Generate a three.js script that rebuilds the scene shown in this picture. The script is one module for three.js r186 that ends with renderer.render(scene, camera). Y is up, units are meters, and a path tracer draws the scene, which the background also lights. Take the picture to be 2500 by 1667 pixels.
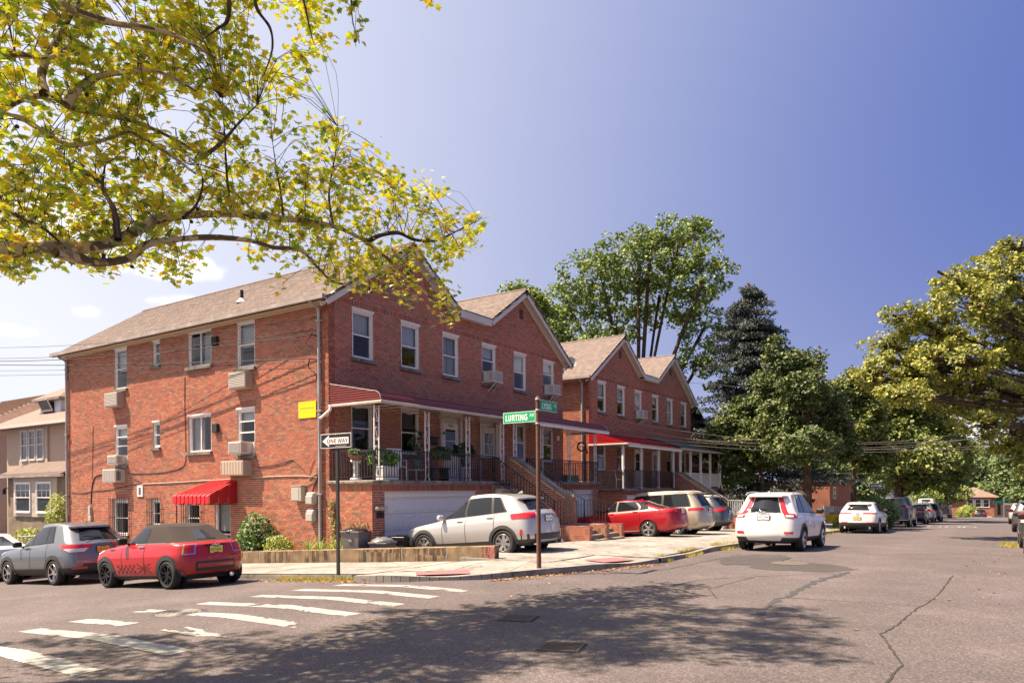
import * as THREE from 'three';
import { mergeGeometries, mergeVertices } from 'three/addons/utils/BufferGeometryUtils.js';
import { RoundedBoxGeometry } from 'three/addons/geometries/RoundedBoxGeometry.js';

// ---------- camera, sun, sky, exposure ----------
const scene = new THREE.Scene();
const F = 1800, IW = 2500, IH = 1667, HOR = 1195, ROLL = 0.4 * Math.PI / 180;   // focal length and horizon of the lens, in picture widths of 2500
const YAW = Math.atan(1200 / 1800);
const FWD = new THREE.Vector3(Math.cos(YAW), 0, -Math.sin(YAW)), RGT = new THREE.Vector3(Math.sin(YAW), 0, Math.cos(YAW));
const CAM = new THREE.Vector3(-15.28, 1.65, 16.74);
const camera = new THREE.PerspectiveCamera(2 * Math.atan(IH / 2 / F) * 180 / Math.PI, IW / IH, 0.1, 2000);
camera.setViewOffset(IW, IH, 0, -(HOR - IH / 2), IW, IH);
camera.position.copy(CAM); camera.up.set(0, 1, 0); camera.lookAt(CAM.clone().add(FWD)); camera.rotateZ(-ROLL); scene.add(camera);
function at(px, py, depth) {                                   // a point of the place, from where it is sighted and how far away it is
  const a = px - 1250, b = py - HOR, c = Math.cos(ROLL), s = Math.sin(ROLL);
  const r = (a * c - b * s) / F, d = (a * s + b * c) / F;
  return CAM.clone().addScaledVector(FWD, depth).addScaledVector(RGT, r * depth).add(new THREE.Vector3(0, -d * depth, 0));
}
const SUN = new THREE.Vector3(-0.345, 1, -0.5).normalize();
const sun = new THREE.DirectionalLight(0xffe8c9, 5);
sun.position.copy(SUN).multiplyScalar(80); sun.target.position.set(0, 0, 0);
sun.castShadow = true; sun.shadow.mapSize.set(4096, 4096); sun.shadow.radius = 1;
Object.assign(sun.shadow.camera, { left: -60, right: 60, top: 60, bottom: -60, near: 1, far: 220 });
scene.add(sun, sun.target);
function rng(seed) { let a = seed >>> 0; return () => { a = (a + 0x6D2B79F5) | 0; let t = Math.imul(a ^ (a >>> 15), 1 | a); t = (t + Math.imul(t ^ (t >>> 7), 61 | t)) ^ t; return ((t ^ (t >>> 14)) >>> 0) / 4294967296; }; }
function hash3(x, y, z) { let h = Math.imul(x, 374761393) ^ Math.imul(y, 668265263) ^ Math.imul(z, 2147483647 ^ 1274126177); h = Math.imul(h ^ (h >>> 13), 1274126177); return ((h ^ (h >>> 16)) >>> 0) / 4294967296; }
const fade = t => t * t * (3 - 2 * t), mix = (a, b, t) => a + (b - a) * t, clamp = (x, a = 0, b = 1) => Math.min(b, Math.max(a, x));
const sstep = (a, b, x) => fade(clamp((x - a) / (b - a)));
function vnoise(x, y, z, per = 0) {
  const xi = Math.floor(x), yi = Math.floor(y), zi = Math.floor(z), u = fade(x - xi), v = fade(y - yi), w = fade(z - zi);
  const m = per ? (n => ((n % per) + per) % per) : (n => n);
  const h = (i, j, k) => hash3(m(xi + i), m(yi + j), zi + k);
  return mix(mix(mix(h(0, 0, 0), h(1, 0, 0), u), mix(h(0, 1, 0), h(1, 1, 0), u), v), mix(mix(h(0, 0, 1), h(1, 0, 1), u), mix(h(0, 1, 1), h(1, 1, 1), u), v), w);
}
function fbm(x, y, z, oct = 4, per = 0) { let s = 0, a = 0.5, n = 0; for (let i = 0; i < oct; i++) { s += a * vnoise(x, y, z + i * 7, per); n += a; a *= 0.5; x *= 2; y *= 2; z *= 2; per *= 2; } return s / n; }
{ // sky: clear air that is paler towards the sun and the horizon, with a few fair-weather clouds
  const W = 2048, H = 1024, d = new Float32Array(W * H * 4), puffs = [], rp = rng(77);
  const puff = (dir, rx, ry, a) => { dir.normalize(); puffs.push({ d: dir, s: new THREE.Vector3(-dir.z, 0, dir.x).normalize(), rx, ry, a, k: rp() * 50 }); };
  for (const [px, py, rx, ry, a] of [[400, 660, 0.055, 0.022, 0.85], [205, 768, 0.02, 0.011, 0.75], [30, 806, 0.02, 0.006, 0.6], [450, 742, 0.035, 0.009, 0.6], [110, 560, 0.075, 0.035, 0.8], [2375, 1085, 0.07, 0.022, 0.8], [2335, 1050, 0.04, 0.02, 0.7], [2440, 1120, 0.05, 0.01, 0.7]]) puff(at(px, py, 1).sub(CAM), rx, ry, a);
  for (let i = 0; i < 34; i++) { const az = rp() * 6.283, el = 0.05 + rp() * 0.3; const v = new THREE.Vector3(Math.cos(az), el, Math.sin(az)); if (v.clone().setY(0).normalize().dot(FWD) > 0.72) continue; puff(v, 0.04 + rp() * 0.09, 0.012 + rp() * 0.03, 0.9); }
  for (let j = 0; j < H; j++) for (let i = 0; i < W; i++) {
    const ph = ((i + 0.5) / W - 0.5) * 2 * Math.PI, el = ((j + 0.5) / H - 0.5) * Math.PI, y = Math.sin(el), c = Math.cos(el), x = Math.cos(ph) * c, z = Math.sin(ph) * c;
    const ang = Math.acos(clamp(x * SUN.x + y * SUN.y + z * SUN.z, -1, 1)) * 180 / Math.PI;
    const hx = Math.hypot(SUN.x, SUN.z), av = Math.acos(clamp((x * SUN.x + z * SUN.z) / hx * 0.954 + y * 0.3, -1, 1)) * 180 / Math.PI, g = Math.exp(-Math.pow(av / 90, 4)), hz = Math.exp(-Math.max(y, 0) * 6);
    const t = clamp(g * 1.0 + hz * 0.42);
    let r = mix(0.035, 0.74, t), gg = mix(0.092, 0.76, t), b = mix(0.38, 0.86, t);
    const glow = Math.exp(-ang / 9) * 2.2; r += glow; gg += glow; b += glow;
    if (y > 0.0 && y < 0.55) for (const q of puffs) {
      const dt = x * q.d.x + y * q.d.y + z * q.d.z; if (dt < 0.97) continue;
      const u = (x * q.s.x + z * q.s.z) / q.rx, v = (y - q.d.y) / q.ry, rr = u * u + v * v * (v < 0 ? 2.2 : 1); if (rr > 4) continue;
      const n = fbm(x * 26 + q.k, y * 40, z * 26, 5), cv = sstep(0.36, 0.62, n * 1.15 - 0.30 * rr + 0.12) * q.a;
      r = mix(r, 1.05, cv); gg = mix(gg, 1.02, cv); b = mix(b, 1.06, cv);
    }
    if (y < 0) { r = 0.2; gg = 0.19; b = 0.19; }
    const K = 0.435; d.set([r * K, gg * K, b * K, 1], (j * W + i) * 4);
  }
  const sky = new THREE.DataTexture(d, W, H, THREE.RGBAFormat, THREE.FloatType);
  sky.mapping = THREE.EquirectangularReflectionMapping; sky.magFilter = THREE.LinearFilter; sky.minFilter = THREE.LinearFilter; sky.wrapS = THREE.RepeatWrapping; sky.needsUpdate = true;
  scene.background = sky; scene.environment = sky;
}
const renderer = new THREE.WebGLRenderer({ antialias: true });
renderer.toneMapping = THREE.LinearToneMapping; renderer.toneMappingExposure = 2.9;
renderer.shadowMap.enabled = true; renderer.shadowMap.type = THREE.PCFSoftShadowMap;

// ---------- helpers ----------
const V = (x, y, z) => new THREE.Vector3(x, y, z), PI = Math.PI, M4 = new THREE.Matrix4(), E = new THREE.Euler(), Q = new THREE.Quaternion();
const taken = new Map();
function numbered(n) { const k = taken.get(n) || 0; taken.set(n, k + 1); return k ? n + '_' + String(k).padStart(3, '0') : n; }
function mesh(name, geo, mat, parent) { const m = new THREE.Mesh(geo, mat); m.name = parent ? name : numbered(name); m.castShadow = m.receiveShadow = true; (parent || scene).add(m); return m; }
function thing(name, label, category, pos, turn = 0, group) { const o = new THREE.Group(); o.name = numbered(name); scene.add(o); if (pos) o.position.set(pos[0], pos[1], pos[2]); o.rotation.y = turn; o.userData = { label, category }; if (group) o.userData.group = group; return o; }
function tag(o, label, category, group) { o.userData.label = label; o.userData.category = category; if (group) o.userData.group = group; return o; }
function struct(o) { o.userData.kind = 'structure'; return o; }
function stuff(o) { o.userData.kind = 'stuff'; return o; }
function copy(o, pos, turn, label, group) { const c = o.clone(); c.name = numbered(o.name.replace(/_\d{3}$/, '')); c.userData = { ...o.userData }; if (label) c.userData.label = label; if (group) c.userData.group = group; c.position.set(...pos); if (turn !== undefined) c.rotation.y = turn; scene.add(c); return c; }
class MB {                                                      // collects solids and joins them into one mesh, with texture coordinates in metres
  constructor() { this.p = []; this.n = []; this.c = []; this.hasC = false; }
  add(geo, m, col) {
    const g = geo.index ? geo.toNonIndexed() : geo, P = g.attributes.position, N = g.attributes.normal, v = V(0, 0, 0), nm = m ? new THREE.Matrix3().getNormalMatrix(m) : null;
    const cc = col || [1, 1, 1]; if (col) this.hasC = true;
    for (let i = 0; i < P.count; i++) { v.fromBufferAttribute(P, i); if (m) v.applyMatrix4(m); this.p.push(v.x, v.y, v.z); v.fromBufferAttribute(N, i); if (nm) v.applyMatrix3(nm).normalize(); this.n.push(v.x, v.y, v.z); this.c.push(cc[0], cc[1], cc[2]); }
    return this;
  }
  box(x, y, z, sx, sy, sz, ry = 0, col, rx = 0, rz = 0) { return this.add(new THREE.BoxGeometry(sx, sy, sz), new THREE.Matrix4().compose(V(x, y, z), Q.clone().setFromEuler(E.clone().set(rx, ry, rz, 'YXZ')), V(1, 1, 1)), col); }
  rbox(x, y, z, sx, sy, sz, r = 0.01, ry = 0, col, rx = 0, rz = 0, seg = 2) { return this.add(new RoundedBoxGeometry(sx, sy, sz, seg, Math.min(r, sx / 2.01, sy / 2.01, sz / 2.01)), new THREE.Matrix4().compose(V(x, y, z), Q.clone().setFromEuler(E.clone().set(rx, ry, rz, 'YXZ')), V(1, 1, 1)), col); }
  rod(a, b, r0, r1 = r0, seg = 8, col) { a = a.isVector3 ? a : V(...a); b = b.isVector3 ? b : V(...b); const d = b.clone().sub(a), L = d.length(); const q = Q.clone().setFromUnitVectors(V(0, 1, 0), d.normalize()); return this.add(new THREE.CylinderGeometry(r1, r0, L, seg), new THREE.Matrix4().compose(a.clone().add(b).multiplyScalar(0.5), q, V(1, 1, 1)), col); }
  bar(a, b, w, h, col) { a = a.isVector3 ? a : V(...a); b = b.isVector3 ? b : V(...b); const d = b.clone().sub(a), L = d.length(), m = new THREE.Matrix4().lookAt(b, a, Math.abs(d.y) > 0.999 * L ? V(1, 0, 0) : V(0, 1, 0)); m.setPosition(a.clone().add(b).multiplyScalar(0.5)); return this.add(new THREE.BoxGeometry(w, h, L), m, col); }
  tube(pts, r, seg = 6, col, n) { const c = new THREE.CatmullRomCurve3(pts.map(p => p.isVector3 ? p : V(...p))); return this.add(new THREE.TubeGeometry(c, n || pts.length * 4, r, seg, false), null, col); }
  lathe(prof, x, y, z, seg = 24, m, col) { const k = new THREE.Matrix4().setPosition(x, y, z); if (m) k.multiply(m); return this.add(new THREE.LatheGeometry(prof.map(p => new THREE.Vector2(p[0], p[1])), seg), k, col); }
  ext(pts, depth, m, col, holes) { const s = new THREE.Shape(pts.map(p => new THREE.Vector2(p[0], p[1]))); (holes || []).forEach(h => s.holes.push(new THREE.Path(h.map(p => new THREE.Vector2(p[0], p[1]))))); return this.add(new THREE.ExtrudeGeometry(s, { depth, bevelEnabled: false }), m, col); }
  quad(a, b, c, d, col) { return this.tri(a, b, c, col).tri(a, c, d, col); }
  tri(a, b, c, col) { const A = V(...a), B = V(...b), Cc = V(...c), n = B.clone().sub(A).cross(Cc.clone().sub(A)).normalize(); const cc = col || [1, 1, 1]; if (col) this.hasC = true; for (const q of [A, B, Cc]) { this.p.push(q.x, q.y, q.z); this.n.push(n.x, n.y, n.z); this.c.push(...cc); } return this; }
  geo() {
    const g = new THREE.BufferGeometry(), n = this.p.length / 3, uv = new Float32Array(n * 2), p = this.p, N = this.n;
    for (let t = 0; t < n; t += 3) {
      let ax = 0, ay = 0, az = 0; for (let k = 0; k < 3; k++) { const i = (t + k) * 3; ax += N[i]; ay += N[i + 1]; az += N[i + 2]; }
      ax = Math.abs(ax); ay = Math.abs(ay); az = Math.abs(az);
      for (let k = 0; k < 3; k++) { const i = (t + k) * 3, j = (t + k) * 2; if (ay >= ax && ay >= az) { uv[j] = p[i]; uv[j + 1] = p[i + 2]; } else if (ax >= az) { uv[j] = p[i + 2]; uv[j + 1] = p[i + 1]; } else { uv[j] = p[i]; uv[j + 1] = p[i + 1]; } }
    }
    g.setAttribute('position', new THREE.Float32BufferAttribute(p, 3)); g.setAttribute('normal', new THREE.Float32BufferAttribute(N, 3)); g.setAttribute('uv', new THREE.BufferAttribute(uv, 2));
    if (this.hasC) g.setAttribute('color', new THREE.Float32BufferAttribute(this.c, 3));
    return g;
  }
  build(name, mat, parent) { return mesh(name, this.geo(), mat, parent); }
}
const mb = () => new MB();
const rotY = a => new THREE.Matrix4().makeRotationY(a), rotX = a => new THREE.Matrix4().makeRotationX(a), rotZ = a => new THREE.Matrix4().makeRotationZ(a), trans = (x, y, z) => new THREE.Matrix4().makeTranslation(x, y, z);

// ---------- materials ----------
function tex(n, fn, rep, srgb = true) {                         // a tile of n by n texels that repeats every `rep` metres
  const d = new Uint8Array(n * n * 4); for (let j = 0; j < n; j++) for (let i = 0; i < n; i++) { const c = fn(i / n, j / n); const k = (j * n + i) * 4; d[k] = clamp(c[0]) * 255; d[k + 1] = clamp(c[1]) * 255; d[k + 2] = clamp(c[2]) * 255; d[k + 3] = 255; }
  const t = new THREE.DataTexture(d, n, n); t.wrapS = t.wrapT = THREE.RepeatWrapping; t.magFilter = THREE.LinearFilter; t.minFilter = THREE.LinearMipmapLinearFilter; t.generateMipmaps = true; if (srgb) t.colorSpace = THREE.SRGBColorSpace; t.repeat.set(1 / rep, 1 / rep); t.needsUpdate = true; return t;
}
const lin = (r, g, b) => new THREE.Color().setRGB(r, g, b);
const std = (r, g, b, rough = 0.8, o = {}) => new THREE.MeshStandardMaterial({ color: lin(r, g, b), roughness: rough, ...o });
const phy = (r, g, b, rough = 0.5, o = {}) => new THREE.MeshPhysicalMaterial({ color: lin(r, g, b), roughness: rough, ...o });
const grain = (per, lo, hi, rep, n = 256, oct = 4) => tex(n, (u, v) => { const k = mix(lo, hi, fbm(u * per, v * per, 1, oct, per)); return [k, k, k]; }, rep);
const T = {};
T.asphalt = tex(1024, (u, v) => { const a = fbm(u * 6, v * 6, 2, 3, 6), s = hash3(Math.floor(u * 512), Math.floor(v * 512), 5), s2 = hash3(Math.floor(u * 230), Math.floor(v * 230), 9); let k = 0.70 + (a - 0.5) * 0.16 + (s - 0.5) * 0.20 + (s2 > 0.86 ? 0.14 : 0) - (s2 < 0.1 ? 0.12 : 0); return [k, k * 0.975, k * 0.965]; }, 5);
T.asphaltB = tex(512, (u, v) => { const s = hash3(Math.floor(u * 256), Math.floor(v * 256), 5), s2 = hash3(Math.floor(u * 128), Math.floor(v * 128), 9); const k = s * 0.5 + s2 * 0.5; return [k, k, k]; }, 2.5, false);
T.concrete = tex(512, (u, v) => { const a = fbm(u * 5, v * 5, 4, 5, 5), s = hash3(Math.floor(u * 400), Math.floor(v * 400), 6); const d = fbm(u * 14, v * 14, 21, 3, 14), k = 0.80 + (a - 0.5) * 0.26 + (s - 0.5) * 0.08 - 0.14 * sstep(0.62, 0.72, d); return [k, k * 0.985, k * 0.965]; }, 2.4);
T.fine = grain(32, 0.82, 1, 0.8);
T.patch = grain(6, 0.72, 1, 2.2);
T.stain = tex(1024, (u, v) => { const b = fbm(u * 24, v * 24, 8, 4, 24), st = fbm(u * 90, v * 5, 3, 3, 0), a = fbm(u * 5, v * 5, 12, 3, 5), dk = sstep(0.48, 0.62, a) * sstep(0.42, 0.6, st); const k = 0.74 + 0.34 * (b - 0.5) - 0.30 * dk; return [k, k * (0.95 - 0.03 * dk), k * (0.86 - 0.04 * dk)]; }, 4.0);
T.shingle = tex(512, (u, v) => { const row = Math.floor(v * 16), c = Math.floor(u * 12 + (row % 2) * 0.5 + hash3(row, 3, 1)), h = hash3(c, row, 2), s = hash3(Math.floor(u * 300), Math.floor(v * 300), 6); const k = 0.68 + (h - 0.5) * 0.1 + (s - 0.5) * 0.12; return [k, k * 0.955, k * 0.935]; }, 2.2);
T.bark = tex(256, (u, v) => { const a = fbm(u * 8, v * 3, 4, 4, 0), k = 0.55 + (a - 0.5) * 0.9; return [k, k * 0.92, k * 0.82]; }, 0.8);
T.plane = tex(512, (u, v) => { const a = fbm(u * 7, v * 7, 4, 3, 7), b = fbm(u * 10 + 3, v * 10, 9, 3, 10), c = a > 0.58 ? [0.44, 0.40, 0.30] : b > 0.57 ? [0.66, 0.60, 0.44] : [0.88, 0.82, 0.66]; return c; }, 1.1);
const M = {
  asphalt: std(0.25, 0.218, 0.232, 0.92, { map: T.asphalt, bumpMap: T.asphaltB, bumpScale: 0.004 }),
  asphaltDark: std(0.14, 0.128, 0.13, 0.92, { map: T.asphalt, bumpMap: T.asphaltB, bumpScale: 0.003 }),
  tar: std(0.045, 0.045, 0.05, 0.8), crack: std(0.03, 0.027, 0.022, 1),
  walk: std(0.52, 0.497, 0.482, 0.9, { map: T.concrete }), walk2: std(0.46, 0.44, 0.425, 0.9, { map: T.concrete }), walk3: std(0.57, 0.547, 0.528, 0.9, { map: T.concrete }),
  curb: std(0.5, 0.48, 0.47, 0.85, { map: T.concrete }), steel: std(0.20, 0.19, 0.18, 0.55, { metalness: 0.6 }),
  dirt: std(0.14, 0.105, 0.07, 1, { map: T.patch }), paint: std(0.52, 0.505, 0.49, 0.85, { map: T.patch }),
  mortar: std(0.86, 0.64, 0.48, 0.95, { map: T.fine }),
  brick: new THREE.MeshStandardMaterial({ color: 0xffffff, roughness: 0.88, vertexColors: true, map: T.fine }),
  stone: std(0.42, 0.37, 0.33, 0.85, { map: T.concrete }), sill: std(0.42, 0.37, 0.34, 0.85, { map: T.concrete }),
  lowwall: std(0.50, 0.385, 0.285, 0.92, { map: T.stain }),
  white: std(0.86, 0.82, 0.81, 0.55, { map: T.fine }), trim: std(0.86, 0.78, 0.73, 0.6, { map: T.fine }), gutter: std(0.56, 0.48, 0.44, 0.5, { map: T.patch }), cream: std(0.70, 0.58, 0.42, 0.6),
  pipe: std(0.60, 0.57, 0.57, 0.45, { map: T.patch }), roof: std(0.56, 0.49, 0.465, 0.95, { map: T.shingle }), darkroof: std(0.07, 0.07, 0.08, 0.95, { map: T.shingle }), tile: std(0.52, 0.33, 0.25, 0.9, { map: T.shingle }),
  black: std(0.014, 0.013, 0.014, 0.45), iron: std(0.02, 0.02, 0.022, 0.5), blackmatte: std(0.02, 0.02, 0.02, 0.85), rubber: std(0.022, 0.021, 0.021, 0.82), plastic: std(0.035, 0.034, 0.035, 0.6),
  maroon: std(0.17, 0.028, 0.032, 0.5), maroonLite: std(0.30, 0.06, 0.055, 0.55), red: std(0.60, 0.012, 0.022, 0.5), redSheet: std(0.5, 0.012, 0.02, 0.55), greyTin: std(0.30, 0.33, 0.36, 0.45, { metalness: 0.3, map: T.patch }),
  glass: phy(0.75, 0.8, 0.82, 0.02, { transmission: 1, thickness: 0, ior: 1.5, specularIntensity: 1 }), room: std(0.05, 0.045, 0.045, 0.9), blind: std(0.62, 0.62, 0.62, 0.8), curtain: std(0.55, 0.52, 0.5, 0.95), screen: std(0.10, 0.10, 0.105, 0.8),
  darkglass: phy(0.012, 0.013, 0.016, 0.02, { ior: 1.5 }), midglass: phy(0.03, 0.037, 0.045, 0.02, { ior: 1.55 }),
  ac: std(0.66, 0.62, 0.58, 0.6), acGrille: std(0.33, 0.30, 0.29, 0.7), acTan: std(0.52, 0.42, 0.33, 0.65), meter: std(0.50, 0.47, 0.41, 0.55), galv: std(0.42, 0.42, 0.41, 0.45, { metalness: 0.4 }), wire: std(0.02, 0.02, 0.022, 0.6), wireLite: std(0.42, 0.33, 0.25, 0.7), rust: std(0.16, 0.07, 0.04, 0.8, { map: T.patch }),
  yellow: std(0.80, 0.50, 0.01, 0.5), green: std(0.0, 0.24, 0.13, 0.45), rim: std(0.62, 0.60, 0.60, 0.28, { metalness: 0.85 }), rimDark: std(0.02, 0.02, 0.022, 0.3, { metalness: 0.5 }), chrome: std(0.8, 0.8, 0.82, 0.08, { metalness: 1 }),
  tail: phy(0.48, 0.01, 0.014, 0.12, { clearcoat: 1, clearcoatRoughness: 0.05 }), tailClear: phy(0.62, 0.55, 0.55, 0.12, { clearcoat: 1 }), lamp: phy(0.7, 0.72, 0.74, 0.08, { clearcoat: 1 }), canvas: std(0.034, 0.024, 0.022, 0.95, { map: T.fine }),
  terracotta: std(0.42, 0.16, 0.07, 0.8), soil: std(0.05, 0.035, 0.025, 1), stucco: std(0.66, 0.50, 0.40, 0.95, { map: T.fine }), stuccoTrim: std(0.50, 0.42, 0.36, 0.8), siding: std(0.34, 0.26, 0.19, 0.9, { map: T.patch }),
  bark: std(0.20, 0.15, 0.115, 0.95, { map: T.bark }), planeBark: std(0.92, 0.84, 0.70, 0.9, { map: T.plane }),
  leaf: new THREE.MeshPhysicalMaterial({ color: 0xffffff, roughness: 0.65, vertexColors: true, transmission: 0.6, thickness: 0, side: THREE.DoubleSide }),
  leafFar: new THREE.MeshPhysicalMaterial({ color: 0xffffff, roughness: 0.7, vertexColors: true, transmission: 0.42, thickness: 0, side: THREE.DoubleSide }),
  pink: std(0.30, 0.11, 0.12, 0.85), bin: std(0.14, 0.13, 0.135, 0.55), binLid: std(0.012, 0.012, 0.013, 0.35), bag: phy(0.5, 0.5, 0.53, 0.25, { transmission: 0.75, thickness: 0 }), sackBlack: std(0.012, 0.012, 0.013, 0.22),
};
for (const k of ['asphalt', 'asphaltDark', 'walk', 'walk2', 'walk3', 'curb', 'stone', 'sill', 'lowwall', 'trim', 'gutter', 'cream', 'pipe', 'roof', 'tile', 'ac', 'acTan', 'meter', 'paint', 'stucco', 'stuccoTrim', 'siding', 'dirt', 'blind', 'curtain', 'planeBark', 'red', 'redSheet', 'maroon', 'maroonLite']) M[k].color.multiplyScalar(0.78);
M.brick.color.multiplyScalar(0.9); M.mortar.color.multiplyScalar(0.9);
M.asphalt.vertexColors = true;
function label2(w, h, draw, px = 256) { const c = document.createElement('canvas'); c.width = px; c.height = Math.round(px * h / w); const g = c.getContext('2d'); draw(g, c.width, c.height); const t = new THREE.CanvasTexture(c); t.colorSpace = THREE.SRGBColorSpace; t.magFilter = THREE.LinearFilter; return new THREE.MeshStandardMaterial({ map: t, roughness: 0.45 }); }
function plate(name, w, h, mat, parent, pos, ry = 0, rx = 0) { const m = mesh(name, new THREE.PlaneGeometry(w, h), mat, parent); m.position.set(...pos); m.rotation.set(rx, ry, 0, 'YXZ'); return m; }
function txt(g, s, x, y, size, col, font = 'bold', fam = 'sans-serif', sx = 1) { g.save(); g.translate(x, y); g.scale(sx, 1); g.fillStyle = col; g.font = `${font} ${size}px ${fam}`; g.textAlign = 'center'; g.textBaseline = 'middle'; g.fillText(s, 0, 0); g.restore(); }

// ---------- ground, streets, pavements ----------
const relu = x => Math.max(0, x);
const walkY = (x, z) => -0.025 * relu(x - 5) - 0.045 * relu(x - 112) - 0.055 * relu(7.5 - z) * sstep(-0.1, -0.75, x) - 0.03 * relu(-25 - z) * sstep(-0.1, -0.75, x);
const roadY = (x, z) => walkY(x, z) - 0.13 - 0.55 * sstep(-0.7, 0.1, x) * sstep(7.5, 3.5, z) + 0.05 * Math.exp(-Math.pow((z - 14.6) / 3, 2)) * sstep(1, 6, x);
{
  const xs = [], zs = []; for (let x = -70; x < -22; x += 6) xs.push(x); for (let x = -22; x < 14; x += 0.5) xs.push(x); for (let x = 14; x <= 60; x += 2) xs.push(x); for (let x = 66; x <= 330; x += 8) xs.push(x);
  for (let z = -110; z < -24; z += 8) zs.push(z); for (let z = -24; z < 24; z += 0.5) zs.push(z); for (let z = 24; z <= 90; z += 6) zs.push(z);
  const p = [], uv = [], ix = [], cl = []; zs.forEach(z => xs.forEach(x => { p.push(x, roadY(x, z), z); uv.push(x, z); const k = 0.84 + 0.32 * fbm(x * 0.35 + 4, z * 0.55, 5, 4) + 0.12 * (fbm(x * 0.06, z * 1.1, 9, 3) - 0.5); cl.push(k, k * 0.995, k * 0.985); }));
  for (let j = 0; j < zs.length - 1; j++) for (let i = 0; i < xs.length - 1; i++) { const a = j * xs.length + i, b = a + 1, c = a + xs.length, d = c + 1; ix.push(a, c, b, b, c, d); }
  const g = new THREE.BufferGeometry(); g.setAttribute('position', new THREE.Float32BufferAttribute(p, 3)); g.setAttribute('uv', new THREE.Float32BufferAttribute(uv, 2)); g.setAttribute('color', new THREE.Float32BufferAttribute(cl, 3)); g.setIndex(ix); g.computeVertexNormals();
  struct(mesh('road', g, M.asphalt));
}
function slabOn(b, x0, z0, x1, z1, yf, th = 0.16, dy = 0) {         // one flag of paving that follows the ground
  const P = [[x0, z0], [x1, z0], [x1, z1], [x0, z1]].map(([x, z]) => [x, yf(x, z) + dy, z]), L = P.map(q => [q[0], q[1] - th, q[2]]);
  b.quad(P[0], P[3], P[2], P[1]); for (let i = 0; i < 4; i++) { const j = (i + 1) % 4; b.quad(P[i], P[j], L[j], L[i]); } return b;
}
const walkMats = [M.walk, M.walk, M.walk2, M.walk3];
function pave(parent, xs, zs, yf, seed) { const r = rng(seed); for (let i = 0; i < xs.length - 1; i++) for (let j = 0; j < zs.length - 1; j++) slabOn(mb(), xs[i] + 0.006, zs[j] + 0.006, xs[i + 1] - 0.006, zs[j + 1] - 0.006, yf, 0.16, (r() - 0.5) * 0.008).build('paving_slab', walkMats[Math.floor(r() * 4)], parent); }
const range = (a, b, s) => { const o = []; for (let x = a; x < b - 1e-6; x += s) o.push(x); o.push(b); return o; };
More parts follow.
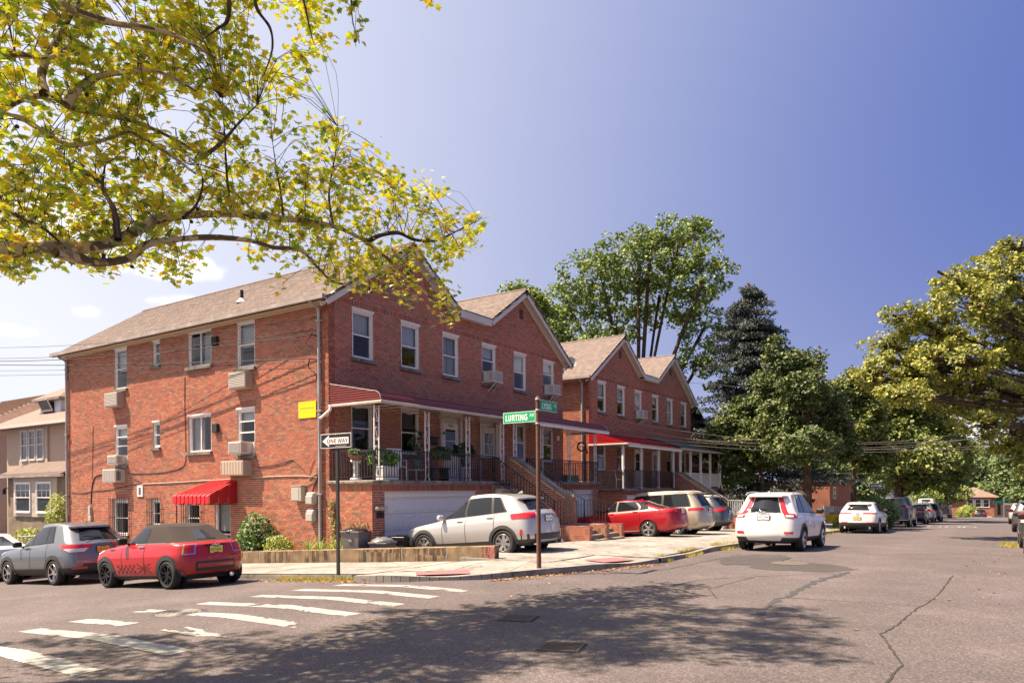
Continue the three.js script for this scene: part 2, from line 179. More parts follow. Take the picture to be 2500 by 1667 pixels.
{
  const w1 = struct(slabOn(mb(), 1.3, 5.5, 112, 9.78, (x, z) => walkY(x, z) - 0.02, 0.14).build('sidewalk', M.walk2)); pave(w1, range(1.3, 31.3, 1.5), [5.5, 6.93, 8.35, 9.78], walkY, 3);
  { const b = mb(); for (let x = 32.8; x < 110; x += 1.5) for (let k = 0; k < 3; k++) slabOn(b, x + 0.008, 5.5 + k * 1.43, x + 1.492, 6.92 + k * 1.43, walkY); stuff(b.build('paving_slab', M.walk, w1)); }
  const w2 = struct(slabOn(mb(), -4.12, -34, -0.95, 5.6, (x, z) => walkY(-2, z) - 0.02, 0.14).build('sidewalk', M.walk2)); pave(w2, [-4.12, -2.53, -0.95], range(-22, 5.6, 1.5), (x, z) => walkY(-2, z), 5);
  const w3 = struct(slabOn(mb(), -0.95, 5.62, 1.29, 8.2, (x, z) => walkY(x, z) * sstep(9, 5, z) * 0 - 0.02, 0.14).build('sidewalk', M.walk2)); pave(w3, [-0.95, 0.17, 1.29], [5.62, 6.9, 8.19], () => 0, 7);
  // the rounded street corner, with ramps
  const curve = new THREE.CatmullRomCurve3([V(-4.3, 0, 5.6), V(-4.28, 0, 6.4), V(-3.95, 0, 7.3), V(-3.3, 0, 8.05), V(-2.3, 0, 8.6), V(-1.1, 0, 9.05), V(0.2, 0, 9.42), V(1.3, 0, 9.75)]).getPoints(36);
  const dip = (x, z) => walkY(-2, Math.min(z, 7.5)) * sstep(7.5, 5.6, z) - 0.09 * Math.exp(-((x + 3.55) ** 2 + (z - 7.2) ** 2) / 0.9) - 0.08 * Math.exp(-((x - 0.55) ** 2 + (z - 9.2) ** 2) / 0.7);
  const inner = t => t < 12 ? V(-1.0, 0, mix(5.62, 7.2, t / 12)) : t < 24 ? V(mix(-1.0, -0.96, (t - 12) / 12), 0, mix(7.2, 8.22, (t - 12) / 12)) : V(mix(-0.96, 1.29, (t - 24) / 12), 0, 8.22);
  const corner = [];
  for (const [a, b, m] of [[0, 9, M.walk3], [9, 18, M.walk], [18, 27, M.walk3], [27, 36, M.walk]]) {
    const q = mb(); for (let i = a; i < b; i++) for (let k = 0; k < 12; k++) { const g = (i2, k2) => { const v = inner(i2).clone().lerp(curve[i2], k2 / 12 * 0.985); const e = i2 === a ? 0.006 : 0; return [v.x, dip(v.x, v.z) + 0.001 - e, v.z]; }; q.quad(g(i, k), g(i, k + 1), g(i + 1, k + 1), g(i + 1, k)); }
    corner.push(q);
  }
  const w4 = struct(corner[0].build('sidewalk', M.walk3)); for (let i = 1; i < 4; i++) corner[i].build('paving_slab', i % 2 ? M.walk : M.walk2, w4);
  const cb = mb(); for (let i = 0; i < 36; i++) { const a = curve[i], b = curve[i + 1], d = b.clone().sub(a).normalize(), n = V(-d.z, 0, d.x); const out = n.x * -1 + n.z > 0 ? n : n.negate(); const A = [a, a.clone().addScaledVector(out, 0.17)], B = [b, b.clone().addScaledVector(out, 0.17)]; const y = v => dip(v.x, v.z) + 0.004, w = v => [v.x, y(v), v.z], l = v => [v.x, y(v) - 0.3, v.z]; cb.quad(w(A[0]), w(A[1]), w(B[1]), w(B[0])); cb.quad(w(A[1]), l(A[1]), l(B[1]), w(B[1])); }
  const curb = struct(cb.build('curb', M.curb));
  const line = (pts, yf, name) => { const q = mb(); for (let i = 0; i < pts.length - 1; i++) { const [x0, z0] = pts[i], [x1, z1] = pts[i + 1]; const dx = x1 - x0, dz = z1 - z0, L = Math.hypot(dx, dz), ox = -dz / L * 0.16, oz = dx / L * 0.16; const P = (x, z, o) => [x + ox * o, yf(x, z) + 0.005, z + oz * o], D = p => [p[0], p[1] - 0.3, p[2]]; const a = P(x0, z0, 0), b = P(x0, z0, 1), c = P(x1, z1, 1), d = P(x1, z1, 0); q.quad(a, b, c, d); q.quad(b, D(b), D(c), c); } return struct(q.build(name, M.curb)); };
  line(range(5.6, 40, 1.2).map(v => [-4.12, 11.2 - v]), (x, z) => walkY(-2, z), 'curb'); line(range(1.3, 112, 2).reverse().map(v => [v, 9.78]).map(([x, z]) => [x, z]).reverse(), (x, z) => walkY(x, z) - 0.05 * sstep(1.2, 1.6, x) * sstep(5.4, 4.8, x), 'curb');
  for (const [cx, cz, a] of [[-3.42, 7.1, 0.86], [0.5, 8.98, 0.28]]) { // red dimpled pads on the ramps
    const b = mb(), n = 13, ca = Math.cos(a), sa = Math.sin(a), P = (u, v, h) => { const x = cx + u * ca - v * sa, z = cz + u * sa + v * ca; return [x, dip(x, z) + h, z]; };
    b.quad(P(-0.55, -0.33, 0.018), P(-0.55, 0.33, 0.018), P(0.55, 0.33, 0.018), P(0.55, -0.33, 0.018)); for (let i = 0; i < 18; i++) for (let j = 0; j < 11; j++) { const u = -0.51 + i * 0.06, v = -0.3 + j * 0.06; const c = P(u, v, 0.025), r = 0.014; b.tri([c[0] - r, c[1] - 0.006, c[2]], [c[0], c[1] - 0.006, c[2] + r], c).tri([c[0], c[1] - 0.006, c[2] + r], [c[0] + r, c[1] - 0.006, c[2]], c).tri([c[0] + r, c[1] - 0.006, c[2]], [c[0], c[1] - 0.006, c[2] - r], c).tri([c[0], c[1] - 0.006, c[2] - r], [c[0] - r, c[1] - 0.006, c[2]], c); }
    const o = b.build('tactile_pad', M.pink); tag(o, cx < -2 ? 'red dimpled tactile pad on the kerb ramp by the crosswalk' : 'red dimpled tactile pad on the kerb ramp beside the street name post', 'tactile pad');
  }
  // driveway and front yards
  const yardY = (x, z) => { const g = z > 5.5 ? 0 : -0.42 * sstep(5.5, 1.9, z) * ((x > 0.1 && x < 5.6) || (x > 8.4 && x < 14) ? 1 : 0.35); return walkY(Math.max(x, 0), 9) + g - 0.004; };
  const dr = struct(slabOn(mb(), -0.6, 1.7, 31.5, 5.48, (x, z) => -1.4, 0.1).build('driveway', M.walk2));
  for (const [a, b] of [[-0.5, 5.7], [8.36, 16.4], [16.5, 31]]) { const xs = range(a, b, (b - a) / Math.round((b - a) / 2)), zs = [1.75, 2.7, 3.6, 4.55, 5.49]; const r = rng(a * 10 + 9); for (let i = 0; i < xs.length - 1; i++) for (let j = 0; j < 4; j++) { const m = (xs[i] + xs[i + 1]) / 2; slabOn(mb(), xs[i] + 0.006, zs[j] + 0.005, xs[i + 1] - 0.006, zs[j + 1] - 0.005, (x, z) => yardY(m, z) - 0.025 * relu(x - 5) + 0.025 * relu(m - 5)).build('paving_slab', walkMats[Math.floor(r() * 4)], dr); } }
  const soil = mb(); for (let z = -16; z < 4.6; z += 1) { const zb = Math.min(z + 1, 4.6), y = q => walkY(-2, q) + 0.10; soil.quad([-0.72, y(z), z], [-0.72, y(zb), zb], [0.0, y(zb) + 0.05, zb], [0.0, y(z) + 0.05, z]); } struct(soil.build('planting_bed', M.dirt));
  struct(mb().quad([-0.72, -0.1, 4.6], [-0.72, -0.1, 6.55], [-0.5, -0.1, 6.55], [-0.5, -0.1, 4.6]).build('planting_bed', M.walk));
}
// ---------- marks on the street ----------
function stripe(x, z0, z1, w, wear, seed, name = 'crosswalk_stripe') {
  const r = rng(seed), b = mb(), n = Math.ceil((z1 - z0) / 0.055), k = 8, J = []; for (let i = 0; i <= n; i++) { J.push([]); for (let j = 0; j <= k; j++) J[i].push([(r() - 0.5) * 0.022, (r() - 0.5) * 0.022]); }
  const p = (i, j) => { const zz = z0 + (z1 - z0) * i / n + J[i][j][1], xx = x - w / 2 + w * j / k + J[i][j][0]; return [xx, roadY(xx, zz) + 0.005, zz]; };
  for (let i = 0; i < n; i++) for (let j = 0; j < k; j++) { if (fbm(i * 0.16 + seed * 9, j * 0.28, seed, 3) < wear(i / n)) continue; b.quad(p(i, j), p(i + 1, j), p(i + 1, j + 1), p(i, j + 1)); }
  return struct(b.build(name, M.paint));
}
[[-11.55, 5.9, 9.2, 0.22], [-10.55, 5.6, 9.15, 0.25], [-9.75, 5.3, 9.1, 0.52], [-8.75, 5.2, 9.05, 0.36], [-7.78, 5.4, 9.0, 0.30], [-6.78, 5.5, 8.95, 0.28], [-5.85, 5.5, 8.9, 0.26], [-4.98, 5.7, 8.9, 0.28], [-12.5, 5.9, 9.2, 0.3]].forEach(([x, a, b, w], i) => stripe(x, a, b, 0.31, t => (i === 2 ? (t > 0.36 && t < 0.62 ? 0.9 : t > 0.6 ? 0.52 : 0.28) : i === 3 ? (t > 0.13 && t < 0.36 ? 0.9 : w - 0.06) : w - 0.045) + (t > 0.93 ? 0.08 : 0), i + 1));
{
  const L = { B: [[0, 0, 0, 1], [0, 1, 0.7, 1], [0.7, 1, 0.7, 0.5], [0, 0.52, 0.75, 0.52], [0.75, 0.5, 0.75, 0], [0, 0, 0.75, 0]], U: [[0, 1, 0, 0], [0, 0, 0.8, 0], [0.8, 0, 0.8, 1]], M: [[0, 0, 0, 1], [0, 1, 0.45, 0.3], [0.45, 0.3, 0.9, 1], [0.9, 1, 0.9, 0]], P: [[0, 0, 0, 1], [0, 1, 0.75, 1], [0.75, 1, 0.75, 0.45], [0.75, 0.45, 0, 0.45]] };
  let z = 11.7; for (const ch of 'BUMP') { const b = mb(); for (const [u0, v0, u1, v1] of L[ch]) { const P = (u, v) => [39.2 + v * 2.2, 0, z + u * 0.8], a = P(u0, v0), c = P(u1, v1), dx = c[0] - a[0], dz = c[2] - a[2], l = Math.hypot(dx, dz / 0.3 * 1), wx = Math.abs(dz) > Math.abs(dx) * 0.2 ? 0.17 : 0, wz = Math.abs(dx) > 0.3 ? 0.07 : 0, Y = q => [q[0], roadY(q[0], q[2]) + 0.006, q[2]]; if (Math.abs(dz) < 0.02) b.quad(Y([a[0], 0, a[2] - 0.08]), Y([a[0], 0, a[2] + 0.08]), Y([c[0], 0, c[2] + 0.08]), Y([c[0], 0, c[2] - 0.08])); else b.quad(Y([a[0] - 0.17, 0, a[2] - 0.05]), Y([a[0] + 0.17, 0, a[2] - 0.05]), Y([c[0] + 0.17, 0, c[2] + 0.05]), Y([c[0] - 0.17, 0, c[2] + 0.05])); } struct(b.build('road_lettering', M.paint)); z += 0.98; }
  const Y = (x, zz) => [x, roadY(x, zz) + 0.006, zz]; for (const [a, c] of [[[53.5, 12.3], [56.5, 13.6]], [[56.5, 14.0], [53.5, 15.3]], [[54.2, 13.3], [55, 14.3]]]) struct(mb().quad(Y(a[0], a[1]), Y(a[0], a[1] + 0.35), Y(c[0], c[1] + 0.35), Y(c[0], c[1])).build('speed_hump_marking', M.paint));
  const flat = (name, pts, m, h) => { const s = new THREE.Shape(pts.map(q => new THREE.Vector2(q[0], -q[1]))), g = new THREE.ShapeGeometry(s); g.rotateX(-PI / 2); const P = g.attributes.position; for (let i = 0; i < P.count; i++) P.setY(i, roadY(P.getX(i), P.getZ(i)) + h); const uv = g.attributes.uv; for (let i = 0; i < P.count; i++) uv.setXY(i, P.getX(i), P.getZ(i)); g.computeVertexNormals(); return struct(mesh(name, g, m)); };
  const wob = (cx, cz, rx, rz, seed, n = 40) => { const o = []; for (let i = 0; i < n; i++) { const a = i / n * 2 * PI, k = 0.72 + 0.5 * fbm(Math.cos(a) * 2 + seed, Math.sin(a) * 2, seed, 3); o.push([cx + Math.cos(a) * rx * k, cz + Math.sin(a) * rz * k]); } return o; };
  flat('asphalt_patch', wob(2.0, 12.9, 1.0, 1.15, 2), M.asphaltDark, 0.006); flat('asphalt_patch', wob(3.2, 11.6, 1.5, 0.75, 5), M.asphaltDark, 0.009);
  const strip = (name, pts, w, m, seed, h) => { const r = rng(seed), q = [], left = [], right = []; for (let i = 0; i < pts.length - 1; i++) for (let k = 0; k < 10; k++) { const t = k / 10; q.push([mix(pts[i][0], pts[i + 1][0], t) + (r() - 0.5) * w * 0.9, mix(pts[i][1], pts[i + 1][1], t) + (r() - 0.5) * w * 0.9]); } q.push(pts[pts.length - 1]); q.forEach((c, i) => { const a = q[Math.max(0, i - 1)], b = q[Math.min(q.length - 1, i + 1)], dx = b[0] - a[0], dz = b[1] - a[1], l = Math.hypot(dx, dz) || 1, ww = w * (0.35 + 0.65 * r()) * 0.5; left.push([c[0] - dz / l * ww, c[1] + dx / l * ww]); right.push([c[0] + dz / l * ww, c[1] - dx / l * ww]); }); return flat(name, left.concat(right.reverse()), m, h); };
  strip('tar_seam', [[1.5, 14.1], [0.2, 13.85], [-1.0, 13.77], [-2.9, 13.76], [-4.98, 13.85]], 0.16, M.tar, 3, 0.005);
  strip('pavement_crack', [[1.8, 15.9], [0.74, 15.88], [-1.66, 15.83], [-3.47, 15.65], [-4.67, 15.59], [-5.4, 15.5], [-7.0, 15.9], [-8.6, 15.8]], 0.034, M.crack, 8, 0.005); strip('pavement_crack', [[-2.9, 13.8], [-2.8, 15.7]], 0.025, M.crack, 12, 0.005); strip('pavement_crack', [[1.3, 13.9], [-1.2, 11.9], [-3.2, 11.5]], 0.03, M.crack, 13, 0.005); strip('pavement_crack', [[-0.5, 12.6], [-2.5, 12.4], [-3.6, 12.9]], 0.022, M.crack, 15, 0.005); strip('pavement_crack', [[4.5, 10.9], [0.5, 10.6], [-1.2, 10.4]], 0.03, M.crack, 18, 0.005);
  { const t = thing('manhole_cover', 'round iron manhole cover set in the crosswalk', 'manhole cover', [-8.8, roadY(-8.8, 6.35) + 0.008, 6.35]); const b = mb(); b.lathe([[0, 0.006], [0.33, 0.006], [0.34, 0]], 0, 0, 0, 28); b.build('lid', M.steel, t); const r = mb(); for (const q of [0.1, 0.17, 0.24, 0.31]) r.add(new THREE.TorusGeometry(q, 0.009, 4, 28), rotX(PI / 2).setPosition(0, 0.008, 0)); r.build('ring_pattern', M.steel, t); mb().lathe([[0.35, 0.004], [0.41, 0.004], [0.41, -0.02]], 0, 0, 0, 28).build('collar', M.tar, t); }
  for (const [x, z, l, ry] of [[-6.78, 11.16, 'square iron grate in the road, the one nearer the corner kerb', 0.3], [-8.08, 12.6, 'square iron grate in the road set in a tar collar', 0.3]]) { const t = thing('road_grate', l, 'grate', [x, roadY(x, z) + 0.007, z], ry); mb().box(0, -0.004, 0, 0.5, 0.01, 0.5).build('pit', M.tar, t); const b = mb(); for (let i = 0; i < 9; i++) b.box(-0.2 + i * 0.05, 0.006, 0, 0.024, 0.014, 0.4); for (const s of [-1, 1]) b.box(0, 0.006, s * 0.215, 0.46, 0.014, 0.03), b.box(s * 0.225, 0.006, 0, 0.025, 0.014, 0.4); b.build('grille', std(0.075, 0.055, 0.045, 0.7), t); }
  { const t = thing('manhole_cover', 'iron utility cover in the dark road patch near the white parked SUV', 'manhole cover', [2.6, roadY(2.6, 12.6) + 0.012, 12.6]); mb().lathe([[0, 0.01], [0.38, 0.01], [0.42, 0]], 0, 0, 0, 28).build('lid', std(0.10, 0.085, 0.07, 0.7), t); }
}

// ---------- brickwork ----------
const CO = 0.0677, BL = 0.2134, JT = 0.0135;
const brickTones = [[0.44, 0.112, 0.074], [0.42, 0.105, 0.072], [0.46, 0.135, 0.086], [0.38, 0.094, 0.066], [0.47, 0.165, 0.10], [0.44, 0.118, 0.08], [0.33, 0.09, 0.068], [0.38, 0.145, 0.10], [0.45, 0.125, 0.084], [0.43, 0.175, 0.115], [0.27, 0.085, 0.068], [0.24, 0.125, 0.10]];
function brickField(out, { o, n, W, y0, y1, holes = [], top, bands = [], seed = 1, u0 = 0, warm = 0, headerEvery = 6 }) {
  const r = rng(seed), u = V(0, 1, 0).cross(n), put = (a, b, c, d) => {
    if (b - a < 0.012 || d - c < 0.008) return; const t = brickTones[Math.floor(Math.pow(r(), 1.15) * brickTones.length)], k = (0.9 + r() * 0.22) * (0.86 + 0.28 * fbm(a * 0.55 + seed, c * 0.8, seed, 3)); out.push({ o, u, n, a, b, c, d, e: 0.004 + r() * 0.004, col: [t[0] * k * (1 + warm), t[1] * k * (1 + warm * 1.6), t[2] * k] });
  };
  const row = (v, h, pitch, off, isBand) => {
    const cuts = holes.filter(q => q[1] < v + h - 0.008 && q[3] > v + 0.008).map(q => [q[0], q[2]]);
    for (let a = u0 - off; a < W; a += pitch) {
      let segs = [[Math.max(a, u0) + (a < u0 ? 0 : JT / 2), Math.min(a + pitch, W) - (a + pitch > W ? 0 : JT / 2)]];
      for (const [c0, c1] of cuts) segs = segs.flatMap(([s, e]) => e <= c0 || s >= c1 ? [[s, e]] : [[s, Math.min(e, c0)], [Math.max(s, c1), e]].filter(q => q[1] > q[0]));
      for (const [s, e] of segs) { let hi = v + h - JT / 2; if (top) { const t = Math.min(top(s), top(e)); if (t < hi) { if (t < v + 0.02) continue; hi = t; } } put(s, e, v + JT / 2, hi); }
    }
  };
  const lim = top ? 99 : y1; let k = 0;
  for (let v = y0; v < y1 - 0.01;) {
    const bd = bands.find(q => Math.abs(q - v) < CO / 2);
    if (bd !== undefined) { row(v, 0.205, 0.0677, 0, true); v += 0.205; k++; continue; }
    const hd = k % headerEvery === headerEvery - 1; row(v, Math.min(CO, y1 - v), hd ? BL / 2 : BL, hd ? BL / 4 : k % 2 ? BL / 2 : 0); v += CO; k++;
  }
}
function brickGeo(list) {
  const p = [], n = [], c = [], uv = [], P = V(0, 0, 0);
  for (const b of list) {
    const w = (a, y, e) => [b.o.x + b.u.x * a + b.n.x * e, b.o.y + y, b.o.z + b.u.z * a + b.n.z * e];
    const A = w(b.a, b.c, b.e), B = w(b.b, b.c, b.e), C2 = w(b.b, b.d, b.e), D = w(b.a, b.d, b.e), A0 = w(b.a, b.c, -0.006), B0 = w(b.b, b.c, -0.006), C0 = w(b.b, b.d, -0.006), D0 = w(b.a, b.d, -0.006);
    const f = (q, N) => { for (const i of [0, 1, 2, 0, 2, 3]) { p.push(...q[i]); n.push(...N); c.push(...b.col); uv.push((b.a + (i % 3 ? b.b - b.a : 0)) * 1, b.c + (i > 1 ? b.d - b.c : 0)); } };
    const N = [b.n.x, 0, b.n.z], U = [b.u.x, 0, b.u.z], U2 = [-b.u.x, 0, -b.u.z];
    f([A, B, C2, D], N); f([D, C2, C0, D0], [0, 1, 0]); f([B, A, A0, B0], [0, -1, 0]); f([B, B0, C0, C2], U); f([A0, A, D, D0], U2);
  }
  const g = new THREE.BufferGeometry(); g.setAttribute('position', new THREE.Float32BufferAttribute(p, 3)); g.setAttribute('normal', new THREE.Float32BufferAttribute(n, 3)); g.setAttribute('uv', new THREE.Float32BufferAttribute(uv, 2)); g.setAttribute('color', new THREE.Float32BufferAttribute(c, 3)); return g;
}
function layBricks(list, wall, off, single = 300) {               // the bricks that show largest are single meshes, the rest of the wall is joined
  const d = b => { const x = off.x + b.o.x + b.u.x * (b.a + b.b) / 2, z = off.z + b.o.z + b.u.z * (b.a + b.b) / 2, y = off.y + b.o.y + (b.c + b.d) / 2; return (x - CAM.x) ** 2 + (y - CAM.y) ** 2 + (z - CAM.z) ** 2 + (y < 0.1 ? 99 : 0) + (b.b - b.a < 0.06 ? 60 : 0); };
  list.forEach(b => { b.k = d(b); }); list.sort((a, b) => a.k - b.k);
  for (const b of list.slice(0, single)) mesh('brick', brickGeo([b]), M.brick, wall);
  if (list.length > single) stuff(mesh('brickwork', brickGeo(list.slice(single)), M.brick, wall));
}
function wallShell(b, o, n, pts, holes, th = 0.24) { const u = V(0, 1, 0).cross(n), m = new THREE.Matrix4().makeBasis(u, V(0, 1, 0), n); m.setPosition(o.clone().addScaledVector(n, -th)); return b.ext(pts, th, m, null, holes.map(h => [[h[0], h[1]], [h[2], h[1]], [h[2], h[3]], [h[0], h[3]]])); }
const basisAt = (o, n, a, y) => { const u = V(0, 1, 0).cross(n); const m = new THREE.Matrix4().makeBasis(u, V(0, 1, 0), n); m.setPosition(o.clone().addScaledVector(u, a).add(V(0, y, 0))); return m; };
function place(m, mat4) { m.matrix.copy(mat4); m.matrix.decompose(m.position, m.quaternion, m.scale); return m; }
// a sash window set into its opening; kinds: hung, slide, fixed, far (small in the picture)
function windowIn(parent, o, n, h, opt = {}) {
  const w = h[2] - h[0], H = h[3] - h[1], f = opt.frame || 0.075, rc = opt.recess === undefined ? 0.07 : opt.recess, b = mb();
  const z = -rc; const hd = opt.head || 0.11;
  b.box(-w / 2 + f / 2, H / 2, z, f, H, 0.06).box(w / 2 - f / 2, H / 2, z, f, H, 0.06).box(0, H - hd / 2, z + 0.002, w - 2 * f, hd, 0.06).box(0, 0.03, z + 0.01, w - 2 * f, 0.06, 0.08);
  if (opt.crown) b.box(0, H - 0.02, z + 0.05, w + 0.05, 0.06, 0.1).box(0, H - 0.07, z + 0.035, w + 0.01, 0.04, 0.05);
  const iw = w - 2 * f, ih = H - hd - 0.06, y0 = 0.06, s = 0.035, mid = opt.mid || 0.5;
  if (opt.kind === 'slide') b.box(0, y0 + ih / 2, z - 0.01, 0.05, ih, 0.05).box(-iw / 2 + s / 2, y0 + ih / 2, z - 0.01, s, ih, 0.04).box(iw / 2 - s / 2, y0 + ih / 2, z - 0.01, s, ih, 0.04);
  else { b.box(0, y0 + ih * mid, z, iw, 0.045, 0.05); for (const q of [-1, 1]) b.box(q * (iw / 2 - s / 2), y0 + ih / 2, z - 0.012, s, ih, 0.035); b.box(0, y0 + s / 2, z - 0.01, iw - 2 * s, s, 0.03).box(0, y0 + ih - s / 2, z - 0.01, iw - 2 * s, s, 0.03); if (opt.third) b.box(0, y0 + ih * opt.third, z, iw, 0.04, 0.05); }
  if (opt.grid) for (let i = 1; i < opt.grid[0]; i++) b.box(-iw / 2 + iw * i / opt.grid[0], y0 + ih / 2, z - 0.02, 0.018, ih, 0.014);
  if (opt.grid) for (let i = 1; i < opt.grid[1]; i++) b.box(0, y0 + ih * i / opt.grid[1], z - 0.021, iw, 0.018, 0.014);
  const win = place(b.build('window', opt.mat || M.white, parent), basisAt(o, n, (h[0] + h[2]) / 2, h[1]));
  const pane = (x, y, pw, ph, zz) => { const p = mesh('pane', new THREE.PlaneGeometry(pw, ph), opt.glass || M.glass, win); p.position.set(x, y, zz); };
  if (opt.kind === 'slide') { pane(-iw / 4, y0 + ih / 2, iw / 2 - 0.02, ih, z - 0.012); pane(iw / 4, y0 + ih / 2, iw / 2 - 0.02, ih, z - 0.016); } else { pane(0, y0 + ih * mid / 2, iw, ih * mid - 0.02, z - 0.012); pane(0, y0 + ih * (mid + 1) / 2, iw, ih * (1 - mid) - 0.02, z - 0.016); }
  if (opt.blind) { const q = mb(), bh = ih * opt.blind, nb = opt.slats ? Math.floor(bh / 0.045) : 0; if (nb) for (let i = 0; i < nb; i++) q.box(0, y0 + ih - 0.02 - i * 0.045, z - 0.11, iw - 0.02, 0.043, 0.004, 0, null, 0.35); else q.box(0, y0 + ih - bh / 2, z - 0.11, iw - 0.01, bh, 0.006); q.build(opt.slats ? 'venetian_blind' : 'roller_blind', opt.blindMat || M.blind, win); }
  if (opt.curtain) { const q = mb(), N = 18, cw = iw * opt.curtain; for (const sd of opt.curtainSides || [-1, 1]) { const P = (i, y) => [sd * (iw / 2 - cw * i / N), y, z - 0.14 + 0.025 * Math.sin(i * 2.1)]; for (let i = 0; i < N; i++) q.quad(P(i, y0), P(i + 1, y0), P(i + 1, y0 + ih), P(i, y0 + ih)); } q.build('curtain', opt.curtainMat || M.curtain, win); }
  if (opt.sill !== 0) mb().rbox(0, -0.055, 0.0, w + 0.14, 0.11, 0.2, 0.012).build('sill', M.sill, win);
  if (opt.bars) { const q = mb(), nb = Math.max(3, Math.round(w / 0.12)); for (let i = 0; i <= nb; i++) q.box(-w / 2 - 0.05 + (w + 0.1) * i / nb, H / 2, 0.14, 0.018, H + 0.1, 0.018); for (const y of [0.05, H * 0.5, H - 0.02]) q.box(0, y, 0.13, w + 0.1, 0.02, 0.01).box(-w / 2 - 0.05, y, 0.07, 0.016, 0.016, 0.14).box(w / 2 + 0.05, y, 0.07, 0.016, 0.016, 0.14); q.build('security_bars', M.iron, win); }
  return win;
}
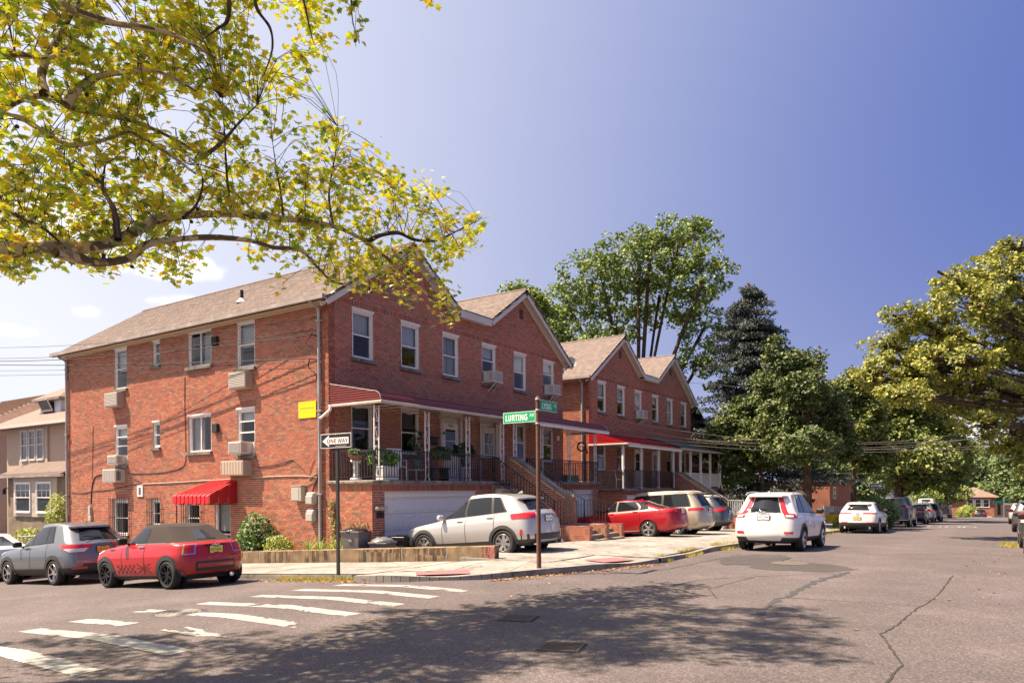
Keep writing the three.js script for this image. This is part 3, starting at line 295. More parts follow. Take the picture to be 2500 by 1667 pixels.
// ---------- the two red brick duplexes ----------
const SX = V(-1, 0, 0), SZ = V(0, 0, 1);
function duplex(X0, Y0, label, o2) {
  const root = thing('brick_duplex', label, 'house', [X0, Y0, 0]), W = 14.07, D = 15.8, PK = 9.93, SL = 0.664, c1 = 3.52, c2 = W - 3.52;
  const topF = x => Math.max(PK - 0.16 - SL * Math.abs(x - c1), PK - 0.16 - SL * Math.abs(x - c2), x > c1 && x < c2 ? 8.08 : 0);
  const yb = -1.6, fo = V(0, 0, 0), so = V(0, 0, -D);
  const up = [0.96, 3.19, 5.39, 7.8, 10.03, 12.35].map(x => [x, 5.77, x + 0.93, 7.33]), dn = [0.9, 3.16, 9.98, 12.27].map(x => [x, 2.85, x + 0.94, 4.45]);
  const doors = [[5.2, 1.95, 6.5, 4.5], [7.57, 1.95, 8.87, 4.5]], fh = [...up, ...dn, ...doors];
  const sh = o2.side || [], side = sh.map(q => [q[0] + D, q[1], q[2] + D, q[3]]);
  const wl = mb(); const prof = [[0, yb], [W, yb], [W, topF(W)]]; for (const x of [c2, 7.95, 6.12, c1, 0]) prof.push([x, topF(x)]);
  wallShell(wl, fo, SZ, prof, fh); wallShell(wl, so, SX, [[0, yb], [D, yb], [D, 7.58], [0, 7.58]], side);
  wl.box(W - 0.12, 3, -D / 2, 0.24, 9.15, D - 0.5).box(W / 2, 3, -D + 0.12, W - 0.5, 9.15, 0.24).box(W / 2, 4.75, -D / 2, W - 0.6, 0.2, D - 0.6).box(W / 2, 1.85, -D / 2, W - 0.6, 0.2, D - 0.6).box(W / 2, 7.7, -D / 2, W - 0.5, 0.1, D - 0.5).box(W / 2, 4.7, -2.6, W - 0.6, 5.8, 0.1);
  // porch substructure: front wall with garage openings, end walls
  const gar = [[0.5, yb + 1.05, 4.98, 1.57], [W - 4.98, yb + 1.05, W - 0.5, 1.57]], P = 1.75, po = V(0, 0, P);
  wallShell(wl, po, SZ, [[0, yb], [W, yb], [W, 1.83], [0, 1.83]], gar, 0.24); wallShell(wl, V(0, 0, 0), SX, [[0.0, yb], [P - 0.24, yb], [P - 0.24, 1.83], [0.0, 1.83]], [], 0.24);
  wl.box(W - 0.12, 0.1, P / 2 - 0.12, 0.24, 3.4, P - 0.26);
  const wall = wl.build('wall', M.mortar, root), br = [], e = 0.006;
  brickField(br, { o: fo, n: SZ, W: W, y0: 1.95, y1: 9.9, holes: fh, top: x => topF(x) + 0.03, bands: [1.95 + 80 * CO], seed: 11, u0: 0, warm: 0.0 });
  brickField(br, { o: so, n: SX, W: D + e, y0: o2.sideY0 === undefined ? -0.9 : o2.sideY0, y1: 7.52, holes: side, bands: [1.95 + 80 * CO], seed: 12, u0: o2.sideFrom ? D - o2.sideFrom : 0, warm: 0.12 });
  brickField(br, { o: po, n: SZ, W: W, y0: -0.75, y1: 1.83, holes: [...gar, [5.95, -1, 8.12, 1.9]], bands: [-0.75 + 35 * CO], seed: 13 }); brickField(br, { o: V(0, 0, e), n: SX, W: P, y0: -0.75, y1: 1.83, bands: [-0.75 + 35 * CO], seed: 14, warm: 0.15 });
  layBricks(br, wall, root.position, o2.single);
  // windows
  const wo = o2.win || {}; up.forEach((h, i) => windowIn(root, fo, SZ, h, { crown: 1, ...(wo.up || [])[i] })); dn.forEach((h, i) => windowIn(root, fo, SZ, h, { head: 0.16, ...(wo.dn || [])[i] })); side.forEach((h, i) => windowIn(root, so, SX, h, { crown: i < 8, ...(wo.side || [])[i] }));
  // roof: shingles laid in courses, rakes, gutters
  const deck = mb(), shg = mb(), zf = 0.34, zb = -D - 0.3, rr = rng(X0 + 5);
  const slope = (xa, ya, xb, yb2, tabs) => { // from the eave to the ridge
    const L = Math.hypot(xb - xa, yb2 - ya), ux = (xb - xa) / L, uy = (yb2 - ya) / L, nx = -uy * Math.sign(ux), ny = Math.abs(ux); deck.quad([xa, ya, zf], [xb, yb2, zf], [xb, yb2, zb], [xa, ya, zb]); deck.quad([xa - nx * 0.1, ya - ny * 0.1, zf], [xb - nx * 0.1, yb2 - ny * 0.1, zf], [xb - nx * 0.1, yb2 - ny * 0.1, zb], [xa - nx * 0.1, ya - ny * 0.1, zb]); deck.quad([xa, ya, zf], [xa - nx * 0.1, ya - ny * 0.1, zf], [xb - nx * 0.1, yb2 - ny * 0.1, zf], [xb, yb2, zf]); deck.quad([xa, ya, zb], [xb, yb2, zb], [xb - nx * 0.1, yb2 - ny * 0.1, zb], [xa - nx * 0.1, ya - ny * 0.1, zb]);
    const nc = Math.floor(L / 0.142);
    for (let k = 0; k < nc; k++) for (let z = zf + 0.01 - (k % 2) * 0.16; z > zb; z -= 0.32) { const s0 = k * L / nc, s1 = s0 + L / nc + 0.01, z1 = Math.min(zf + 0.01, z), z0 = Math.max(zb, z - 0.314), h0 = 0.013 + rr() * 0.006, t = 0.9 + rr() * 0.14, cl = [t, t * (0.97 + rr() * 0.04), t * (0.96 + rr() * 0.05)]; if (z1 - z0 < 0.02) continue; const q = (s, zz, h) => [xa + ux * s + nx * h, ya + uy * s + ny * h, zz]; const up2 = [q(s0, z1, h0), q(s1, z1, 0.004), q(s1, z0, 0.004), q(s0, z0, h0)]; if (ux > 0) shg.quad(up2[0], up2[1], up2[2], up2[3], cl), shg.quad(q(s0, z0, h0), q(s0, z0, 0), q(s0, z1, 0), q(s0, z1, h0), cl); else shg.quad(up2[3], up2[2], up2[1], up2[0], cl), shg.quad(q(s0, z1, h0), q(s0, z1, 0), q(s0, z0, 0), q(s0, z0, h0), cl); }
  };
  const rT = x => PK + 0.02 - SL * x; slope(-0.42, rT(3.94), c1, PK + 0.02); slope(6.1, rT(2.58), c1, PK + 0.02); slope(7.97, rT(2.58), c2, PK + 0.02); slope(W + 0.42, rT(3.94), c2, PK + 0.02);
  deck.quad([6.08, 8.24, zf], [7.99, 8.24, zf], [7.99, 8.24, zb], [6.08, 8.24, zb]); deck.box((6.1 + 7.97) / 2, 8.17, (zf + zb) / 2, 1.9, 0.1, zf - zb - 0.02);
  const back = mb(); back.ext([[0, 7.5], [c1, PK - 0.1], [7.03, 7.5]], 0.05, trans(0, 0, -D - 0.0)).ext([[7.03, 7.5], [c2, PK - 0.1], [W, 7.5]], 0.05, trans(0, 0, -D)); back.build('rear_gable', M.mortar, root);
  const roof = deck.build('roof', M.roof, root); { const m = M.roof.clone(); m.vertexColors = true; stuff(shg.build('shingle', m, roof)); }
  mb().rod([c1, PK + 0.03, zf], [c1, PK + 0.03, zb], 0.05, 0.05, 6).rod([c2, PK + 0.03, zf], [c2, PK + 0.03, zb], 0.05, 0.05, 6).build('ridge_cap', M.roof, roof);
  mb().box(6.12, 8.265, -3, 0.03, 0.05, 6).box(7.1, 8.25, 0.25, 1.7, 0.025, 0.2).build('valley_flashing', std(0.16, 0.42, 0.36, 0.6), roof);
  const rk = (xa, ya, xb, yb3) => { const b = mb(), dx = xb - xa, dy = yb3 - ya, L = Math.hypot(dx, dy), nx = dy / L * (dx > 0 ? 1 : -1), ny = -dx / L * (dx > 0 ? 1 : -1), hgt = 0.24; const q = (t, h) => [xa + dx * t + nx * h, ya + dy * t + ny * h]; b.ext([q(0, 0.0), q(1, 0.0), q(1, hgt), q(0, hgt)], 0.03, trans(0, 0, zf - 0.03)); b.ext([q(0, 0.13), q(1, 0.13), q(1, 0.15), q(0, 0.15)], zf - 0.03, trans(0, 0, 0.0)); b.ext([q(0, 0.15), q(1, 0.15), q(1, 0.25), q(0, 0.25)], 0.03, trans(0, 0, 0.012)); b.build('rake_board', M.trim, root); };
  const rB = x => rT(x) - 0.02; rk(-0.42, rB(3.94), c1, PK); rk(6.1, rB(2.58), c1, PK); rk(7.97, rB(2.58), c2, PK); rk(W + 0.42, rB(3.94), c2, PK);
  mb().box((6.1 + 7.97) / 2, 8.08, zf - 0.014, 1.95, 0.26, 0.026).box((6.1 + 7.97) / 2, 8.0, 0.15, 1.95, 0.02, 0.3).build('fascia', M.trim, root);
  for (const s of [0, 1]) { const x = s ? W + 0.45 : -0.45, g = mb(); g.box(x - 0.02 * (s ? -1 : 1), 7.33, (zf + zb) / 2, 0.11, 0.13, zf - zb - 0.04).build('gutter', M.gutter, root); mb().box(s ? W + 0.21 : -0.21, 7.315, (zf + zb) / 2, 0.42, 0.02, zf - zb - 0.1).box(s ? W + 0.03 : -0.03, 7.27, (zf + zb) / 2 - 0.2, 0.05, 0.09, D - 0.1).build('soffit', M.cream, root); }
  for (const z of [-0.33, -15.62]) { const b = mb(), x = -0.075; b.rod([x, 7.1, z], [x, o2.pipeTo === undefined ? 0.0 : o2.pipeTo, z], 0.05, 0.05, 10).tube([[-0.42, 7.3, z], [-0.36, 7.22, z], [-0.12, 7.12, z], [x, 7.0, z]], 0.048, 10); for (const y of [6.75, 4.05, 1.55]) b.box(x, y, z + 0.02, 0.12, 0.035, 0.2); b.build('downspout', M.pipe, root); }
  for (const c of [c1, c2]) { mb().box(c + 0.06, 8.98, 0.008, 0.26, 0.4, 0.02).build('gable_vent', M.blackmatte, root); const lv = mb(); for (let i = 0; i < 6; i++) lv.box(c + 0.06, 8.82 + i * 0.065, 0.022, 0.24, 0.045, 0.012, 0, null, 0.5); lv.build('vent_louvres', std(0.10, 0.05, 0.04, 0.8), root); }
  // porch floor slab and garage doors
  mb().rbox(W / 2, 1.89, P / 2 + 0.05, W + 0.18, 0.12, P + 0.16, 0.045).build('porch_slab', M.stone, root);
  for (const g of gar) { const w = g[2] - g[0], H = g[3] - g[1], b = mb(); b.box((g[0] + g[2]) / 2, (g[1] + g[3]) / 2, P - 0.17, w, H, 0.05); b.box((g[0] + g[2]) / 2, g[3] - 0.06, P - 0.1, w, 0.12, 0.1); const d = b.build('garage_door', M.white, root), nx = 9, ny = 4, cw = w / nx, ch = (H - 0.12) / ny; for (let i = 0; i < nx; i++) for (let j = 0; j < ny; j++) { mb().rbox(g[0] + cw * (i + 0.5), g[1] + ch * (j + 0.5), P - 0.142, cw - 0.13, ch - 0.15, 0.025, 0.008).build('door_panel', M.white, d); } const sm = mb(); for (let j = 1; j < ny; j++) sm.box((g[0] + g[2]) / 2, g[1] + ch * j, P - 0.1435, w, 0.012, 0.004); sm.build('section_joint', M.acGrille, d); }
  return root;
}
const wn = { blind: 0.52, slats: 1 };
const H1 = duplex(0, 0, 'corner red brick duplex with twin gables and maroon porch canopy', {
  single: 300, side: [[-4.38, 5.7, -3.44, 7.28], [-7.13, 6.0, -5.77, 7.28], [-9.34, 6.28, -8.88, 7.24], [-12.0, 5.62, -11.1, 7.24], [-4.38, 2.83, -3.46, 4.4], [-7.13, 3.03, -5.8, 4.34], [-9.36, 3.28, -8.9, 4.26], [-12.0, 2.68, -11.1, 4.24], [-12.15, 0.0, -11.1, 1.38], [-9.5, 0.4, -8.93, 1.4], [-7.33, 0.2, -6.5, 1.32], [-5.65, -0.75, -4.78, 1.42]],
  win: { up: [{ blind: 0.5, slats: 1 }, { blind: 0.52 }, { curtain: 0.48 }, { blind: 0.3, third: 0.3, mid: 0.62 }, { blind: 0.5 }, { blind: 0.28, third: 0.3, mid: 0.64 }], dn: [{ blind: 0.4, slats: 1, blindMat: M.screen }, { blind: 0.4, blindMat: M.screen }, { blind: 0.5, blindMat: M.acTan }, { blind: 0.5, blindMat: M.acTan }],
    side: [{ blind: 0.55, slats: 1 }, { kind: 'slide', curtain: 0.5, curtainSides: [1] }, { mid: 0.5 }, { blind: 0.55 }, { third: 0.76, mid: 0.5, blind: 0.2 }, { kind: 'slide', curtain: 0.5, curtainSides: [-1] }, {}, { third: 0.75, mid: 0.5, blind: 0.3 }, { bars: 1, crown: 0, curtain: 0.3 }, { bars: 1, crown: 0 }, { bars: 1, crown: 0 }, { crown: 0, sill: 0, mid: 0.45, blind: 0.5, blindMat: M.curtain }] } });
const H2 = duplex(16.6, -0.28, 'second red brick duplex down the street with red awning and grey porch roof', { single: 60, sideFrom: 5, sideY0: -0.3, win: { up: [{ blind: 0.6 }, { blind: 0.55 }, { third: 0.35, mid: 0.6 }, { blind: 0.3 }, { blind: 0.9 }, { blind: 0.4 }], dn: [{ curtain: 0.4 }, { curtain: 0.4 }, { blind: 0.5 }, { blind: 0.5 }] } });
for (const h of [[-4.38, 4.4, -3.46], [-7.13, 4.34, -5.8], [-9.36, 4.26, -8.9], [-12.0, 4.24, -11.1], [-12.15, 1.38, -11.1], [-9.5, 1.4, -8.93]]) { const b = [], r = rng(h[1] * 9); for (let z = h[0] - 0.04; z < h[2] + 0.03; z += 0.0677) b.push({ o: V(0, 0, 0), u: V(0, 0, 1), n: SX, a: z, b: z + 0.058, c: h[1] + 0.02, d: h[1] + 0.215, e: 0.013, col: brickTones[[0, 2, 4, 8, 7][Math.floor(r() * 5)]].map((q, i) => q * (i ? 1.15 : 1)) }); mesh('soldier_lintel', brickGeo(b), M.brick, H1); }

// ---------- fittings of the corner duplex ----------
function box3(name, mat, parent, x, y, z, sx, sy, sz, r = 0.01) { return mb().rbox(x, y, z, sx, sy, sz, r).build(name, mat, parent); }
function acUnit(label, x, y, z, w, h, d, face, o = {}) {        // face: 'x' hangs on the side wall, 'z' on the front
  const t = thing('air_conditioner', label, 'air conditioner', [x, y, z], face === 'x' ? -PI / 2 : 0, o.group); // local +z points out of the wall
  mb().rbox(0, h / 2, d / 2, w, h, d, 0.015).build('case', o.mat || M.ac, t);
  const g = mb(); g.box(0, h / 2, d + 0.002, w - 0.07, h - 0.07, 0.006); g.build('grille', o.grille || M.acGrille, t);
  const s = mb(), n = o.vert ? 8 : 9; for (let i = 0; i < n; i++) o.vert ? s.box(-w / 2 + 0.06 + (w - 0.12) * i / (n - 1), h / 2, d + 0.008, 0.014, h - 0.08, 0.012) : s.box(0, 0.06 + (h - 0.12) * i / (n - 1), d + 0.008, w - 0.08, 0.010, 0.012, 0, null, 0.4); s.build('louvres', o.mat || M.ac, t);
  const v = mb(); for (const q of [-1, 1]) for (let i = 0; i < 3; i++) v.box(q * (w / 2 + 0.002), h * 0.5, d * (0.55 + i * 0.14), 0.006, h * 0.7, d * 0.08); v.build('side_vents', o.sideMat || M.acGrille, t);
  if (o.bracket) mb().bar([-w * 0.22, -0.02, d * 0.95], [-w * 0.22, -0.36, 0.04], 0.025, 0.025).bar([w * 0.22, -0.02, d * 0.95], [w * 0.22, -0.36, 0.04], 0.025, 0.025).box(0, -0.012, d * 0.6, w + 0.05, 0.02, d * 0.9).build('support_bracket', M.white, t);
  if (o.wing) mb().box(-w / 2 - o.wing / 2, h / 2, 0.02, o.wing, h, 0.03).box(w / 2 + o.wing / 2, h / 2, 0.02, o.wing, h, 0.03).build('side_panels', M.ac, t);
  return t;
}
acUnit('beige air conditioner sleeve under the upper side window nearest the street corner', -0.0, 5.0, -3.99, 0.88, 0.53, 0.30, 'x', { mat: M.acTan, grille: M.ac });
acUnit('beige air conditioner sleeve under the upper side window at the rear end', -0.0, 4.93, -11.74, 0.92, 0.54, 0.30, 'x', { mat: M.acTan, grille: M.ac });
acUnit('white air conditioner sitting in the lower side window near the yellow sign', 0.05, 2.86, -3.95, 0.66, 0.40, 0.48, 'x', { wing: 0.1, grille: M.acGrille });
acUnit('tan air conditioner with vertical slats below the lower side window near the red awning', -0.0, 2.17, -4.2, 1.18, 0.48, 0.36, 'x', { mat: M.acTan, vert: 1, grille: M.acTan });
acUnit('white air conditioner sitting in the lower side window at the rear end', 0.05, 2.72, -11.55, 0.66, 0.34, 0.42, 'x', { wing: 0.08, grille: M.acGrille });
acUnit('white slatted air conditioner below the lower side window at the rear end', -0.0, 2.03, -11.72, 0.95, 0.5, 0.4, 'x', { vert: 1, sideMat: M.blackmatte });
acUnit('white air conditioner on bracket in the fourth upper front window from the corner', 8.27, 5.83, 0.0, 0.62, 0.42, 0.44, 'z', { bracket: 1, wing: 0.08 });
acUnit('white air conditioner on bracket in the upper front window beside the satellite dish', 12.82, 5.83, 0.0, 0.6, 0.42, 0.44, 'z', { bracket: 1, wing: 0.08 });
acUnit('white air conditioner in the upper window of the second duplex', 22.5, 5.52, 0.0, 0.6, 0.42, 0.42, 'z', { bracket: 1, wing: 0.08 });
{ // side wall clutter, all parts of the house
  box3('junction_box', M.meter, H1, -0.1, 1.56, -1.26, 0.2, 0.46, 0.46, 0.03); mb().box(-0.205, 1.56, -1.3, 0.01, 0.38, 0.34).box(-0.1, 1.81, -1.26, 0.22, 0.03, 0.48).build('junction_lid', M.meter, H1);
  for (const y of [1.42, 0.9]) { const m = mb(); m.rbox(-0.1, y, -0.66, 0.2, 0.38, 0.34, 0.06, 0, null, 0, 0, 4).rbox(-0.2, y - 0.04, -0.66, 0.07, 0.26, 0.3, 0.03); m.build('meter_cover', M.meter, H1); }
  mb().rbox(-0.02, 1.69, -10.2, 0.05, 0.42, 0.38, 0.01).build('dryer_vent', M.white, H1); const vl = mb(); for (let i = 0; i < 5; i++) vl.box(-0.05, 1.58 + i * 0.055, -10.2, 0.01, 0.03, 0.15); vl.build('vent_slots', M.blackmatte, H1);
  for (const y of [6.75, 3.8]) { mb().rbox(-0.06, y, -5.48, 0.12, 0.3, 0.28, 0.015).build('exhaust_hood', M.blackmatte, H1); }
  mb().rbox(-0.05, 0.92, -13.82, 0.1, 0.36, 0.16, 0.015).rbox(-0.05, 0.62, -13.78, 0.12, 0.2, 0.2, 0.015).build('cable_box', M.meter, H1);
  const c = mb(); c.tube([[-0.03, 6.35, -0.42], [-0.03, 5.0, -0.44], [-0.03, 3.2, -0.43], [-0.03, 2.1, -0.46], [-0.04, 1.85, -0.6], [-0.06, 1.62, -0.68]], 0.03, 6).build('conduit', M.rust, H1);
  const w = mb(); w.tube([[-0.02, 2.05, -0.5], [-0.02, 2.1, -0.9], [-0.02, 2.12, -1.8], [-0.02, 2.1, -3.3], [-0.03, 2.06, -4.6], [-0.02, 2.02, -6.5], [-0.02, 1.98, -8.3], [-0.02, 1.95, -10.1]], 0.018, 5); w.tube([[-0.03, 1.78, -1.2], [-0.03, 1.84, -0.95], [-0.03, 1.98, -0.6]], 0.012, 5); w.tube([[-0.04, 2.3, -0.5], [-0.05, 2.15, -0.75], [-0.03, 2.0, -0.9], [-0.05, 2.1, -0.7], [-0.04, 2.18, -0.55]], 0.01, 4); w.build('cable', M.wireLite, H1);
  const k = mb(); k.tube([[-0.02, 2.62, -7.35], [-0.02, 2.5, -7.6], [-0.02, 2.38, -8.5], [-0.02, 2.34, -9.6], [-0.02, 2.36, -11]], 0.012, 4); k.tube([[-0.02, 5.7, -7.3], [-0.02, 4.9, -7.32], [-0.02, 2.7, -7.3], [-0.02, 2.6, -7.36]], 0.012, 4); k.tube([[-0.02, 2.36, -12.3], [-0.02, 2.34, -13.2], [-0.02, 2.2, -13.55], [-0.02, 1.7, -13.75], [-0.02, 1.2, -13.8]], 0.022, 5); k.tube([[-0.02, 4.3, -13.6], [-0.02, 3, -13.65], [-0.02, 2.2, -13.7]], 0.01, 4); k.tube([[-0.02, 2.0, -10.1], [-0.02, 1.75, -12.4], [-0.02, 1.7, -13.6], [-0.02, 1.62, -14.6], [-0.02, 1.66, -15.4]], 0.012, 4); k.tube([[-0.02, 2.62, -1.6], [-0.03, 2.5, -2.4], [-0.02, 2.42, -3.3]], 0.014, 4); k.tube([[-0.02, 2.62, -1.6], [-0.02, 2.35, -1.2], [-0.02, 2.1, -0.9], [-0.02, 2.4, -0.75], [-0.02, 2.62, -0.62]], 0.008, 4); k.tube([[-0.02, 2.4, -11], [-0.05, 2.3, -10.8], [-0.02, 2.05, -10.3]], 0.012, 4); k.build('cable', M.wire, H1);
  mb().rod([-0.05, 6.3, -0.36], [-0.25, 6.34, -0.5], 0.02, 0.02, 6).rod([-0.05, 5.6, -0.4], [-0.22, 5.62, -0.6], 0.02, 0.02, 6).lathe([[0, 0], [0.03, 0.01], [0.03, 0.05], [0, 0.06]], -0.24, 6.32, -0.5, 8).tube([[-0.22, 6.32, -0.5], [-0.2, 6.1, -0.75], [-0.1, 5.95, -0.55], [-0.06, 5.8, -0.45]], 0.01, 4).tube([[-0.2, 5.62, -0.6], [-0.16, 5.4, -0.7], [-0.1, 5.2, -0.5], [-0.05, 5.0, -0.44]], 0.02, 4).build('service_entrance', M.wire, H1);
  const y = tag(plate('wall_sign', 0.78, 0.50, label2(0.78, 0.5, (g, W, H) => { g.fillStyle = '#f2c500'; g.fillRect(0, 0, W, H); txt(g, 'CONSTRUCTION INC', W / 2, H * 0.42, H * 0.13, '#4a4210', 'bold'); txt(g, 'BRICKWORK · ROOFING · REPAIRS'.replace(/[^ ]/g, '—'), W / 2, H * 0.62, H * 0.06, '#a08a20'); txt(g, '———————————————', W / 2, H * 0.72, H * 0.05, '#a08a20'); }), null, [-0.03, 4.13, -0.93], -PI / 2), 'yellow construction company sign on the brick side wall', 'sign');
  mb().box(0, 0, -0.008, 0.78, 0.5, 0.014).build('backing', M.yellow, y);
  // roof vent stack
  mb().rod([1.1, 8.2, -5.6], [1.1, 8.75, -5.6], 0.06, 0.06, 8).build('roof_vent_pipe', M.blackmatte, H1); mb().lathe([[0.2, 0], [0.07, 0.16]], 1.1, 8.3, -5.6, 10).build('vent_flashing', M.white, H1);
}
{ // red metal awning over the side door
  const t = thing('red_awning', 'small red ribbed metal awning on the brick side wall', 'awning', [0, 0, 0]); const z0 = -6.42, z1 = -4.4, n = 9, zt = u => mix(-5.9, z1, u), zb = u => mix(z0, z1, u);
  for (let i = 0; i < n; i++) { const ua = i / n, ub = (i + 1) / n, m = mb(), up = 0.025; const pr = [[-0.02, 2.0, 0], [-0.98, 1.56, 1], [-1.05, 1.5, 1], [-1.06, 1.25 - (i % 2) * 0.03, 1]]; const zz = (u, k) => mix(zt(u), zb(u), k); for (let k = 0; k < 3; k++) { const p = pr[k], q = pr[k + 1], um = mix(ua, ub, 0.72); m.quad([p[0], p[1], zz(ua, p[2])], [q[0], q[1], zz(ua, q[2])], [q[0], q[1], zz(um, q[2])], [p[0], p[1], zz(um, p[2])]); m.quad([p[0] - 0.01, p[1] + up, zz(um, p[2])], [q[0] - 0.015, q[1] + up, zz(um, q[2])], [q[0] - 0.015, q[1] + up, zz(ub, q[2])], [p[0] - 0.01, p[1] + up, zz(ub, p[2])]); m.quad([p[0], p[1] - 0.02, zz(um, p[2])], [q[0], q[1] - 0.02, zz(um, q[2])], [q[0] - 0.015, q[1] + up, zz(um, q[2])], [p[0] - 0.01, p[1] + up, zz(um, p[2])]); m.quad([p[0] - 0.01, p[1] + up, zz(ub, p[2])], [q[0] - 0.015, q[1] + up, zz(ub, q[2])], [q[0], q[1] - 0.02, zz(ub, q[2])], [p[0], p[1] - 0.02, zz(ub, p[2])]); } m.build('awning_slat', M.red, t); }
  for (let i = 0; i < 6; i++) { const xa = -0.02 - i * 0.172, xb = xa - 0.168, ty = x => 2.0 - 0.455 * Math.abs(x); mb().ext([[xa, 1.27 - (i % 2) * 0.03], [xb, 1.27 - (i % 2) * 0.03], [xb, ty(xb)], [xa, ty(xa)]], 0.014, trans(0, 0, z1 + (i % 2) * 0.018)).build('awning_side_panel', M.redSheet, t); }
  mb().rod([-0.95, 1.2, z0 + 0.06], [-0.95, -0.75, z0 + 0.06], 0.02, 0.02, 6).build('post', M.iron, t); mb().bar([-0.95, 1.24, z0], [-0.95, 1.24, z1], 0.03, 0.03).bar([-0.02, 1.28, z0 + 0.1], [-0.98, 1.28, z0 + 0.05], 0.02, 0.02).bar([-0.02, 1.24, z1], [-0.98, 1.24, z1], 0.025, 0.025).build('frame', M.iron, t);
}
// ---------- front doors ----------
function frontDoor(o, X, num, fancy) {
  const b = mb(), y0 = 1.95, H = 2.55; b.box(X, y0 + H / 2, -0.12, 1.3, H, 0.05); b.box(X - 0.58, y0 + H / 2, -0.03, 0.14, H, 0.14).box(X + 0.58, y0 + H / 2, -0.03, 0.14, H, 0.14).box(X, y0 + H - 0.1, -0.03, 1.02, 0.2, 0.14).box(X, y0 + H + 0.01, 0.03, 1.42, 0.08, 0.14).build('door_surround', M.trim, o);
  const d = mb(); d.box(X, y0 + 1.08, -0.06, 0.9, 2.12, 0.05).box(X - 0.4, y0 + 1.08, -0.03, 0.1, 2.1, 0.02).box(X + 0.4, y0 + 1.08, -0.03, 0.1, 2.1, 0.02).box(X, y0 + 2.02, -0.03, 0.7, 0.24, 0.02).box(X, y0 + 0.5, -0.03, 0.7, 0.95, 0.02); if (!fancy) for (let i = 0; i < 8; i++) d.box(X - 0.31 + i * 0.089, y0 + 0.5, -0.018, 0.012, 0.92, 0.012);
  const dm = d.build('door', M.white, o); mb().box(X, y0 + 1.45, -0.03, 0.56, 0.9, 0.012).build('door_glass', M.midglass, dm); mb().box(X, y0 + 1.48, -0.02, 0.58, 0.03, 0.02).build('glazing_bar', M.white, dm); mb().box(X - 0.38, y0 + 1.0, -0.005, 0.03, 0.16, 0.03).box(X - 0.36, y0 + 1.02, 0.02, 0.1, 0.02, 0.02).box(X - 0.4, y0 + 1.75, 0.0, 0.05, 0.1, 0.03).build('handle', M.black, dm);
  if (num) { const m = plate('house_number', 0.42, 0.13, label2(0.42, 0.13, (g, w, h) => { g.fillStyle = '#cfc6bf'; g.fillRect(0, 0, w, h); txt(g, num, w / 2, h * 0.54, h * 0.95, '#15120f', 'bold', 'serif', 1.05); }), dm, [X, y0 + 2.05, -0.0185]); }
  if (fancy) { // scrolled iron storm gate
    const g = mb(); for (const x of [-0.34, -0.2, -0.07, 0.07, 0.2, 0.34]) g.box(X + x, y0 + 1.1, 0.05, 0.018, 2.1, 0.018); for (const y of [0.08, 0.75, 1.05, 2.1]) g.box(X, y0 + y, 0.05, 0.72, 0.025, 0.02); for (let i = 0; i < 10; i++) for (const s of [-1, 1]) g.add(new THREE.TorusGeometry(0.055, 0.009, 4, 10, 4.6), rotZ(i + (s > 0 ? 0 : PI)).setPosition(X + s * 0.09, y0 + 1.15 + i * 0.1, 0.06)); for (let i = 0; i < 6; i++) g.add(new THREE.TorusGeometry(0.05, 0.009, 4, 10), trans(X - 0.3 + i * 0.12, y0 + 0.9, 0.06)); for (let i = 0; i < 8; i++) g.add(new THREE.TorusGeometry(0.04, 0.009, 4, 8, 4.2), rotZ(i * 1.3).setPosition(X + (i % 2 ? 0.14 : -0.14), y0 + 0.18 + i * 0.07, 0.06)); g.build('scrolled_gate', M.white, o);
    for (const s of [-1, 1]) mb().rbox(X + s * 0.53, y0 + 1.15, 0.06, 0.28, 2.3, 0.04, 0.01).box(X + s * 0.53, y0 + 1.15, 0.085, 0.02, 2.2, 0.02).build('door_shutter', M.trim, o);
  }
}
frontDoor(H1, 5.85, '1064'); frontDoor(H1, 8.22, null, true); frontDoor(H2, 5.85, null); frontDoor(H2, 8.22, null, true);
// ---------- porch columns, railings, canopy of the corner duplex ----------
function scrollColumn(o, x, z, y0, y1, w = 0.19) {
  const b = mb(); for (const s of [-1, 1]) b.box(x + s * w / 2, (y0 + y1) / 2, z, 0.032, y1 - y0, 0.032); const n = Math.round((y1 - y0) / 0.52), h = (y1 - y0) / n, r = w / 2 - 0.035;
  for (let i = 0; i < n; i++) { const y = y0 + h * (i + 0.5), pts = []; for (let k = 0; k <= 12; k++) { const a = k / 12 * 1.55 * PI; pts.push(V(x + r * (0.35 + 0.65 * k / 12) * Math.cos(a - 0.6) * 0.9, y + h * 0.32 - 0.02 + r * (0.3 + 0.7 * k / 12) * Math.sin(a - 0.6), z)); } const low = pts.map(p => V(2 * x - p.x, 2 * y - p.y, z)); b.tube([...pts, ...low.reverse()], 0.0105, 5, null, 46); }
  b.build('porch_column', M.white, o);
}
for (const x of [0.2, 2.43, 4.54, 6.58]) scrollColumn(H1, x, 1.75, 1.95, 4.1); for (const x of [7.42, 9.3, 11.5, 13.85]) scrollColumn(H1, x, 1.75, 1.95, 4.1);
function railing(o, a, b, h, mat, name = 'railing', gap = 0.115, bot = 0.09, r = 0.009) { const A = V(...a), B = V(...b), L = Math.hypot(B.x - A.x, B.z - A.z), n = Math.max(2, Math.round(L / gap)), q = mb(); const up = V(0, h, 0), lo = V(0, bot, 0); q.bar(A.clone().add(up), B.clone().add(up), 0.045, 0.025).bar(A.clone().add(lo), B.clone().add(lo), 0.03, 0.018); for (let i = 0; i <= n; i++) { const p = A.clone().lerp(B, i / n), e = i === 0 || i === n ? r * 1.7 : r; q.box(p.x, p.y + (i % n ? bot + (h - bot) / 2 : h / 2), p.z, e * 2, i % n ? h - bot : h, e * 2); } return q.build(name, mat, o); }
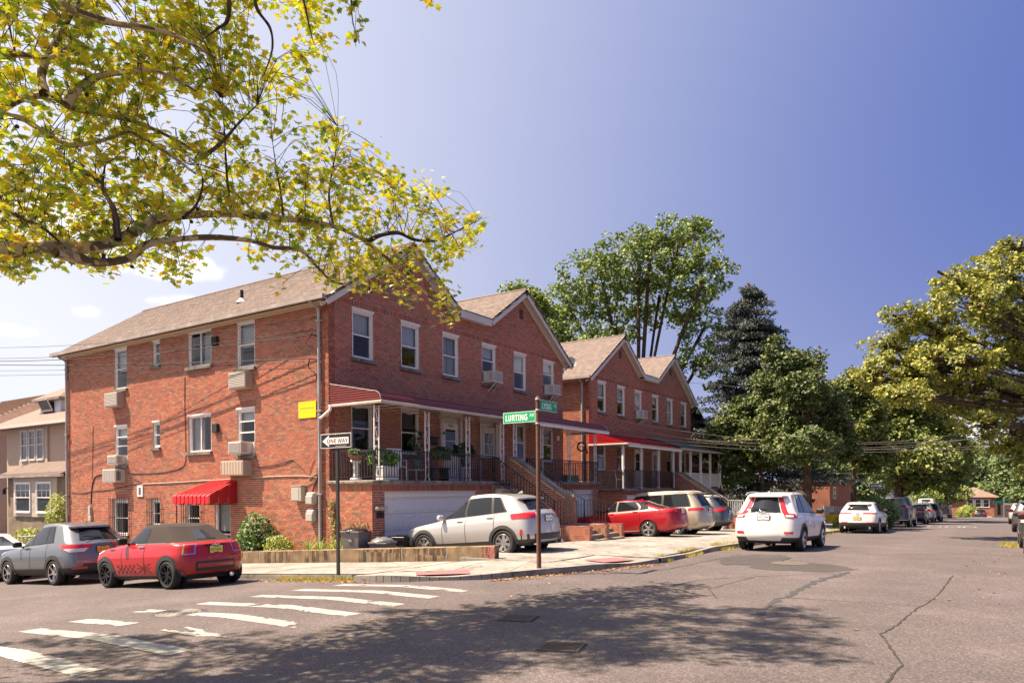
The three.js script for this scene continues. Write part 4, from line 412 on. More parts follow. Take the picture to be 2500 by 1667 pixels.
railing(H1, [0.06, 1.95, 0.1], [0.06, 1.95, 1.75], 0.86, M.iron); railing(H1, [0.1, 1.95, 1.78], [5.95, 1.95, 1.78], 0.88, M.iron); railing(H1, [8.15, 1.95, 1.78], [14.0, 1.95, 1.78], 0.88, M.iron); railing(H1, [14.0, 1.95, 1.7], [14.0, 1.95, 0.1], 0.88, M.iron);
function canopy(o, x0, x1, y0, y1, z1, m, mt, opt = {}) {
  const N = 18, pr = []; for (let i = 0; i <= N; i++) { const t = i / N; pr.push(opt.pow ? [z1 * t, mix(y0, y1, Math.pow(t, opt.pow))] : t < 0.6 ? [z1 * 0.86 * t / 0.6, y0 - (y0 - y1) * 0.57 * t / 0.6] : [z1 * (0.86 + 0.14 * Math.sin((t - 0.6) / 0.4 * PI / 2)), y1 + (y0 - y1) * 0.43 * Math.cos((t - 0.6) / 0.4 * PI / 2)]); }
  const zOn = y => { for (let i = 0; i < N; i++) if (pr[i][1] >= y && pr[i + 1][1] <= y) return mix(pr[i][0], pr[i + 1][0], (pr[i][1] - y) / Math.max(1e-6, pr[i][1] - pr[i + 1][1])); return y >= y0 ? 0.02 : z1; };
  const b = mb(); for (let i = 0; i < N; i++) { const [za, ya] = pr[i], [zb, yb] = pr[i + 1], s = 0.022; b.quad([x0, ya, za], [x0, yb + s, zb], [x1, yb + s, zb], [x1, ya, za]); b.quad([x0, yb + s, zb], [x0, yb, zb], [x1, yb, zb], [x1, yb + s, zb]); b.quad([x1, ya - 0.03, za], [x1, yb - 0.03, zb], [x0, yb - 0.03, zb], [x0, ya - 0.03, za]); } const c = b.build('porch_canopy', m, o);
  if (opt.endPanel) { const n = 9; for (let i = 0; i < n; i++) { const ya = mix(y1 - 0.02, y0, i / n), yb = mix(y1 - 0.02, y0, (i + 1) / n), zA = zOn(ya), zB = zOn(yb); mb().ext([[0.01, ya], [zA, ya], [zB, yb], [0.01, yb]], 0.012, new THREE.Matrix4().makeBasis(V(0, 0, 1), V(0, 1, 0), V(-1, 0, 0)).setPosition(x0 + 0.02, 0, 0)).bar([x0 - 0.0, ya + 0.012, 0.02], [x0 - 0.0, ya + 0.012, Math.max(0.05, zA - 0.02)], 0.03, 0.024).build('end_slat', mt, c); } }
  const g = mb(); g.rbox((x0 + x1) / 2, y1 - 0.05, z1 + 0.03, x1 - x0 + 0.14, 0.085, 0.1, 0.02).rbox(x0 - 0.03, y1 - 0.05, z1 / 2, 0.08, 0.085, z1, 0.02).rbox(x1 + 0.03, y1 - 0.05, z1 / 2, 0.08, 0.085, z1, 0.02); g.build('canopy_gutter', std(0.66, 0.58, 0.53, 0.6, { map: T.patch }), c);
  mb().box((x0 + x1) / 2, y0 + 0.02, 0.02, x1 - x0 + 0.02, 0.03, 0.03).build('canopy_flashing', M.gutter, c);
  if (opt.edge) for (const x of [x0, x1]) { const e = mb(); e.tube(pr.map(q => V(x, q[1] + 0.02, q[0])), 0.014, 5); e.build('canopy_edge_trim', M.gutter, c); }
  if (opt.scallop) { const s = mb(), n = Math.round((x1 - x0) / 0.11); for (let i = 0; i < n; i++) s.add(new THREE.CylinderGeometry(0.055, 0.055, 0.015, 10), rotX(PI / 2).setPosition(x0 + 0.055 + i * 0.11, y1 - 0.13, z1 + 0.06)); s.build('scalloped_edge', M.white, c); }
  const jo = mb(); for (let x = x0 + 0.4; x < x1; x += 0.6) jo.box(x, mix(y0, y1, 0.9) - 0.08, z1 / 2, 0.02, 0.03, z1 - 0.1); jo.build('canopy_ribs', M.trim, c); return c;
}
canopy(H1, 0.02, 14.35, 4.82, 4.22, 2.1, M.maroon, M.maroonLite, { endPanel: 1, edge: 1, scallop: 0 });
mb().tube([[-0.03, 4.2, 0.12], [-0.05, 4.05, 0.1], [-0.07, 3.95, -0.05], [-0.08, 3.82, -0.28]], 0.045, 8).build('canopy_drain', M.white, H1);
{ const s = mb(); for (let i = 0; i < 62; i++) s.add(new THREE.CylinderGeometry(0.05, 0.05, 0.015, 10), rotX(PI / 2).setPosition(8.2 + i * 0.1, 4.1, 2.19)); s.build('scalloped_edge', M.white, H1); }
canopy(H2, -0.05, 6.9, 4.74, 4.1, 2.05, M.redSheet, M.red, { endPanel: 1, scallop: 1, pow: 1.02 });
canopy(H2, 6.95, 14.3, 4.78, 4.14, 2.15, M.greyTin, M.greyTin, { pow: 1.1 });
for (const x of [0.1, 2.2, 4.4, 6.5]) mb().box(x, 3.02, 1.75, 0.09, 2.14, 0.09).box(x + 0.14, 3.02, 1.75, 0.03, 2.14, 0.03).build('porch_post', M.white, H2);
for (const x of [7.3, 8.9, 10.6, 12.3, 14.0]) mb().box(x, 3.0, 1.85, 0.11, 2.1, 0.11).build('porch_post', M.white, H2);
mb().tube([[14.25, 3.95, 2.1], [14.1, 3.75, 2.0], [14.0, 3.5, 1.97], [14.0, 2.2, 1.97], [14.05, 1.9, 2.05]], 0.04, 8).build('downspout', M.white, H2);
railing(H2, [0.0, 1.95, 0.1], [0.0, 1.95, 1.75], 0.86, M.iron); railing(H2, [0.1, 1.95, 1.8], [6.3, 1.95, 1.8], 0.88, M.iron); railing(H2, [8.2, 1.95, 1.85], [14.0, 1.95, 1.85], 0.86, M.white, 'railing', 0.1);
mb().box(11.1, 2.35, 1.8, 5.6, 0.7, 0.02).build('porch_screen', M.greyTin, H2);
// ---------- stoops ----------
function stoop(o, gy, white) {                                   // twin flights either side of a sloping brick wall
  const y0 = 1.95, bot = 0.42, n = 8, rs = (y0 - bot) / n, tr = 0.29, zs = 1.9; const base = mb(); for (const x of [6.42, 7.65]) for (let i = 1; i <= n; i++) base.box(x, (y0 - i * rs - 0.06 + gy) / 2, zs + (i - 0.5) * tr, 0.98, y0 - i * rs - 0.06 - gy, tr - 0.002); base.box(7.03, (bot - 0.08 + gy) / 2, 4.7, 2.2, bot - 0.08 - gy, 0.8);
  const st = base.build('stoop', M.mortar, o); for (const x of [6.42, 7.65]) for (let i = 1; i <= n; i++) mb().rbox(x, y0 - i * rs - 0.03, zs + (i - 0.5) * tr + 0.012, 1.06, 0.075, tr + 0.03, 0.022).build('step', M.stone, st);
  mb().rbox(7.03, bot - 0.04, 4.68, 2.3, 0.09, 0.85, 0.02).build('landing', M.stone, st); for (const x of [6.45, 7.65]) for (let i = 1; i <= 3; i++) { const y = bot - i * 0.14; mb().rbox(x, (y + gy) / 2, 5.1 + (i - 0.5) * 0.24, 0.98, y - gy, 0.25, 0.02).build('step', M.stone, st); }
  // sloping wall between the flights
  const prof = z => z < 2.0 ? 2.75 : z < 4.15 ? mix(2.75, 1.38, (z - 2.0) / 2.15) : 1.38, wz = mb(), o7 = V(6.93, 0, 0.6); wz.ext([[0, gy - 0.4], [3.85, gy - 0.4], [3.85, 1.38], [3.55, 1.38], [1.4, 2.75], [0, 2.75]], 0.2, new THREE.Matrix4().makeBasis(V(0, 0, 1), V(0, 1, 0), V(-1, 0, 0)).setPosition(7.13, 0, 0.6)); const ww = wz.build('stair_wall', M.mortar, st), br = []; brickField(br, { o: V(6.93, 0, 0.6), n: SX, W: 3.85, y0: 0, y1: 2.75, top: u => prof(u + 0.6) - 0.01, seed: 31 }); brickField(br, { o: V(6.93, 0, 4.45), n: SZ, W: 0.2, y0: -0.2, y1: 1.38, seed: 33 }); stuff(mesh('brickwork', brickGeo(br), M.brick, ww));
  const cp = mb(); cp.ext([[-0.05, 2.75], [1.42, 2.75], [3.57, 1.38], [3.92, 1.38], [3.92, 1.47], [3.6, 1.47], [1.46, 2.84], [-0.05, 2.84]], 0.32, new THREE.Matrix4().makeBasis(V(0, 0, 1), V(0, 1, 0), V(-1, 0, 0)).setPosition(7.19, 0, 0.6)); cp.build('coping', M.stone, st);
  for (const x of [5.85, 7.05, 8.24]) { const b = mb(); b.box(x, (gy - 0.4 + 0.42) / 2, 5.1, 0.19, 0.82 - gy, 1.2); const w = b.build('cheek_wall', M.mortar, st), q = []; brickField(q, { o: V(x - 0.095, 0, 4.5), n: SX, W: 1.2, y0: gy - 0.15, y1: 0.42, bands: [gy - 0.15 + Math.floor((0.42 - 0.205 - gy + 0.15) / CO) * CO], seed: 40 + x, warm: 0.1 }); brickField(q, { o: V(x - 0.095, 0, 5.7), n: SZ, W: 0.19, y0: gy - 0.15, y1: 0.42, seed: 50 + x }); for (const k of q) mesh('brick', brickGeo([k]), M.brick, w); mb().box(x, 0.425, 5.1, 0.2, 0.03, 1.21).build('cap', M.brick.clone(), w).material.color.setRGB(0.3, 0.1, 0.07); w.children[w.children.length - 1].material.vertexColors = false; }
  const rl = (x, m) => { railing(o, [x, y0, 1.85], [x, bot, 4.25], 0.86, m, 'stair_railing', 0.12, 0.08, 0.009); railing(o, [x, bot, 4.27], [x, bot, 5.1], 0.84, m, 'stair_railing', 0.12, 0.08, 0.009); }; rl(5.98, M.iron); rl(8.1, white ? M.white : M.iron);
}
stoop(H1, -0.1); stoop(H2, -0.25, true);
{ const g = mb(); g.tube([[-0.02, 3.55, -0.02]].map(() => V(5.05, 3.62, 0.1)).concat([V(5.05, 3.68, 0.16)]), 0.05, 8).lathe([[0, 0.12], [0.07, 0.08], [0.08, 0], [0.04, -0.1], [0, -0.11]], 5.02, 4.25, 0.14, 10).build('porch_lamp', M.galv, H1); mb().rbox(4.72, 3.38, 0.09, 0.42, 0.26, 0.16, 0.05).box(4.72, 3.5, 0.1, 0.46, 0.03, 0.2).build('mailbox', M.black, H1); plate('house_notice', 0.22, 0.28, label2(0.22, 0.28, (c, w, h) => { c.fillStyle = '#e8e4e2'; c.fillRect(0, 0, w, h); c.fillStyle = '#c43a36'; c.fillRect(0, 0, w, h * 0.3); c.fillStyle = '#777'; for (let i = 0; i < 4; i++) c.fillRect(w * 0.15, h * (0.42 + i * 0.13), w * 0.7, h * 0.05); }), H1, [13.6, 4.0, 0.02]);
  const m = mb(); for (let i = 0; i < 3; i++) m.lathe([[0, 0], [0.07, 0.0], [0.085, 0.06], [0.07, 0.1], [0, 0.12]], 0.13 + i * 0.16, 1.08, 1.83, 12); m.build('doorbell_covers', M.meter, H1); for (const x of [0.22, 0.38]) mb().rbox(x, 0.94, 1.78, 0.11, 0.16, 0.05, 0.01).build('outlet_box', M.blackmatte, H1); }
// ---------- satellite dish ----------
{ const t = thing('satellite_dish', 'grey satellite dish on the right gable corner of the corner duplex', 'satellite dish', [14.0, 7.02, 0.05]); const b = mb(); b.lathe([[0, 0], [0.1, 0.01], [0.2, 0.042], [0.27, 0.082], [0.265, 0.092], [0.19, 0.052], [0.09, 0.02], [0, 0.01]], 0, 0, 0, 28, null); const d = b.build('reflector', std(0.34, 0.32, 0.32, 0.5), t); d.position.set(0.42, 0.42, 0.2); d.quaternion.setFromUnitVectors(V(0, 1, 0), V(-0.75, 0.25, 0.62).normalize()); mb().tube([[0, 0, 0], [0.2, 0.12, 0.06], [0.36, 0.3, 0.15], [0.42, 0.42, 0.2]], 0.022, 6).build('mast', M.galv, t); mb().bar([0.4, 0.15, 0.2], [0.12, 0.28, 0.48], 0.025, 0.025).rbox(0.1, 0.3, 0.5, 0.06, 0.05, 0.1, 0.01).build('feed_arm', M.plastic, t); mb().box(0, 0, 0, 0.04, 0.24, 0.1).build('wall_plate', M.galv, t); }

// ---------- vehicles ----------
const paint = (r, g, b, metal = 0.25) => phy(r * 0.84, g * 0.84, b * 0.84, 0.36, { metalness: metal, clearcoat: 0.7, clearcoatRoughness: 0.04 });
const tyreGeo = (() => { const c = new Map(); return (R, w) => { const k = R + '/' + w; if (!c.has(k)) { const r0 = R * 0.66; const g = new THREE.LatheGeometry([[r0, -w / 2 + 0.015], [R - 0.05, -w / 2], [R - 0.015, -w / 2 + 0.025], [R, -w / 2 + 0.06], [R, w / 2 - 0.06], [R - 0.015, w / 2 - 0.025], [R - 0.05, w / 2], [r0, w / 2 - 0.015], [r0 - 0.01, 0]].map(q => new THREE.Vector2(...q)), 36); g.rotateX(PI / 2); c.set(k, g); } return c.get(k); }; })();
function rimGeo(R, w, n, dbl) {                                   // outward face at +z
  const b = mb(), r = R * 0.665; b.add(new THREE.LatheGeometry([[r - 0.012, w / 2 - 0.012], [r, w / 2 - 0.004], [r + 0.006, w / 2 - 0.012], [r - 0.02, -w / 2 + 0.02]].map(q => new THREE.Vector2(...q)), 36), rotX(PI / 2)); const hz = w / 2 - 0.05;
  for (let i = 0; i < n; i++) for (const s of dbl ? [-1, 1] : [0]) { const a = i / n * 2 * PI, off = s * 0.11; const A = V(Math.cos(a + s * 0.28) * 0.05, Math.sin(a + s * 0.28) * 0.05, hz), B = V(Math.cos(a + off) * (r - 0.005), Math.sin(a + off) * (r - 0.005), w / 2 - 0.02); b.bar(A, B, dbl ? 0.032 : 0.05, 0.03); }
  b.add(new THREE.CylinderGeometry(0.06, 0.075, 0.04, 20), rotX(PI / 2).setPosition(0, 0, hz + 0.005)); return b.geo();
}
const RK = ['yf', 'yr', 'xf', 'xr', 'w', 'rx', 'rz', 'bf', 'br', 'arc'];
function hermite(v, t) { const n = v.length - 1, i = Math.min(n - 1, Math.floor(t)), f = t - i, d = k => v[k + 1] - v[k]; const tan = k => { if (k <= 0) return d(0); if (k >= n) return d(n - 1); const a = d(k - 1), b = d(k); return a * b <= 0 ? 0 : 2 * a * b / (a + b); }; const m0 = tan(i), m1 = tan(i + 1), f2 = f * f, f3 = f2 * f; return (2 * f3 - 3 * f2 + 1) * v[i] + (f3 - 2 * f2 + f) * m0 + (-2 * f3 + 3 * f2) * v[i + 1] + (f3 - f2) * m1; }
function makeCar(s) {
  const { L, W, H } = s, h2 = L / 2, q = s, far = s.far || 0, t = thing(s.name, s.label, s.cat || 'car', s.pos, 0, s.group); t.rotation.set(0, s.turn || 0, s.pitch || 0, 'YZX');
  const gc = s.gc || 0.2, R0 = (yf, yr, xf, xr, w, rx, rz, bf = 0.1, br = 0.05, arc = 0) => ({ yf, yr, xf, xr, w, rx, rz, bf, br, arc });
  const rings = [R0(gc, gc + 0.05, h2 - 0.18, -h2 + 0.2, W / 2 - 0.16, 0.3, 0.34), R0(gc + 0.1, gc + 0.13, h2 - 0.04, -h2 + 0.05, W / 2 - 0.055, 0.3, 0.36, 0.14, 0.07), R0(0.46, 0.5, h2, -h2, W / 2 - 0.01, 0.3, 0.36, 0.15, 0.08), R0(0.62, 0.69, h2 - 0.015, -h2 + 0.015, W / 2, 0.3, 0.36, 0.15, 0.08), R0(q.hoodY - 0.09, q.tailY - 0.13, h2 - 0.07, -h2 + (q.tl || 0.05), W / 2 - 0.02, 0.3, 0.36, 0.15, 0.07, 0.025), R0(q.hoodY, q.tailY, h2 - 0.2, -h2 + (q.tl || 0.05) + 0.03, W / 2 - 0.055, 0.32, 0.38, 0.18, 0.07, 0.025), R0(q.cowlY, q.rbY, q.cowlX, q.rbX, W / 2 - 0.095, 0.22, 0.40, 0.18, 0.08, 0.0), R0(H - (q.wsD || 0.1), q.rtY, q.wsX, q.rtX, W / 2 - 0.3, 0.2, 0.34, 0.12, 0.05, q.arc === undefined ? 0.035 : q.arc), R0(H - 0.05, q.rtY + 0.025, q.wsX - 0.06, q.rtX + 0.05, W / 2 - 0.36, 0.16, 0.28, 0.1, 0.05, (q.arc === undefined ? 0.035 : q.arc) + 0.01), R0(H - 0.012, q.rtY + 0.045, q.wsX - 0.25, q.rtX + 0.22, 0.16, 0.05, 0.08, 0.05, 0.03, (q.arc === undefined ? 0.035 : q.arc))];
  if (s.tweak) s.tweak(rings);
  const cols = {}; RK.forEach(k => { cols[k] = rings.map(r => r[k]); }); const cache = new Map();
  const ring = k => { if (!cache.has(k)) { const o = {}; RK.forEach(n => { o[n] = hermite(cols[n], k); }); cache.set(k, o); } return cache.get(k); };
  const S = (k, p) => {
    const r = ring(k), a = Math.abs(p), sg = p < 0 ? -1 : 1, tr = 0.035, zc = r.w * (1 - tr), rz = Math.min(r.rz, zc * 0.9); let x, z;
    const xa = r.xr + r.br + r.rx, xb = r.xf - r.bf - r.rx;
    if (a < 0.12) { const u = a / 0.12; z = u * (zc - rz); x = r.xr + r.br * u * u; } else if (a < 0.2) { const f = (a - 0.12) / 0.08 * PI / 2; x = r.xr + r.br + r.rx * (1 - Math.cos(f)); z = zc - rz + rz * Math.sin(f); } else if (a <= 0.8) { const u = (a - 0.2) / 0.6; x = mix(xa, xb, u); z = r.w * (1 - tr * (2 * u - 1) ** 2); } else if (a < 0.88) { const f = (0.88 - a) / 0.08 * PI / 2; x = r.xf - r.bf - r.rx * (1 - Math.cos(f)); z = zc - rz + rz * Math.sin(f); } else { const u = (1 - a) / 0.12; z = u * (zc - rz); x = r.xf - r.bf * u * u; }
    const f = clamp((x - r.xr) / (r.xf - r.xr)); return V(x, mix(r.yr, r.yf, f) + r.arc * 4 * f * (1 - f), z * sg);
  };
  const pOf = (k, x) => { const r = ring(k), xa = r.xr + r.br + r.rx, xb = r.xf - r.bf - r.rx; return 0.2 + 0.6 * (x - xa) / (xb - xa); };
  const nrm = (k, p) => { const e = 0.01, a = S(Math.min(8.99, k + e), p).sub(S(Math.max(0, k - e), p)), b = S(k, Math.min(1, p + e * 0.3)).sub(S(k, Math.max(-1, p - e * 0.3))); const n = b.cross(a).normalize(); const c = S(k, p); if (n.dot(V(c.x * 0.3, k > 7 ? 1 : 0.2, c.z)) < 0 && Math.abs(p) > 0.15 && Math.abs(p) < 0.85) n.negate(); return n; };
  // body shell
  const sub = far ? 3 : 6, ns = far ? 18 : 56, ps = []; for (let i = 0; i <= 4; i++) ps.push(0.12 * i / 4); for (let i = 1; i <= 5; i++) ps.push(0.12 + 0.08 * i / 5); for (let i = 1; i <= ns; i++) ps.push(0.2 + 0.6 * i / ns); for (let i = 1; i <= 5; i++) ps.push(0.8 + 0.08 * i / 5); for (let i = 1; i <= 4; i++) ps.push(0.88 + 0.12 * i / 4);
  const all = [...ps.slice(1).map(p => -p).reverse(), ...ps], K = 9 * sub + 1, n = all.length, P = []; for (let k = 0; k < K; k++) for (let j = 0; j < n; j++) P.push(S(k / sub, all[j]));
  const R = s.wheelR, wf = s.wf, wr = s.wr, arch = R + (s.archGap || 0.055), ix = { clad: [], body: [], top: [] };
  for (let k = 0; k < K - 1; k++) for (let j = 0; j < n - 1; j++) { const a = k * n + j, c = P[a].clone().add(P[a + n + 1]).multiplyScalar(0.5), kk = (k + 0.5) / sub; if (Math.abs(c.z) > W * 0.3 && [wf, wr].some(x => Math.hypot(c.x - x, c.y - R) < arch)) continue; const m = kk < (s.clad || 0) ? 'clad' : kk > 6 && s.topMat ? 'top' : 'body'; ix[m].push(a, a + 1, a + n, a + 1, a + n + 1, a + n); }
  for (let k = 0; k < K - 1; k++) { const a = k * n, b = a + n - 1; ix.body.push(b, a, b + n, a, a + n, b + n); }
  { const o = (K - 1) * n, h = (n - 1) / 2; const tgt = s.topMat ? ix.top : ix.body; for (let j = 0; j < h; j++) { const a = o + h + j, b = o + h + j + 1, c = o + h - j, d = o + h - j - 1; tgt.push(a, b, c, b, d, c); } }
  const pos = []; P.forEach(v => pos.push(v.x, v.y, v.z)); const full = new THREE.BufferGeometry(); full.setAttribute('position', new THREE.Float32BufferAttribute(pos, 3)); full.setIndex([...ix.clad, ...ix.body, ...ix.top]); full.computeVertexNormals();
  const part = (name, idx, mat) => { if (!idx.length) return null; const g = full.clone(); g.setIndex(idx); const nn = g.toNonIndexed(); const nn2 = nn; nn2.setAttribute('uv', new THREE.Float32BufferAttribute(new Float32Array(nn.attributes.position.count * 2), 2)); return mesh(name, nn2, mat, t); };
  const body = part('body', ix.body, s.paint); part('cladding', ix.clad, s.cladMat || M.plastic); part(s.topName || 'soft_top', ix.top, s.topMat);
  mb().box((wf + wr) / 2, gc + 0.12, 0, L - 0.5, 0.2, W - 0.55).build('underbody', M.blackmatte, t);
  // patches that lie on the shell
  function patch(name, mat, k0, k1, pl, pr, off = 0.006, o = {}) { // pl and pr: [at k0, at k1]
    const nk = o.nk || 5, np = o.np || (far ? 4 : 8), g = [], A = [], N = []; for (let i = 0; i <= nk; i++) for (let j = 0; j <= np; j++) { const u = i / nk, k = mix(k0, k1, u), p = typeof pl === 'function' ? mix(pl(k), pr(k), j / np) : mix(mix(pl[0], pl[1], u), mix(pr[0], pr[1], u), j / np), v = S(k, p), m = nrm(k, p); const c = V(0, H * 0.45, 0), out = v.clone().sub(V(clamp(v.x, -h2 * 0.5, h2 * 0.5), Math.min(v.y, H * 0.5), 0)); if (m.dot(out) < 0) m.negate(); v.addScaledVector(m, off); A.push(v.x, v.y, v.z); N.push(m.x, m.y, m.z); }
    const id = []; for (let i = 0; i < nk; i++) for (let j = 0; j < np; j++) { const a = i * (np + 1) + j; id.push(a, a + 1, a + np + 1, a + 1, a + np + 2, a + np + 1); }
    { const g3 = i => V(A[i * 3], A[i * 3 + 1], A[i * 3 + 2]); let sgn = 0; for (let i = 0; i < id.length; i += 3) { const n3 = g3(id[i + 1]).sub(g3(id[i])).cross(g3(id[i + 2]).sub(g3(id[i]))); sgn += n3.x * N[id[i] * 3] + n3.y * N[id[i] * 3 + 1] + n3.z * N[id[i] * 3 + 2]; } if (sgn < 0) for (let i = 0; i < id.length; i += 3) [id[i + 1], id[i + 2]] = [id[i + 2], id[i + 1]]; }
    const b = new THREE.BufferGeometry(); b.setAttribute('position', new THREE.Float32BufferAttribute(A, 3)); b.setAttribute('normal', new THREE.Float32BufferAttribute(N, 3)); b.setAttribute('uv', new THREE.Float32BufferAttribute(new Float32Array(A.length / 3 * 2), 2)); b.setIndex(id); return mesh(name, b, mat, o.parent || t);
  }
  const gl = s.glass || M.darkglass, k0 = 6.1, k1 = s.kTop || 6.86; const X = (k, x) => pOf(k, x);
  for (const sd of [-1, 1]) { // side glass
    const ws = s.sideWins; if (ws && ws.length) { const a = ws[0], z = ws[ws.length - 1]; patch('window_trim', M.black, k0 - 0.06, k1 + 0.05, [sd * X(k0, z[0] - 0.06), sd * X(k1, z[2] - 0.04)], [sd * X(k0, a[1] + 0.05), sd * X(k1, a[3] + 0.04)], 0.005, { np: 24 }); for (const w of ws) patch('side_window', gl, k0, w[4] || k1, [sd * X(k0, w[0]), sd * X(k1, w[2])], [sd * X(k0, w[1]), sd * X(k1, w[3])], 0.009); }
    for (const x of s.doors || []) { const lo = s.clad ? Math.max(s.clad, 1.3) : 1.3; patch('door_seam', M.black, lo, 5.9, k => sd * X(k, x), k => sd * X(k, x + 0.014), 0.003, { np: 1, nk: 24 }); }
    for (const [hx, hk] of s.handles || []) { const v = S(hk, sd * X(hk, hx)); mb().rbox(v.x, v.y, v.z + sd * 0.02, 0.2, 0.032, 0.03, 0.014).build('door_handle', s.handleMat || s.paint, t); }
    const mv = S(6.05, sd * X(6.05, q.cowlX - 0.42)); mb().rbox(mv.x, mv.y + 0.06, mv.z + sd * 0.15, 0.13, 0.15, 0.22, 0.05, 0, null, 0, 0, 4).box(mv.x, mv.y, mv.z + sd * 0.03, 0.05, 0.03, 0.12).build('mirror', s.mirrorMat || M.black, t);
    for (const tl of s.tails || []) patch('taillight', tl[4] || M.tail, tl[0], tl[1], [sd * tl[2][0], sd * tl[2][1]], [sd * tl[3][0], sd * tl[3][1]], tl[5] || 0.012, { np: 8 });
    patch('headlight', M.lamp, 4.1, 4.85, [sd * 0.8, sd * 0.79], [sd * 0.9, sd * 0.91], 0.008);
    for (const wx of [wf, wr]) { // arch lip and liner
      const fw = s.flare === undefined ? 0.065 : s.flare, b = mb(), n2 = far ? 10 : 22; const zAt = (x, y) => { let best = W / 2, bd = 9; for (let k = 0.2; k < 6; k += 0.2) { const p = X(k, x); if (p < 0.15 || p > 0.85) continue; const v = S(k, p); if (Math.abs(v.y - y) < bd) { bd = Math.abs(v.y - y); best = v.z; } } return best; };
      const pt = (i, r, o) => { const f = -0.12 + (PI + 0.24) * i / n2, x = wx + Math.cos(f) * r, y = Math.max(gc * 0.8, R + Math.sin(f) * r); return [x, y, sd * (zAt(x, Math.max(y, gc + 0.1)) + o)]; };
      for (let i = 0; i < n2; i++) { const A = pt(i, arch - 0.035, 0.012), B = pt(i + 1, arch - 0.035, 0.012), C2 = pt(i + 1, arch + fw, 0.008), D = pt(i, arch + fw, 0.008), A2 = [A[0], A[1], sd * (W / 2 - 0.32)], B2 = [B[0], B[1], sd * (W / 2 - 0.32)]; b.quad(A, B, C2, D); b.quad(A, A2, B2, B); } b.build('wheel_arch', s.flareMat || (s.clad ? M.plastic : s.paint), t);
      mb().lathe([[0, 0], [arch, 0]], 0, 0, 0, 20, null).build('wheel_well', M.blackmatte, t).position.set(wx, R, sd * (W / 2 - 0.3)); t.children[t.children.length - 1].rotation.x = PI / 2;
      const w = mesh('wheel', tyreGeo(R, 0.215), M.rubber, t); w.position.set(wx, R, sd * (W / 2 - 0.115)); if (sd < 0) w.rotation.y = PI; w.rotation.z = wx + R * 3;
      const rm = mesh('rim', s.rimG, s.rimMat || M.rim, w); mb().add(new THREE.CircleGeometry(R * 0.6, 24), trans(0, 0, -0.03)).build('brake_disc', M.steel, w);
    }
  }
  if (q.wsX !== undefined) { patch('windshield', gl, 6.1, 6.9, [-1, -1], [-0.87, -0.87], 0.006, { np: 6 }); patch('windshield', gl, 6.1, 6.9, [0.87, 0.87], [1, 1], 0.006, { np: 6 }); }
  for (const r of s.rear || []) patch(r[0], r[1], r[2], r[3], r[4], r[5], r[6] || 0.008, { np: 12 });
  if (s.plateTx) { const v = S(s.plateK, 0); const pl = plate('license_plate', 0.31, 0.155, s.plateTx, t, [v.x - 0.022, v.y, 0], -PI / 2, 0); mb().box(0, 0, -0.006, 0.345, 0.185, 0.01).build('plate_frame', M.black, pl); if (s.plateTilt) pl.rotation.z = 0; }
  if (s.fin) { const b = mb(); b.ext([[0.1, 0], [-0.08, 0], [-0.07, 0.06], [-0.04, 0.065]], 0.02, trans(q.rtX + 0.3, H - 0.035, -0.01)); b.build('roof_antenna', s.paint, t); }
  if (s.rails) for (const sd of [-1, 1]) mb().tube([[q.rtX + 0.15, q.rtY + 0.01, sd * (W / 2 - 0.27)], [q.rtX + 0.28, q.rtY + 0.065, sd * (W / 2 - 0.28)], [(q.wsX + q.rtX) / 2, H + 0.015, sd * (W / 2 - 0.28)], [q.wsX - 0.3, H - 0.03, sd * (W / 2 - 0.28)], [q.wsX - 0.15, H - 0.09, sd * (W / 2 - 0.27)]], 0.017, 6).build('roof_rail', s.railMat || M.galv, t);
  if (s.wiper) { const v = S(6.22, 0); mb().bar([v.x - 0.03, v.y, 0.05], [v.x + 0.01, v.y + 0.05, -0.42], 0.02, 0.02).build('rear_wiper', M.black, t); }
  if (s.spoiler) { const v = S(7.0, 0); { const sp = mb(), hw = W / 2 - 0.36; sp.ext([[-hw, 0], [-hw + 0.1, -0.13], [hw - 0.1, -0.13], [hw, 0], [hw, 0.14], [-hw, 0.14]], 0.04, new THREE.Matrix4().makeBasis(V(0, 0, 1), V(1, 0, 0), V(0, 1, 0)).setPosition(v.x, v.y - 0.035, 0)); sp.build('spoiler', s.paint, t); } patch('brake_light', M.tail, 6.86, 6.92, [-0.04, -0.04], [0.04, 0.04], 0.012); }
  for (const e of s.exhaust || []) { mb().add(new THREE.TorusGeometry(0.045, 0.008, 6, 16), rotY(PI / 2).setPosition(-h2 + 0.02, gc + 0.06, e)).add(new THREE.CylinderGeometry(0.04, 0.04, 0.12, 12), rotZ(PI / 2).setPosition(-h2 + 0.09, gc + 0.06, e)).build('exhaust_pipe', M.chrome, t); }
  if (s.extra) s.extra({ t, S, patch, X, mb, R, body });
  return t;
}
const nyPlate = (s, bg = '#e9e6e2', fg = '#27305e') => label2(0.31, 0.155, (g, w, h) => { g.fillStyle = bg; g.fillRect(0, 0, w, h); txt(g, s, w / 2, h * 0.55, h * 0.52, fg, 'bold', 'sans-serif', 0.82); g.fillStyle = fg; g.fillRect(w * 0.25, h * 0.08, w * 0.5, h * 0.1); g.fillRect(w * 0.3, h * 0.86, w * 0.4, h * 0.06); }, 192);
const rim5d = rimGeo(0.345, 0.215, 5, true), rim5 = rimGeo(0.33, 0.215, 5, false), rim8 = rimGeo(0.31, 0.215, 8, false), rim7 = rimGeo(0.335, 0.215, 7, true), rim6 = rimGeo(0.38, 0.215, 6, false);
const suv = (o) => ({ cat: 'car', gc: 0.22, hoodY: 0.92, tailY: 1.0, cowlY: 1.06, clad: 1.75, wheelR: 0.345, rimG: rim5d, fin: 1, wiper: 1, spoiler: 1, ...o });
